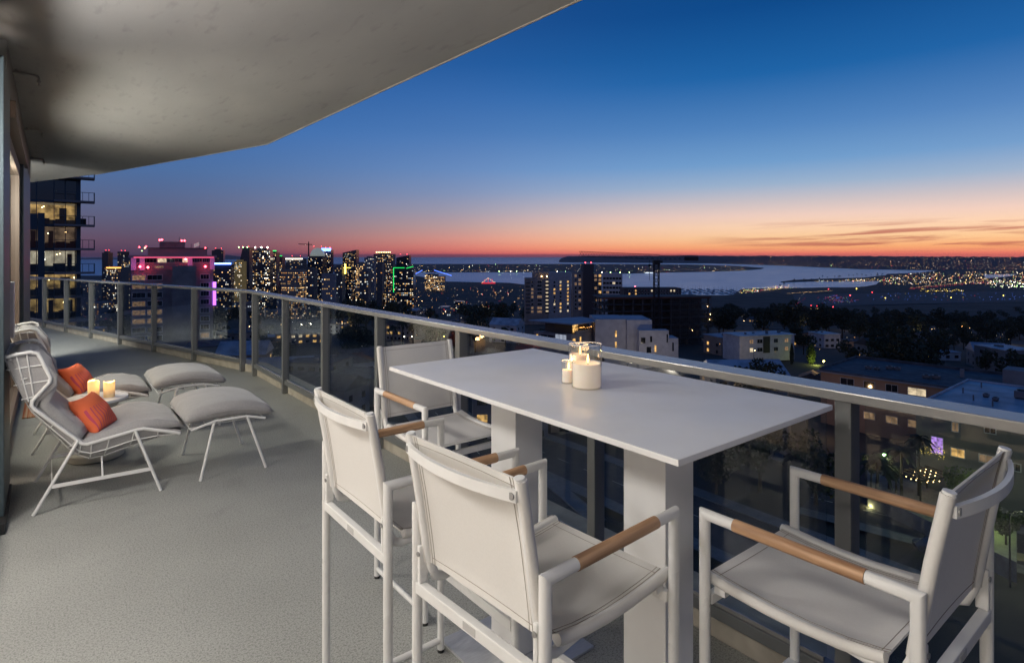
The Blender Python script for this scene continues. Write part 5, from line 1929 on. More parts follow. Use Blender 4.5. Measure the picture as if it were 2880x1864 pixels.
Yt = 480.0
wt2, g0 = base_thing('apartment_tower', 'grey apartment tower with a dark lift core beside the pale striped block', 1650, Yt)
def X(px):
    return (px - 1650) / FPX * Yt
def Zr(py):
    return EYE - (py - HOR) / FPX * Yt - g0
MB().box(X(1612), X(1640), 0, 15, 0, Zr(765)).build('wall', M_CONC, wt2)
MB().box(X(1640), X(1669), -2, 15, 0, Zr(742)).build('lift_core', mat('dark_brown_core', (0.07, 0.06, 0.065), 0.8), wt2)
MB().box(X(1669), X(1693), 0.5, 15, 0, Zr(768)).build('wall', M_CONC, wt2)
l_ = Lights()
for px in (1646, 1662):
    l_.add((X(px), -1, Zr(738.5)), 0.5, 'red', 16.0)
l_.build('obstruction_lights', wt2)
for r_ in range(9):
    y0 = 772 + r_ * 11.5
    for a, b_ in ((1616, 1622), (1627, 1634)):
        window(wt2, X(a), X(b_), Zr(y0 + 7), Zr(y0), 0, random.choice((LIT_D, M_DKGLASS, M_DKGLASS)), 0.2)
    for a, b_ in ((1672, 1679), (1684, 1691)):
        window(wt2, X(a), X(b_), Zr(y0 + 7), Zr(y0), 0.5, random.choice((LIT_D, M_DKGLASS, M_DKGLASS, LIT_Y)), 0.2)
        MB().box(X(a) - 0.3, X(b_) + 0.3, -0.7, 0.48, Zr(y0 + 10), Zr(y0 + 7.5)).build('balcony', M_BLUEMETAL, wt2)
Yt = 455.0
wt3, g0 = base_thing('apartment_tower', 'white apartment block with horizontal ribbon windows', 1723, Yt, -10)
def X(px):
    return (px - 1723) / FPX * Yt
def Zr(py):
    return EYE - (py - HOR) / FPX * Yt - g0
MB().box(X(1694), X(1750), 0, 14, 0, Zr(768)).build('wall', M_STUCCO, wt3)
for r_ in range(7):
    y0 = 780 + r_ * 13
    a = X(1696)
    for k in range(6):
        b0 = a + k * (X(1748) - X(1696)) / 6 + 0.2
        window(wt3, b0, b0 + (X(1748) - X(1696)) / 6 - 0.4, Zr(y0 + 6), Zr(y0), 0, LIT_W if (r_ == 1 and k == 3) else (LIT_D if random.random() < 0.06 else M_DKGLASS), 0.12, mull=0)

# ---- construction site and tower crane -------------------------------------------
Yt = 300.0
M_RAWC = mat('raw_concrete_frame', rough=0.95)
noise_col(M_RAWC, (0.055, 0.05, 0.048), (0.12, 0.11, 0.105), scale=0.4, detail=6)
cs, g0 = base_thing('construction_frame', 'unfinished dark concrete building frame with open floors and scaffolding', 1850, Yt, 6)
def X(px):
    return (px - 1850) / FPX * Yt
def Zr(py):
    return EYE - (py - HOR) / FPX * Yt - g0
zt = Zr(836)
nf = 7
for k in range(nf + 1):
    z = zt * k / nf
    x1 = X(2005) if k < nf else X(2005)
    MB().box(X(1690), x1, 0, 22, z - 0.35, z).build('floor_slab', M_RAWC, cs)
for i in range(12):
    px = 1696 + i * 27.5
    for yy in (0.8, 10, 20):
        MB().box(X(px), X(px) + 0.7, yy, yy + 0.7, 0, zt - 0.36).build('column', M_RAWC, cs)
MB().box(X(1690), X(2005), -0.25, -0.02, zt - 0.75, zt + 0.25).build('edge_form', mat('rusty_formwork', (0.16, 0.06, 0.035), 0.8), cs)
sc = MB()
for i in range(20):
    x0 = X(1888) + i * (X(2005) - X(1888)) / 19
    sc.box(x0 - 0.04, x0 + 0.04, -1.6, -1.52, 0, zt + 1)
    sc.box(x0 - 0.04, x0 + 0.04, -0.7, -0.62, 0, zt + 1)
for k in range(12):
    z = zt * (k + 1) / 12
    sc.box(X(1888), X(2005), -1.62, -1.54, z - 0.05, z + 0.05)
    sc.box(X(1888), X(2005), -1.5, -0.72, z - 0.12, z - 0.06)
tag(sc.build('scaffolding', mat('scaffold_steel', (0.14, 0.13, 0.12), 0.6, 0.3), cs), kind='stuff')
MB().box(X(1720), X(1990), 9.5, 9.8, 0, zt - 0.4).build('inner_wall', M_RAWC, cs)
for px, py, ww in ((1930, 955, 6), (1960, 930, 7), (1948, 975, 8)):
    MB().box(X(px), X(px + ww), -0.6, -0.5, Zr(py + 14), Zr(py)).build('plywood_panel', mat('plywood', (0.22, 0.14, 0.08), 0.8), cs)
l_ = Lights()
for px, py in ((1995, 862), (2003, 885), (1950, 930), (2001, 900)):
    l_.add((X(px), -0.4, Zr(py)), 0.22, 'warm', 20.0)
l_.build('work_lamps', cs)
bk_, g0 = base_thing('brick_block', 'long low brown block with a few lit windows behind the construction frame', 1835, 370, 0)
def X(px):
    return (px - 1835) / FPX * 370
def Zr(py):
    return EYE - (py - HOR) / FPX * 370 - g0
MB().box(X(1755), X(1916), 0, 14, 0, Zr(810)).build('wall', mat('brown_wall', (0.10, 0.075, 0.07), 0.9), bk_)
for k in range(16):
    px = 1768 + k * 9
    for py in (815, 824):
        m_ = LIT_Y if px < 1800 and random.random() < 0.7 else (LIT_W if random.random() < 0.12 else M_DKGLASS)
        window(bk_, X(px), X(px + 4.5), Zr(py + 5), Zr(py), 0, m_, 0.1, mull=0)
l_ = Lights()
l_.add((X(1786), 0, Zr(805)), 0.4, 'red', 30.0)
l_.build('roof_lamp', bk_)

cr_, g0 = base_thing('tower_crane', 'yellowish tower crane with long lattice jib above the construction site', 1846, 300, 0)
M_CRANE = mat('crane_steel', (0.035, 0.028, 0.025), 0.7)
def X(px):
    return (px - 1846) / FPX * 300
def Zr(py):
    return EYE - (py - HOR) / FPX * 300 - g0
def lattice(a, b, w, n_, r_, tri=False):
    m = MB()
    a, b = Vector(a), Vector(b)
    t_ = (b - a).normalized()
    s_ = t_.cross(Vector((0, 0, 1)))
    if s_.length < 0.1:
        s_ = Vector((1, 0, 0))
    s_.normalize()
    u_ = s_.cross(t_).normalized()
    if tri:
        cn = [s_ * (-w / 2), s_ * (w / 2), u_ * (w * 1.15)]
    else:
        cn = [s_ * (w / 2) + u_ * (w / 2), s_ * (-w / 2) + u_ * (w / 2), s_ * (-w / 2) - u_ * (w / 2), s_ * (w / 2) - u_ * (w / 2)]
    L_ = (b - a).length
    for c in cn:
        m.beam(a + c, b + c, r_, r_)
    for k in range(n_):
        p0, p1 = a + t_ * (L_ * k / n_), a + t_ * (L_ * (k + 1) / n_)
        pm = (p0 + p1) / 2
        for i in range(len(cn)):
            c0, c1 = cn[i], cn[(i + 1) % len(cn)]
            if k % 2 == 0 or tri:
                m.beam(p0 + c0, (pm if tri else p1) + c1, r_ * 0.6, r_ * 0.6)
                if tri:
                    m.beam(pm + c1, p1 + c0, r_ * 0.6, r_ * 0.6)
            else:
                m.beam(p0 + c1, p1 + c0, r_ * 0.6, r_ * 0.6)
    return m
lattice((0, 0, 0), (0, 0, Zr(745)), 2.4, 26, 0.36).build('mast', M_CRANE, cr_)
MB().box(-1.6, 1.6, -1.6, 1.6, Zr(745), Zr(732)).build('slewing_unit', M_CRANE, cr_)
lattice((1.5, 0, Zr(730)), (X(1627), -3, Zr(721)), 2.2, 15, 0.20, tri=True).build('jib', M_CRANE, cr_)
lattice((1.5, 0, Zr(730)), (X(1966), 2, Zr(729.5)), 1.8, 8, 0.20, tri=True).build('counter_jib', M_CRANE, cr_)
MB().box(X(1930), X(1966), 0.8, 3.2, Zr(733), Zr(722)).build('counterweight', mat('crane_ballast', (0.05, 0.045, 0.045), 0.9), cr_)
MB().box(0.5, 2.6, -2.6, -1.0, Zr(740), Zr(733)).build('cab', M_CRANE, cr_)
MB().tube([(X(1826), -0.5, Zr(731)), (X(1826), -0.5, Zr(788))], 0.1, 5).box(X(1826) - 0.6, X(1826) + 0.6, -0.9, -0.1, Zr(749), Zr(743)).build('hook_line', M_CRANE, cr_)
# far crane downtown
fc = thing('tower_crane', 'thin far tower crane above the downtown domed tower', 'crane', tuple(at(868, 800, 1500)), -YAW)
MB().beam((0, 0, -20), (0, 0, 106), 2.4, 2.4).build('mast', M_CRANE, fc)
MB().beam((-26, 0, 104), (9, 0, 102.5), 1.8, 1.8).beam((0, 0, 102), (0, 0, 110), 1.6, 1.6).build('jib', M_CRANE, fc)

# ---- white modern building ------------------------------------------------------------
Yt = 165.0
wm, g0 = base_thing('modern_building', 'white modern apartment building with blue flat roofs and lit terrace', 1611, Yt, 0)
def X(px):
    return (px - 1611) / FPX * Yt
def Zr(py):
    return EYE - (py - HOR) / FPX * Yt - g0
def poly(pts, z0, z1, name, m):
    return MB().prism(pts, z0, z1).build(name, m, wm, bevel=0.03)
# terrace wing: roof plate with a point towards the viewer
zr = Zr(911)
roofp = [(X(1611), 0), (X(1690) + 2.2, 10), (X(1640) + 2, 20), (X(1490), 11)]
poly(roofp, zr - 0.35, zr, 'roof', M_BROOF)
wing = [(X(1611) - 0.2, 2.4), (X(1684), 11), (X(1640), 18), (X(1505), 11)]
poly(wing, 0, zr - 3.4, 'wall', M_CONC)
core_ = [(X(1565), 6.5), (X(1612), 5.5), (X(1665), 12), (X(1630), 17), (X(1540), 12)]
poly(core_, zr - 3.4, zr - 0.36, 'terrace_wall', mat('terrace_dark_wall', (0.06, 0.045, 0.035), 0.8))
def wallwin(a, b, f0, f1, z0, z1, m, name='window', d_=0.08):
    a, b = Vector(a), Vector(b)
    t_ = (b - a)
    L_ = t_.length
    t_.normalize()
    n_ = Vector((t_.y, -t_.x))
    p0, p1 = a + t_ * (L_ * f0) + n_ * d_, a + t_ * (L_ * f1) + n_ * d_
    zc, hh = (z0 + z1) / 2, (z1 - z0)
    f = MB().beam((p0.x - t_.x * 0.06, p0.y - t_.y * 0.06, zc), (p1.x + t_.x * 0.06, p1.y + t_.y * 0.06, zc), 0.10, hh + 0.12).build(name, M_GASKET, wm)
    q0, q1 = p0 + n_ * 0.04, p1 + n_ * 0.04
    MB().beam((q0.x, q0.y, zc), (q1.x, q1.y, zc), 0.06, hh).build('pane', m, f)
WL = (X(1505), 11), (X(1611) - 0.2, 2.4)
WR = (X(1611) - 0.2, 2.4), (X(1684), 11)
BLW = lit('lit_room_blue_white', (0.72, 0.80, 1.0), 0.42, 0.2)
for f0, f1 in ((0.60, 0.69), (0.70, 0.79), (0.80, 0.88)):
    wallwin(*WL, f0, f1, zr - 6.0, zr - 3.6, BLW)
    wallwin((X(1540), 12), (X(1612), 5.5), f0 - 0.15, f1 - 0.15, zr - 3.2, zr - 0.6, BLW)
wallwin(*WL, 0.08, 0.13, zr - 5.6, zr - 4.2, LIT_Y)
wallwin(*WL, 0.22, 0.36, zr - 5.8, zr - 4.2, M_DKGLASS)
wallwin(*WL, 0.40, 0.54, zr - 5.8, zr - 4.2, M_DKGLASS)
wallwin(*WR, 0.05, 0.16, zr - 6.4, zr - 4.6, LIT_Y)
wallwin(*WR, 0.36, 0.42, zr - 6.8, zr - 4.4, LIT_Y)
wallwin((X(1612), 5.5), (X(1665), 12), 0.05, 0.4, zr - 3.2, zr - 0.6, LIT_Y)
poly([(X(1611) + 1.0, 4.8), (X(1611) + 1.25, 4.3), (X(1684), 11.2), (X(1684) - 0.3, 11.4)], zr - 3.38, zr - 2.6, 'parapet', M_CONC)
for k in range(9):
    f_ = (k + 0.5) / 9
    x_, y_ = X(1611) + 1.3 + (X(1680) - X(1611) - 1.2) * f_, 5.2 + 6.2 * f_
    l_ = Lights()
    l_.add((x_, y_ + 0.3, zr - 2.2 + random.uniform(-0.2, 0.3)), 0.14, 'amber', 9.0)
    l_.build('terrace_lamp', wm)
    lf = MB()
    for q_ in range(26):
        c = Vector((x_ + random.gauss(0, 0.4), y_ - 0.3 + random.gauss(0, 0.15), zr - 2.1 + random.gauss(0, 0.42)))
        d1, d2 = Vector((random.uniform(-1, 1), random.uniform(-1, 1), random.uniform(-1, 1))).normalized() * 0.2, Vector((random.uniform(-1, 1), random.uniform(-1, 1), random.uniform(-1, 1))).normalized() * 0.12
        lf.add([c - d1, c + d2, c + d1, c - d2], [(0, 1, 2, 3)])
    tag(lf.build('planter_leaves', mat('terrace_leaf', (0.05, 0.07, 0.03), 0.8), wm), kind='stuff')
# right hand wing in steps
A_ = (X(1684) + 0.02, 9.0)
steps = [(1684, 1775, 7.0, 20, 905), (1775.3, 1848, 6.0, 20, 906), (1803, 1888, 2.5, 5.98, 929), (1888.3, 1915, 2.5, 9, 951)]
for a, b_, y0, y1, py in steps:
    zz = Zr(py) if y0 > 3 else EYE - (py - HOR) / FPX * (Yt + y0) - g0
    poly([(X(a), y0), (X(b_), y0), (X(b_), y1), (X(a), y1)], 0, zz, 'wall', M_STUCCO)
    if y0 > 3:
        poly([(X(a) + 0.3, y0 + 0.3), (X(b_) - 0.3, y0 + 0.3), (X(b_) - 0.3, y1 - 0.3), (X(a) + 0.3, y1 - 0.3)], zz + 0.005, zz + 0.05, 'roof', M_BROOF)
def fw(px0, px1, py0, py1, y, m):
    window(wm, X(px0), X(px1), EYE - (py1 - HOR) / FPX * (Yt + y) - g0, EYE - (py0 - HOR) / FPX * (Yt + y) - g0, y, m, 0.06, mull=0)
fw(1742, 1747, 930, 947, 7.0, LIT_Y)
fw(1742, 1747, 961, 977, 7.0, LIT_Y)
fw(1808, 1821, 949, 965, 2.5, M_DKGLASS)
fw(1834, 1840, 945, 962, 2.5, M_DKGLASS)
fw(1847, 1852, 971, 989, 2.5, LIT_Y)
fw(1881, 1885, 939, 963, 2.5, M_DKGLASS)
fw(1824, 1837, 975, 992, 2.5, M_DKGLASS)
fw(1897, 1902, 963, 987, 2.5, M_DKGLASS)

# ---- low white apartment house -----------------------------------------------------------
Yt = 230.0
la, g0 = base_thing('apartment_house', 'two storey white apartment house with pale flat roof and a few lit windows', 2158, Yt, 14, z=-36.5)
w_, hgt = 25.0, 7.0
MB().box(-w_ / 2, w_ / 2, 0, 11, -3, hgt).build('wall', M_STUCCO, la)
MB().box(-w_ / 2 - 0.4, w_ / 2 + 0.4, -0.4, 11.4, hgt + 0.005, hgt + 0.3).build('roof', M_WROOF, la)
MB().box(-1.9, 1.2, -0.06, -0.01, 0.3, hgt - 0.3).build('entry_shade', M_GASKET, la)  # flat black panel stands in for the shade of a recessed entry
for x0, ww in ((-8.0, 1.6), (-4.6, 2.4), (3.0, 1.8), (8.0, 1.6)):
    for z0 in (0.9, 4.2):
        m_ = LIT_W if (x0 == -8.0 and z0 < 1) else (M_DKGLASS if random.random() < 0.8 else LIT_D)
        window(la, x0, x0 + ww, z0, z0 + 1.5, 0, m_, 0.1)
for x0, y0 in ((-7, 4), (-2, 6), (2, 3), (5, 7), (9, 5)):
    MB().box(x0, x0 + random.uniform(0.5, 1.2), y0, y0 + 0.8, hgt + 0.31, hgt + 0.31 + random.uniform(0.4, 0.9)).build('roof_vent', M_AC, la)

# ---- tan apartment block lower right ------------------------------------------------------
tn_p = at(2305, 1038.7, 120)
e2 = at(2674.6, 1089, 103.5)
ang = math.atan2(e2.y - tn_p.y, e2.x - tn_p.x)
zt = tn_p.z
gz_ = -33.5
tn = thing('tan_apartment_block', 'long tan stucco apartment block with dark flat roof and lit windows', 'building', (tn_p.x, tn_p.y, gz_), ang)
Hh = zt - gz_
MB().box(0, 54, 0.6, 21, 0, Hh - 0.55).build('wall', M_TANST, tn)
MB().box(-0.6, 54.6, 0, 21.6, Hh - 0.54, Hh - 0.25).build('eave', M_CONC, tn)
MB().box(-0.2, 54.2, 0.4, 21.2, Hh - 0.245, Hh).build('roof', M_DKROOF, tn)
pr = MB()
pr.box(-0.2, 54.2, 21.0, 21.3, Hh + 0.005, Hh + 0.5)
pr.box(-0.2, 0.1, 0.4, 20.99, Hh + 0.005, Hh + 0.4)
pr.build('parapet', M_DKROOF, tn)
for x0, ww, m_ in ((3.8, 2.4, M_DKGLASS), (8.0, 1.9, M_DKGLASS), (11.8, 1.9, M_DKGLASS), (15.4, 2.8, LIT_W), (20.6, 1.7, M_DKGLASS), (24.6, 2.1, LIT_D), (28.8, 2.1, M_DKGLASS), (34, 2.1, M_DKGLASS), (40, 2.3, LIT_Y)):
    for dz in (0.0, -3.0, -6.0):
        mm = m_ if dz == 0 else random.choice((M_DKGLASS, M_DKGLASS, LIT_D))
        window(tn, x0, x0 + ww, Hh - 2.45 + dz, Hh - 1.15 + dz, 0.6, mm, 0.08)
def roof_machine(t, x, y, z, s_):
    o = MB().box(x - s_, x + s_, y - s_ * 0.7, y + s_ * 0.7, z + 0.15, z + s_ * 1.1).build('roof_machine', M_AC, t, bevel=0.04)
    MB().lathe([(s_ * 0.5, z + s_ * 1.1 + 0.002), (s_ * 0.5, z + s_ * 1.25), (s_ * 0.4, z + s_ * 1.25)], 14, (x, y)).build('fan_cowl', M_GASKET, o)
    f = MB()
    for sx in (-1, 1):
        f.box(x + sx * s_ * 0.7 - 0.05, x + sx * s_ * 0.7 + 0.05, y - s_ * 0.6, y + s_ * 0.6, z + 0.005, z + 0.148)
    f.build('skid', M_GASKET, o)
for x, y, s_ in ((6.5, 8, 0.55), (8.0, 8.4, 0.5), (9.5, 11, 0.6), (10.8, 11.2, 0.55), (17, 6.0, 0.6), (18.4, 6.6, 0.65), (27, 7, 0.55), (30, 5, 0.6)):
    roof_machine(tn, x, y, Hh, s_)
MB().box(27.5, 33.5, 11, 16, Hh + 0.005, Hh + 2.6).build('stair_house', M_CONC, tn, bevel=0.05)
MB().box(21, 21.6, 12, 12.6, Hh + 0.005, Hh + 1.6).build('chimney', M_CONC, tn)

# ---- white roofed building at the lower right ------------------------------------------------
c0 = at(2726, 1069.6, 94.6)
c1_ = at(2632, 1116, 83.5)
ang = math.atan2(c0.y - c1_.y, c0.x - c1_.x)
zt = -18.5
gz_ = -32.0
d_ = Vector((c0.x - c1_.x, c0.y - c1_.y)).normalized()
org = Vector((c0.x, c0.y)) - d_ * 26.0
wb = thing('white_roof_building', 'grey stucco building with pale wet looking flat roof and lit windows above a garden', 'building', (org.x, org.y, gz_), ang)
Hh = zt - gz_
# local x runs from the near corner away to the far corner (0..26), local -y towards the right
MB().box(0, 26, -44, 0, 0, Hh - 0.3).build('wall', mat('grey_brown_stucco', (0.17, 0.16, 0.15), 0.9), wb)
MB().box(-0.3, 26.3, -44.3, 0.3, Hh - 0.295, Hh).build('roof', M_WROOF, wb)
rp_ = MB()
rp_.box(-0.3, 26.3, 0.05, 0.3, Hh + 0.005, Hh + 0.22)
rp_.box(26.05, 26.3, -44.3, 0.04, Hh + 0.005, Hh + 0.22)
rp_.build('parapet', M_WROOF, wb)
for x, y, s_ in ((17, -8, 1.0), (19, -9.4, 1.1), (17.2, -11.6, 0.9), (14, -4.6, 0.45), (12.2, -6, 0.45)):
    roof_machine(wb, x, y, Hh, s_)
pv = MB()
pv.tube([(17, -9.2, Hh + 0.35), (10.5, -12, Hh + 0.35), (5, -18, Hh + 0.35)], 0.14, 8)
pv.build('roof_pipe', M_GASKET, wb)
for x, y in ((21, -2.6), (14.5, -1.8), (10, -4), (8, -6.5), (21.5, -12)):
    MB().tube([(x, y, Hh + 0.002), (x, y, Hh + 0.8)], 0.09, 8).build('vent_stack', M_AC, wb)
yax = Vector((-d_.y, d_.x))
def wall_hit(px, py):
    r_ = FW + RT * ((px - 1440) / FPX)
    k_ = org.dot(d_) / (r_.x * d_.x + r_.y * d_.y)
    q_ = Vector((r_.x * k_, r_.y * k_)) - org
    return q_.dot(yax), EYE - (py - HOR) / FPX * k_ - gz_
for (xa, ya, xb, yb, m_) in ((2620, 1226, 2652, 1278, LIT_V), (2676, 1258, 2713, 1288, LIT_Y), (2755, 1276, 2792, 1304, LIT_D), (2678, 1186, 2696, 1214, LIT_D), (2770, 1205, 2800, 1220, M_DKGLASS), (2840, 1300, 2870, 1326, M_DKGLASS)):
    y1, z1 = wall_hit(xa, ya)
    y0, z0 = wall_hit(xb, yb)
    zl, zh = sorted((z0, z1))
    yl, yh = sorted((y0, y1))
    if zh - zl < 0.8:
        zh = zl + 1.0
    window(wb, yl, yh, zl, zh, 0, m_, 0.09, out=-1, axis='y')
vy_, vz_ = wall_hit(2640, 1275)
l_ = Lights()
for i in range(46):
    l_.add((-0.35 + random.uniform(-0.1, 0.1), vy_ + random.uniform(-0.9, 2.4), vz_ + 0.2 + random.gauss(0, 0.35)), 0.03, 'yellow', 5.0)
l_.build('fairy_lights', wb)

# ================================================================== STREETS, TREES, HOUSES
random.seed(77)
M_ROAD = mat('asphalt', rough=0.85)
noise_col(M_ROAD, (0.040, 0.040, 0.040), (0.065, 0.064, 0.060), scale=0.8, detail=8)
M_WALK = mat('sidewalk_concrete', rough=0.9)
noise_col(M_WALK, (0.16, 0.155, 0.14), (0.22, 0.215, 0.20), scale=1.2, detail=6)
M_LINE = mat('road_paint', (0.55, 0.53, 0.46), 0.7)
M_POLE = mat('lamp_pole', (0.05, 0.05, 0.05), 0.6, 0.4)


def road(name, a, b, width, z=None, off_=0.06):
    """a road strip between two world points lying just over the ground, with kerbed sidewalks"""
    a, b = Vector((a.x, a.y)), Vector((b.x, b.y))
    t_ = (b - a).normalized()
    n_ = Vector((t_.y, -t_.x))
    L_ = (b - a).length
    k = max(2, int(L_ / 8))
    def strip(o0, o1, dz):
        rows_ = []
        for i in range(k + 1):
            p = a + t_ * (L_ * i / k)
            r_ = []
            for o_ in (o0, o1):
                q_ = p + n_ * o_
                r_.append((q_.x, q_.y, ground(p.x, p.y) + dz + 0.5))
            rows_.append(r_)
        return rows_
    struct(name, MB().grid(strip(-width / 2, width / 2, off_)), M_ROAD)
    for s_ in (-1, 1):
        m = MB()
        rr = strip(s_ * width / 2, s_ * (width / 2 + 2.2), off_ + 0.14)
        m.grid(rr)
        m.grid([[r_[0], (r_[0][0], r_[0][1], r_[0][2] - 0.2)] for r_ in rr])
        struct('sidewalk', m, M_WALK)
    ln_ = MB()
    i = 0.0
    while i < L_ - 3:
        p, q_ = a + t_ * i, a + t_ * (i + 2.6)
        zz = ground(p.x, p.y) + off_ + 0.5 + 0.008
        for o_ in (0.0,):
            c0, c1 = p + n_ * (o_ - 0.07), p + n_ * (o_ + 0.07)
            c2, c3 = q_ + n_ * (o_ + 0.07), q_ + n_ * (o_ - 0.07)
            z2 = ground(q_.x, q_.y) + off_ + 0.5 + 0.008
            ln_.add([(c0.x, c0.y, zz), (c1.x, c1.y, zz), (c2.x, c2.y, z2), (c3.x, c3.y, z2)], [(0, 1, 2, 3)])
        i += 6.0
    struct('lane_marking', ln_, M_LINE)


road('street', gp(2280, 1395, -30), gp(3100, 1600, -30), 9.0)
road('street', gp(1300, 1180, -31), gp(2560, 1720, -30), 10.0, off_=0.075)
road('street', gp(980, 930, -42), gp(1560, 1500, -30), 9.0, off_=0.09)
road('street', gp(560, 1150, -32), gp(1300, 1250, -31), 8.0, off_=0.068)
# kerbed island with planting in the right hand street
pi_ = gp(2815, 1560, -29.9)
isl = MB()
pts_ = [(3.6 * math.cos(2 * math.pi * k / 20), 0.9 * math.sin(2 * math.pi * k / 20)) for k in range(20)]
isl.prism(pts_, 0, 0.16)
o = isl.build('traffic_island', mat('painted_kerb_yellow', (0.45, 0.40, 0.16), 0.8), bevel=0.03)
o.location = (pi_.x, pi_.y, ground(pi_.x, pi_.y) + 0.57)
o.rotation_euler = (0, 0, -YAW - 0.25)
tag(o, kind='structure')


def street_lamp(p, h_, energy, col, label, c_='warm', st=30.0, head=0.22):
    g = ground(p.x, p.y)
    t = thing('street_lamp', label, 'street lamp', (p.x, p.y, g), -YAW + random.uniform(-1, 1), 'street lamps among the houses')
    MB().tube([(0, 0, 0), (0, 0, h_ - 0.6), (0.3, 0, h_ - 0.1), (1.3, 0, h_)], [0.1, 0.07, 0.06, 0.05], 8).build('pole', M_POLE, t, auto=50)
    MB().box(1.0, 1.75, -0.15, 0.15, h_ - 0.04, h_ + 0.08).build('lamp_head', M_POLE, t)
    l_ = Lights()
    l_.add((1.4, 0, h_ - 0.16), head, c_, st)
    l_.build('lamp', t)
    if energy:
        L_ = bpy.data.lights.new('street_light', 'POINT')
        L_.energy = energy
        L_.color = col
        L_.shadow_soft_size = 0.25
        o_ = bpy.data.objects.new('street_light', L_)
        COL.objects.link(o_)
        o_.parent = t
        o_.location = (1.4, 0, h_ - 0.55)
    return t


SOD = (1.0, 0.66, 0.26)
GRN = (0.95, 1.0, 0.55)
street_lamp(gp(2309, 1078, -34), 8.0, 900, SOD, 'street lamp with a bright yellow flare beside the gabled house', 'yellow', 30.0, 0.34)
street_lamp(gp(2840, 1640, -30), 7.5, 420, GRN, 'green tinted street lamp beside the traffic island', 'green', 20.0, 0.2)
street_lamp(gp(2450, 1420, -30), 7.5, 350, GRN, 'green tinted street lamp beyond the traffic island', 'green', 20.0, 0.2)
street_lamp(gp(1135, 906, -52), 9.0, 1500, (0.9, 1.0, 0.75), 'street lamp with a white double lamp among dark palms', 'cool', 30.0, 0.4)
street_lamp(gp(1171, 912, -52), 9.0, 1500, SOD, 'street lamp with an amber lamp among dark palms', 'yellow', 30.0, 0.4)
street_lamp(gp(842, 925, -46), 8.0, 2600, (1.0, 0.92, 0.6), 'street lamp over the lit forecourt seen through the railing glass', 'white', 30.0, 0.36)
street_lamp(gp(868, 922, -46), 8.0, 2600, (1.0, 0.92, 0.6), 'second street lamp over the lit forecourt seen through the railing glass', 'white', 30.0, 0.36)
street_lamp(gp(1128, 985, -40), 7.0, 2600, (1.0, 0.55, 0.22), 'street lamp lighting the orange ground of a building plot', 'white', 30.0, 0.24)
street_lamp(gp(1153, 982, -40), 7.0, 1500, (1.0, 0.62, 0.3), 'second street lamp lighting the orange building plot', 'white', 30.0, 0.24)
street_lamp(gp(1240, 985, -40), 7.0, 1400, (1.0, 0.9, 0.6), 'tall street lamp beside the building plot', 'yellow', 20.0, 0.24)
street_lamp(gp(1010, 1010, -38), 6.0, 900, (1.0, 0.9, 0.7), 'short street lamp beside a white house below the railing', 'white', 20.0, 0.2)

street_lamp(at(1765, 1075, 150), 8.0, 1300, (1.0, 0.85, 0.65), 'unseen street lamp added to light the white modern building, low behind the rail', 'white', 20.0, 0.15)  # added to brighten the walls of the modern building
street_lamp(at(1880, 1100, 150), 8.0, 900, (1.0, 0.85, 0.65), 'second unseen street lamp added to light the white modern building', 'white', 20.0, 0.15)  # added as well, for the same walls
street_lamp(at(2120, 1030, 214), 6.0, 700, (1.0, 0.80, 0.55), 'low street lamp added to light the white two storey apartment house', 'warm', 20.0, 0.15)  # added to throw warm light on the apartment house front
street_lamp(at(2270, 1075, 108), 6.0, 600, (1.0, 0.62, 0.3), 'street lamp added to light the tan apartment block', 'warm', 20.0, 0.15)  # added to throw warm light on the tan wall
random.seed(123)
for i, (px_, Y_) in enumerate(((960, 420), (1080, 520), (1200, 470), (1330, 560), (1400, 430), (700, 380), (560, 460), (1960, 380), (2090, 460), (2230, 420), (2400, 520), (2560, 430), (2700, 520), (2820, 400), (1290, 330), (2460, 300))):
    p_ = FW * Y_ + RT * ((px_ - 1440) / FPX * Y_)
    street_lamp(p_, 8.0, 1800, (1.0, 0.72, 0.40), ('amber', 'pale', 'warm')[i % 3] + ' street lamp glowing between hillside houses and trees', ('amber', 'white', 'warm')[i % 3], 20.0, 0.18)
# ---- trees ------------------------------------------------------------------------
M_LEAF = mat('dark_foliage', rough=0.8)
noise_col(M_LEAF, (0.018, 0.026, 0.013), (0.050, 0.062, 0.030), scale=0.7, detail=4)
M_BARK = mat('bark', (0.06, 0.045, 0.035), 0.9)


def rv():
    return Vector((random.uniform(-1, 1), random.uniform(-1, 1), random.uniform(-1, 1)))


def crown_mesh(rx, rz, zc, n_, leaf, clumps=9):
    m = MB()
    cs_ = []
    for i in range(clumps):
        a = random.uniform(0, 2 * math.pi)
        rr = random.uniform(0.15, 0.75)
        cs_.append((Vector((rx * rr * math.cos(a), rx * rr * math.sin(a), zc + rz * random.uniform(-0.6, 0.75))), random.uniform(0.28, 0.5)))
    for i in range(n_):
        c, s_ = random.choice(cs_)
        d_ = rv()
        while d_.length > 1:
            d_ = rv()
        d_ = d_.normalized() * (d_.length ** 0.45)
        p = c + Vector((d_.x * rx * s_, d_.y * rx * s_, d_.z * rz * s_ * 1.1))
        u = rv().normalized() * leaf * random.uniform(0.6, 1.3)
        v = rv().normalized() * leaf * random.uniform(0.4, 0.9)
        m.add([p - u, p + v, p + u, p - v], [(0, 1, 2, 3)])
    return m.mesh('crown', M_LEAF)


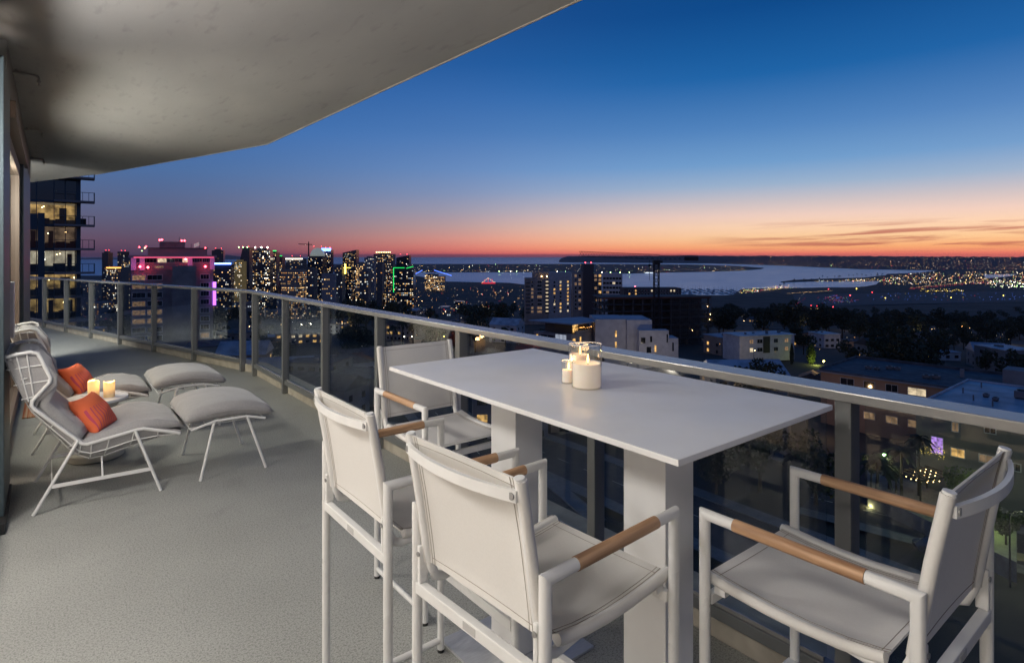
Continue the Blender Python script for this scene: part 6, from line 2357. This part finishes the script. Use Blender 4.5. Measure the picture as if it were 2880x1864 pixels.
def trunk_mesh(h_, r_, rx):
    m = MB()
    m.tube([(0, 0, -0.5), (0.1, 0, h_ * 0.5), (0, 0.1, h_)], [r_, r_ * 0.75, r_ * 0.4], 8)
    for k in range(5):
        a = k * 1.3 + random.random()
        m.tube([(0, 0, h_ * (0.5 + 0.08 * k)), (rx * 0.3 * math.cos(a), rx * 0.3 * math.sin(a), h_ * (0.72 + 0.08 * k)), (rx * 0.62 * math.cos(a), rx * 0.62 * math.sin(a), h_ * (0.9 + 0.09 * k))], [r_ * 0.5, r_ * 0.3, r_ * 0.1], 6)
    return m.mesh('trunk', M_BARK, smooth=True)


kinds = []
for rx, rz, zc, h_, n_, lf in ((5.0, 3.8, 6.8, 6.0, 1500, 0.42), (4.0, 3.4, 6.0, 5.2, 1300, 0.40), (6.0, 4.2, 8.0, 7.0, 1700, 0.48), (3.4, 4.6, 6.5, 5.0, 1200, 0.38)):
    kinds.append((crown_mesh(rx, rz, zc, n_, lf), trunk_mesh(h_, 0.3, rx)))
cyp = MB()
for i in range(900):
    z = random.uniform(0.6, 10.5)
    r_ = 0.95 * math.sin(math.pi * min(1, (z + 0.8) / 11.6)) ** 0.7
    a = random.uniform(0, 6.283)
    rr = r_ * math.sqrt(random.random())
    p = Vector((rr * math.cos(a), rr * math.sin(a), z))
    u, v = Vector((random.uniform(-.2, .2), random.uniform(-.2, .2), 0.45)), rv() * 0.2
    cyp.add([p - u, p + v, p + u, p - v], [(0, 1, 2, 3)])
cyp_me = cyp.mesh('crown', M_LEAF)
cyt_me = MB().tube([(0, 0, -0.5), (0, 0, 3)], 0.18, 7).mesh('trunk', M_BARK)


def palm_meshes(h_, n_=26, L_=2.6):
    f = MB()
    for k in range(n_):
        a = k * 2.399
        up = random.uniform(-0.5, 0.9)
        d_ = Vector((math.cos(a), math.sin(a), 0))
        pts = []
        for i in range(6):
            t_ = i / 5
            pts.append(Vector((0, 0, h_)) + d_ * (L_ * t_ * (1 - 0.15 * abs(up))) + Vector((0, 0, L_ * (up * t_ - 0.75 * t_ * t_))))
        sd = Vector((-d_.y, d_.x, 0))
        for i in range(5):
            w0, w1 = 0.34 * math.sin(math.pi * (i / 5 * 0.85 + 0.12)), 0.34 * math.sin(math.pi * ((i + 1) / 5 * 0.85 + 0.12))
            for s_ in (-1, 1):
                dr_ = Vector((0, 0, -0.22))
                f.add([pts[i], pts[i] + sd * (s_ * w0) + dr_ * w0, pts[i + 1] + sd * (s_ * w1) + dr_ * w1, pts[i + 1]], [(0, 1, 2, 3)])
    t = MB().tube([(0, 0, -0.5), (0.15, 0, h_ * 0.5), (0, 0, h_)], [0.26, 0.19, 0.16], 8)
    return f.mesh('fronds', M_LEAF), t.mesh('trunk', M_BARK, smooth=True)


palms = [palm_meshes(11), palm_meshes(14), palm_meshes(8.5, 30, 3.0)]


def tree(p, kind, s_, label, group, z=None):
    g = ground(p.x, p.y) if z is None else z
    nm = {'c': 'cypress_tree', 'p': 'palm_tree'}.get(kind[0], 'broadleaf_tree')
    t = thing(nm, label, 'tree', (p.x, p.y, g), random.uniform(0, 6.28), group)
    t.scale = (s_ * random.uniform(0.85, 1.15), s_ * random.uniform(0.85, 1.15), s_ * random.uniform(0.85, 1.15))
    if kind[0] == 'c':
        link('crown', cyp_me, t)
        link('trunk', cyt_me, t)
    elif kind[0] == 'p':
        a, b_ = palms[int(kind[1])]
        link('fronds', a, t)
        link('trunk', b_, t)
    else:
        a, b_ = kinds[int(kind[1])]
        link('crown', a, t)
        link('trunk', b_, t)
    return t


# keep-out rectangles in the photograph, so that trees do not cover the buildings in front of them
KEEP = [(1470, 1760, 905, 740, 560), (1485, 1925, 1010, 880, 172), (1690, 2015, 980, 830, 320), (2055, 2262, 1000, 925, 236), (2295, 2880, 1140, 1000, 140), (2430, 2880, 1420, 1150, 84), (2150, 2345, 918, 884, 330), (365, 615, 1100, 700, 262), (2265, 2370, 1035, 990, 165), (1110, 1260, 985, 915, 215), (800, 905, 930, 870, 330)]


def blocked(p, top):
    v = p - Vector((0, 0, EYE))
    Y = v.dot(FW)
    px = 1440 + FPX * v.dot(RT) / Y
    pyb = HOR - FPX * (ground(p.x, p.y) - EYE) / Y
    pyt = HOR - FPX * (ground(p.x, p.y) + top - EYE) / Y
    for x0, x1, yb, yt, Yk in KEEP:
        m_ = 6.0 / Y * FPX
        if x0 - m_ < px < x1 + m_ and Y < Yk + 6 and pyt < yb and pyb > yt:
            return True
    return False


spots_ = []
n_t = 0
tries = 0
while n_t < 290 and tries < 6000:
    tries += 1
    if random.random() < 0.62:
        px = random.uniform(1930, 2950)
        Y = random.uniform(150, 900) if random.random() < 0.85 else random.uniform(70, 130)
    else:
        px = random.uniform(150, 1900)
        Y = random.uniform(130, 950)
    p = FW * Y + RT * ((px - 1440) / FPX * Y)
    p.z = 0
    s_ = random.uniform(0.85, 1.5)
    if Y > 350:
        s_ *= 1.25
    if Y < 130:
        s_ *= 0.8
    if blocked(p, 11 * s_):
        continue
    if any((p - q_).length < 5.5 for q_ in spots_):
        continue
    spots_.append(p)
    kk = random.randrange(4)
    tree(p, 'b%d' % kk, s_, '%s dark broadleaf tree %s on the hillside between the houses' % (('broad round', 'small round', 'tall spreading', 'narrow upright')[kk], 'with a large crown' if s_ > 1.3 else 'with a modest crown'), 'broadleaf trees on the hillside')
    n_t += 1
n_t = 0
tries = 0
while n_t < 62 and tries < 3000:
    tries += 1
    px = random.choice((random.uniform(1020, 1480), random.uniform(600, 1500), random.uniform(1480, 2900)))
    Y = random.uniform(190, 800)
    p = FW * Y + RT * ((px - 1440) / FPX * Y)
    if blocked(p, 15):
        continue
    kk = random.randrange(3)
    tree(p, 'p%d' % kk, random.uniform(0.9, 1.35), ('slender dark fan palm', 'very tall dark fan palm', 'short bushy dark fan palm')[kk] + ' rising among the hillside roofs', 'fan palms on the hillside')
    n_t += 1
for px, py, s_ in ((1218 + 1700 - 1000, 0, 0),):
    pass
# palms along the harbour
for i in range(34):
    px = random.choice((random.uniform(2180, 2480), random.uniform(2400, 2620)))
    py = interp([(2180, 812), (2300, 787), (2480, 778), (2620, 772)], px) + random.uniform(-1, 3)
    p = gp(px, py, SEA + 3)
    tree(p, 'p%d' % random.randrange(3), 1.5, 'distant palm standing along the harbour shore', 'palms along the harbour', SEA + 3)
for px, py, s_ in ((2227, 1000, 0.78), (2066, 975, 0.95), (2078, 960, 0.9), (2170, 955, 0.8)):
    p = at(px, py, 222 if px > 2200 else 250)
    tree(p, 'c', s_, 'dark pointed cypress standing beside the white apartment house', 'cypresses near the apartment house')
# cypress lit green
p = at(2281, 995, 226)
M_LITLEAF = mat('lit_hedge_leaf', (0.07, 0.10, 0.03), 0.8)
lc_ = thing('cypress_tree', 'broad green lit columnar shrub beside the white apartment house', 'tree', (p.x, p.y, ground(p.x, p.y)), 0)
me_ = cyp_me.copy()
me_.materials.clear()
me_.materials.append(M_LITLEAF)
o = link('crown', me_, lc_)
o.scale = (1.7, 1.7, 0.75)
link('trunk', cyt_me, lc_)
def point(p, en, col, r_=0.1, parent=None):
    L_ = bpy.data.lights.new('garden_light', 'POINT')
    L_.energy = en
    L_.color = col
    L_.shadow_soft_size = r_
    o_ = bpy.data.objects.new('garden_light', L_)
    COL.objects.link(o_)
    o_.location = p
    if parent:
        o_.parent = parent
    return o_
point((-RT.x * 0.0 - FW.x * 4, -FW.y * 4, 1.5), 700, (0.9, 1.0, 0.2), 0.2, lc_)

# garden at the lower right: uplit tree, palms, string lights
TZ = -28.3
tr0, tr1 = at(2440, 1300, 74), at(2860, 1300, 57)
tr2, tr3 = at(2860, 1300, 66), at(2440, 1300, 84)
struct('garden_terrace', MB().prism([(tr0.x, tr0.y), (tr1.x, tr1.y), (tr2.x, tr2.y), (tr3.x, tr3.y)], -33, TZ), M_WALK, bevel=0.05)
p = at(2702, 1300, 65.5)
gt_ = thing('garden_tree', 'small tree lit bright green from below beside the grey stucco wall', 'tree', (p.x, p.y, TZ), 0.4)
me_ = crown_mesh(1.9, 1.6, 4.5, 900, 0.19, 8)
me_.materials.clear()
me_.materials.append(mat('bright_leaf', (0.12, 0.17, 0.04), 0.7))
link('crown', me_, gt_)
o = link('trunk', kinds[1][1], gt_)
o.scale = (0.45, 0.45, 0.8)
point((-FW.x * 2.0, -FW.y * 2.0, 2.2), 420, (0.75, 1.0, 0.25), 0.08, gt_)
for px, Yp, s_, k in ((2536, 72.5, 0.80, 0), (2585, 73, 0.70, 1), (2470, 73, 0.85, 2)):
    p = at(px, 1400, Yp)
    t = tree(p, 'p%d' % k, s_, ('slender', 'tall', 'bushy')[k] + ' palm standing in the garden by the string lights', 'palms in the garden')
    point((0.9, 0.4, 1.0), 160 if k == 0 else 60, (1.0, 0.9, 0.4), 0.08, t)
for px, Yp in ((2775, 61.5), (2500, 75), (2830, 60.5), (2450, 77)):
    p = at(px, 1400, Yp)
    tree(p, 'b1', 0.4, 'small dark garden tree on the terrace by the string lights', 'small garden trees', TZ)
pg = at(2598, 1300, 73)
pgo = thing('pergola', 'garden pergola hung with rows of small warm string lights', 'pergola', (pg.x, pg.y, TZ), -YAW + 0.3)
for x in (-2.6, 2.6):
    for y in (-1.6, 1.6):
        MB().box(x - 0.07, x + 0.07, y - 0.07, y + 0.07, 0, 2.6).build('post', M_BARK, pgo)
for y in (-1.6, 1.6):
    MB().box(-2.9, 2.9, y - 0.06, y + 0.06, 2.605, 2.75).build('beam', M_BARK, pgo)
for k in range(7):
    x = -2.7 + 0.9 * k
    MB().box(x - 0.04, x + 0.04, -1.9, 1.9, 2.755, 2.85).build('rafter', M_BARK, pgo)
l_ = Lights()
for k in range(6):
    for j in range(6):
        l_.add((-2.5 + k * 1.0, -1.6 + j * 0.64, 2.5 - 0.22 * math.sin(math.pi * k / 5) + random.uniform(-0.05, 0.05)), 0.055, 'warm', 20.0)
l_.build('string_lights', pgo)
point((0, 0, 2.1), 25, (1.0, 0.7, 0.35), 0.3, pgo)

# ---- small houses ---------------------------------------------------------------------
HM = [M_STUCCO, M_TANST, M_CONC, mat('cream_stucco', (0.34, 0.30, 0.24), 0.9), mat('grey_siding', (0.18, 0.18, 0.19), 0.9)]
RM = [M_WROOF, M_DKROOF, M_BROOF, M_DKROOF, mat('shingle_roof', (0.09, 0.075, 0.07), 0.9)]


def house(px, Y, w, d, h, rot, label, gable=False, wm_=None, rm_2=None, nwin=5, plit=0.3, group='houses on the hillside', zoff=0.0):
    t, g = base_thing('house', label, px, Y, rot, 'house', group=group)
    wm_ = wm_ or random.choice(HM)
    rm_2 = rm_2 or random.choice(RM)
    MB().box(-w / 2, w / 2, -d / 2, d / 2, -3, h).build('wall', wm_, t)
    if gable:
        rh = d * 0.28
        MB().add([(-w / 2 - 0.4, -d / 2 - 0.4, h + 0.01), (w / 2 + 0.4, -d / 2 - 0.4, h + 0.01), (w / 2 + 0.4, d / 2 + 0.4, h + 0.01), (-w / 2 - 0.4, d / 2 + 0.4, h + 0.01), (-w / 2 - 0.4, 0, h + rh), (w / 2 + 0.4, 0, h + rh)],
                 [(0, 1, 5, 4), (2, 3, 4, 5), (0, 4, 3), (1, 2, 5), (0, 3, 2, 1)]).build('roof', rm_2, t)
    else:
        MB().box(-w / 2 - 0.25, w / 2 + 0.25, -d / 2 - 0.25, d / 2 + 0.25, h + 0.005, h + 0.3).build('roof', rm_2, t)
        for k in range(random.randrange(1, 4)):
            x0, y0 = random.uniform(-w * 0.4, w * 0.35), random.uniform(-d * 0.35, d * 0.3)
            MB().box(x0, x0 + random.uniform(0.6, 1.6), y0, y0 + random.uniform(0.6, 1.2), h + 0.31, h + random.uniform(0.7, 1.3)).build('roof_vent', M_AC, t)
    fl_ = max(1, int(h / 3.0))
    for fz in range(fl_):
        for k in range(nwin):
            x0 = -w / 2 + w * (k + 0.5) / nwin
            m_ = random.choice((LIT_Y, LIT_W, LIT_Y, LIT_D)) if random.random() < plit else M_DKGLASS
            ww = min(w / nwin * 0.28, 0.9)
            MB().box(x0 - ww, x0 + ww, -d / 2 - 0.08, -d / 2 - 0.005, 0.9 + fz * 3.0, 2.2 + fz * 3.0).build('window', m_, t)
        sd = 1 if px < 1440 else -1
        for k in range(2):
            y0 = -d / 2 + d * (k + 0.5) / 2
            m_ = random.choice((LIT_Y, LIT_D)) if random.random() < plit else M_DKGLASS
            xs_ = sorted((sd * (w / 2 + 0.005), sd * (w / 2 + 0.08)))
            MB().box(xs_[0], xs_[1], y0 - 0.6, y0 + 0.6, 0.9 + fz * 3.0, 2.2 + fz * 3.0).build('window', m_, t)
    return t


house(2032, 262, 11, 12, 8, 20, 'house with a pale blue roof and two orange lit windows beside the construction frame', wm_=M_TANST, rm_2=M_BROOF, nwin=3, plit=0.8)
house(2215, 330, 24, 14, 7, 18, 'long low brown roofed house row behind the white apartment house', wm_=M_TANST, rm_2=mat('shingle_roof'), nwin=6, plit=0.25)
house(2318, 318, 10, 12, 7.5, 12, 'white flat roofed house with a bluish roof behind the lit shrub', wm_=M_STUCCO, rm_2=M_WROOF, nwin=3, plit=0.1)
house(2335, 158, 9, 8, 3.4, 25, 'small gabled house lit yellow beside the bright street lamp', gable=True, wm_=mat('cream_stucco'), rm_2=mat('shingle_roof'), nwin=3, plit=0.4)
house(2283, 163, 5, 6, 3.4, 60, 'tiny gabled shed lit yellow beside the bright street lamp', gable=True, wm_=mat('cream_stucco'), rm_2=mat('shingle_roof'), nwin=2, plit=0.2)
house(845, 330, 26, 16, 6, 20, 'low shop with bright yellow front seen through the railing glass', wm_=mat('cream_stucco'), rm_2=M_DKROOF, nwin=7, plit=0.75)
house(1020, 205, 13, 10, 6.5, 12, 'white house with lit windows below the railing top', wm_=M_STUCCO, rm_2=M_DKROOF, nwin=4, plit=0.4)
house(900, 150, 12, 12, 9, -14, 'tall dark house seen through the railing glass', wm_=HM[4], rm_2=M_DKROOF, nwin=4, plit=0.15)
house(620, 200, 20, 14, 10, 24, 'long pale house with dark roof beside the concrete hotel', wm_=mat('cream_stucco'), rm_2=M_DKROOF, nwin=6, plit=0.35)
house(350, 150, 16, 14, 12, 30, 'pale warehouse with a lit fence wall beneath the glass tower', wm_=M_STUCCO, rm_2=M_WROOF, nwin=5, plit=0.4)
house(1390, 160, 16, 12, 6, -18, 'low red brick house below the bar table', wm_=mat('brick_red', (0.16, 0.05, 0.035), 0.9), rm_2=M_DKROOF, nwin=5, plit=0.35)
# orange building plot
plot = MB()
pp = [gp(px, py, -41) for px, py in ((1105, 985), (1240, 992), (1215, 940), (1100, 935))]
plot.prism([(p.x, p.y) for p in pp], 0, 0.0)
struct('building_plot', MB().add([(p.x, p.y, ground(p.x, p.y) + 0.9) for p in pp], [(0, 1, 2, 3)]), mat('orange_soil', (0.22, 0.11, 0.05), 0.95))
n_h = 0
tries = 0
hs = []
adj = ('white', 'tan', 'grey', 'cream', 'dark')
while n_h < 74 and tries < 3000:
    tries += 1
    px = random.uniform(120, 2900)
    Y = random.uniform(160, 1000) if random.random() < 0.8 else random.uniform(100, 180)
    p = FW * Y + RT * ((px - 1440) / FPX * Y)
    p.z = 0
    if blocked(p, 9) or any((p - q_).length < 15 for q_ in hs):
        continue
    hs.append(p)
    hh = random.choice((3.4, 6.5, 6.5, 9.5))
    wi, ri, gb = random.randrange(5), random.randrange(5), random.random() < 0.35
    house(px, Y, random.uniform(9, 20), random.uniform(8, 14), hh, random.uniform(-35, 35), '%s %s hillside house with %s roof among dark trees' % ({3.4: 'one storey', 6.5: 'two storey', 9.5: 'three storey'}[hh], ('white stucco', 'tan', 'grey concrete', 'cream', 'grey sided')[wi], ('pale', 'dark', 'pale blue', 'dark', 'brown shingle')[ri] + (' gabled' if gb else ' flat')),
          gable=gb, wm_=HM[wi], rm_2=RM[ri], nwin=random.randrange(3, 6), plit=random.uniform(0.05, 0.4))
    n_h += 1
# scattered porch and street lights on the hillside
L = Lights()
for i in range(430):
    px = random.uniform(100, 2900)
    Y = random.uniform(110, 1000)
    p = FW * Y + RT * ((px - 1440) / FPX * Y)
    big = random.random()
    L.add((p.x, p.y, ground(p.x, p.y) + random.uniform(2, 6)), Y * random.uniform(0.0002, 0.00045), pick(('warm', 5), ('amber', 3), ('white', 3), ('cool', 0.6), ('red', 0.3)), 16.0 if big > 0.88 else (5.0 if big > 0.5 else 2.0))
L.build('hillside_lights', label='small porch and street lights scattered over the dark hillside')

# ---- parked cars and boats on trailers near the street ------------------------------------
def car_meshes():
    b = MB()
    prof = [(-2.15, 0.35), (-2.2, 0.75), (-1.9, 0.95), (-1.3, 1.0), (-0.8, 1.42), (0.7, 1.45), (1.35, 1.02), (2.0, 0.88), (2.2, 0.6), (2.15, 0.35)]
    rows_ = []
    for y, s_ in ((-0.85, 0.94), (-0.8, 1.0), (0.8, 1.0), (0.85, 0.94)):
        rows_.append([(x, y * (0.82 if z > 1.2 else 1.0), z * s_ if z > 0.9 else z) for x, z in prof])
    b.grid(rows_)
    b.add([rows_[0][i] for i in range(10)], [tuple(range(10))])
    b.add([rows_[-1][i] for i in range(10)], [tuple(range(10))[::-1]])
    b.add([rows_[0][0], rows_[0][-1], rows_[-1][-1], rows_[-1][0]], [(0, 1, 2, 3)])
    w = MB()
    w.box(-1.15, 1.15, -0.80, -0.70, 1.02, 1.34)
    w.box(-1.15, 1.15, 0.70, 0.80, 1.02, 1.34)
    w.add([(1.34, -0.62, 1.05), (1.34, 0.62, 1.05), (0.78, 0.56, 1.41), (0.78, -0.56, 1.41)], [(0, 1, 2, 3)])
    wh = MB()
    wh.tube([(0, -0.1, 0), (0, 0.1, 0)], 0.33, 16)
    return b.mesh('body', mat('car_paint', (0.10, 0.10, 0.11), 0.25, 0.4), merge=1e-4, auto=35), w.mesh('windows', M_DKGLASS), wh.mesh('wheel', M_GASKET)


cb_, cw_, cwh_ = car_meshes()
for px, py, rz, c_ in ((2730, 1500, -0.2, 'dark'), (2560, 1430, -0.2, 'dark'), (2200, 1290, 0.7, 'dark'), (1990, 1240, 0.7, 'dark'), (1720, 1190, 0.7, 'dark'), (2640, 1560, -0.3, 'dark')):
    p = gp(px, py, -30)
    t = thing('parked_car', 'dark parked car beside the kerb of the street below', 'car', (p.x, p.y, ground(p.x, p.y) + 0.6), -YAW + rz, 'cars parked along the street')
    link('body', cb_, t)
    link('windows', cw_, t)
    for x in (-1.35, 1.35):
        for y in (-0.78, 0.78):
            o = link('wheel', cwh_, t)
            o.location = (x, y, 0.33)
    if px in (1720, 2730):
        l_ = Lights()
        for y in (-0.6, 0.6):
            l_.add((-2.24, y, 0.72), 0.08, 'red', 16.0)
        l_.build('tail_lamps', t)

# ---- far woods between the hillside houses and the airfield ------------------------------------
random.seed(91)
fw_ = MB()
for i in range(330):
    px = random.choice((random.uniform(1900, 2950), random.uniform(1900, 2950), random.uniform(600, 1900)))
    Y = random.uniform(640, 1180)
    c = FW * Y + RT * ((px - 1440) / FPX * Y)
    g = ground(c.x, c.y)
    rx, hh = random.uniform(3.5, 7), random.uniform(5, 10)
    for k in range(90):
        d_ = rv()
        while d_.length > 1:
            d_ = rv()
        p = Vector((c.x + d_.x * rx, c.y + d_.y * rx, g + hh * 0.55 + d_.z * hh * 0.5))
        u, v = rv().normalized() * random.uniform(0.7, 1.5), rv().normalized() * random.uniform(0.5, 1.1)
        fw_.add([p - u, p + v, p + u, p - v], [(0, 1, 2, 3)])
tag(fw_.build('far_woods', M_LEAF), 'dark mass of far trees between the houses and the airfield', 'trees', kind='stuff')

# ---- evening haze ----------------------------------------------------------------------------
hz = MB().box(-16000, 24000, -6000, 24000, SEA - 12, 90).build('haze', None)
hz.data.materials.clear()
mh = bpy.data.materials.new('haze_air')
mh.use_nodes = True
hn, hl_ = mh.node_tree.nodes, mh.node_tree.links
hn.clear()
ho = hn.new('ShaderNodeOutputMaterial')
hv = hn.new('ShaderNodeVolumePrincipled')
hv.inputs['Color'].default_value = (0.92, 0.82, 0.84, 1)
hv.inputs['Density'].default_value = 2.0e-5
hl_.new(hv.outputs[0], ho.inputs['Volume'])
hz.data.materials.append(mh)
tag(hz, kind='stuff')
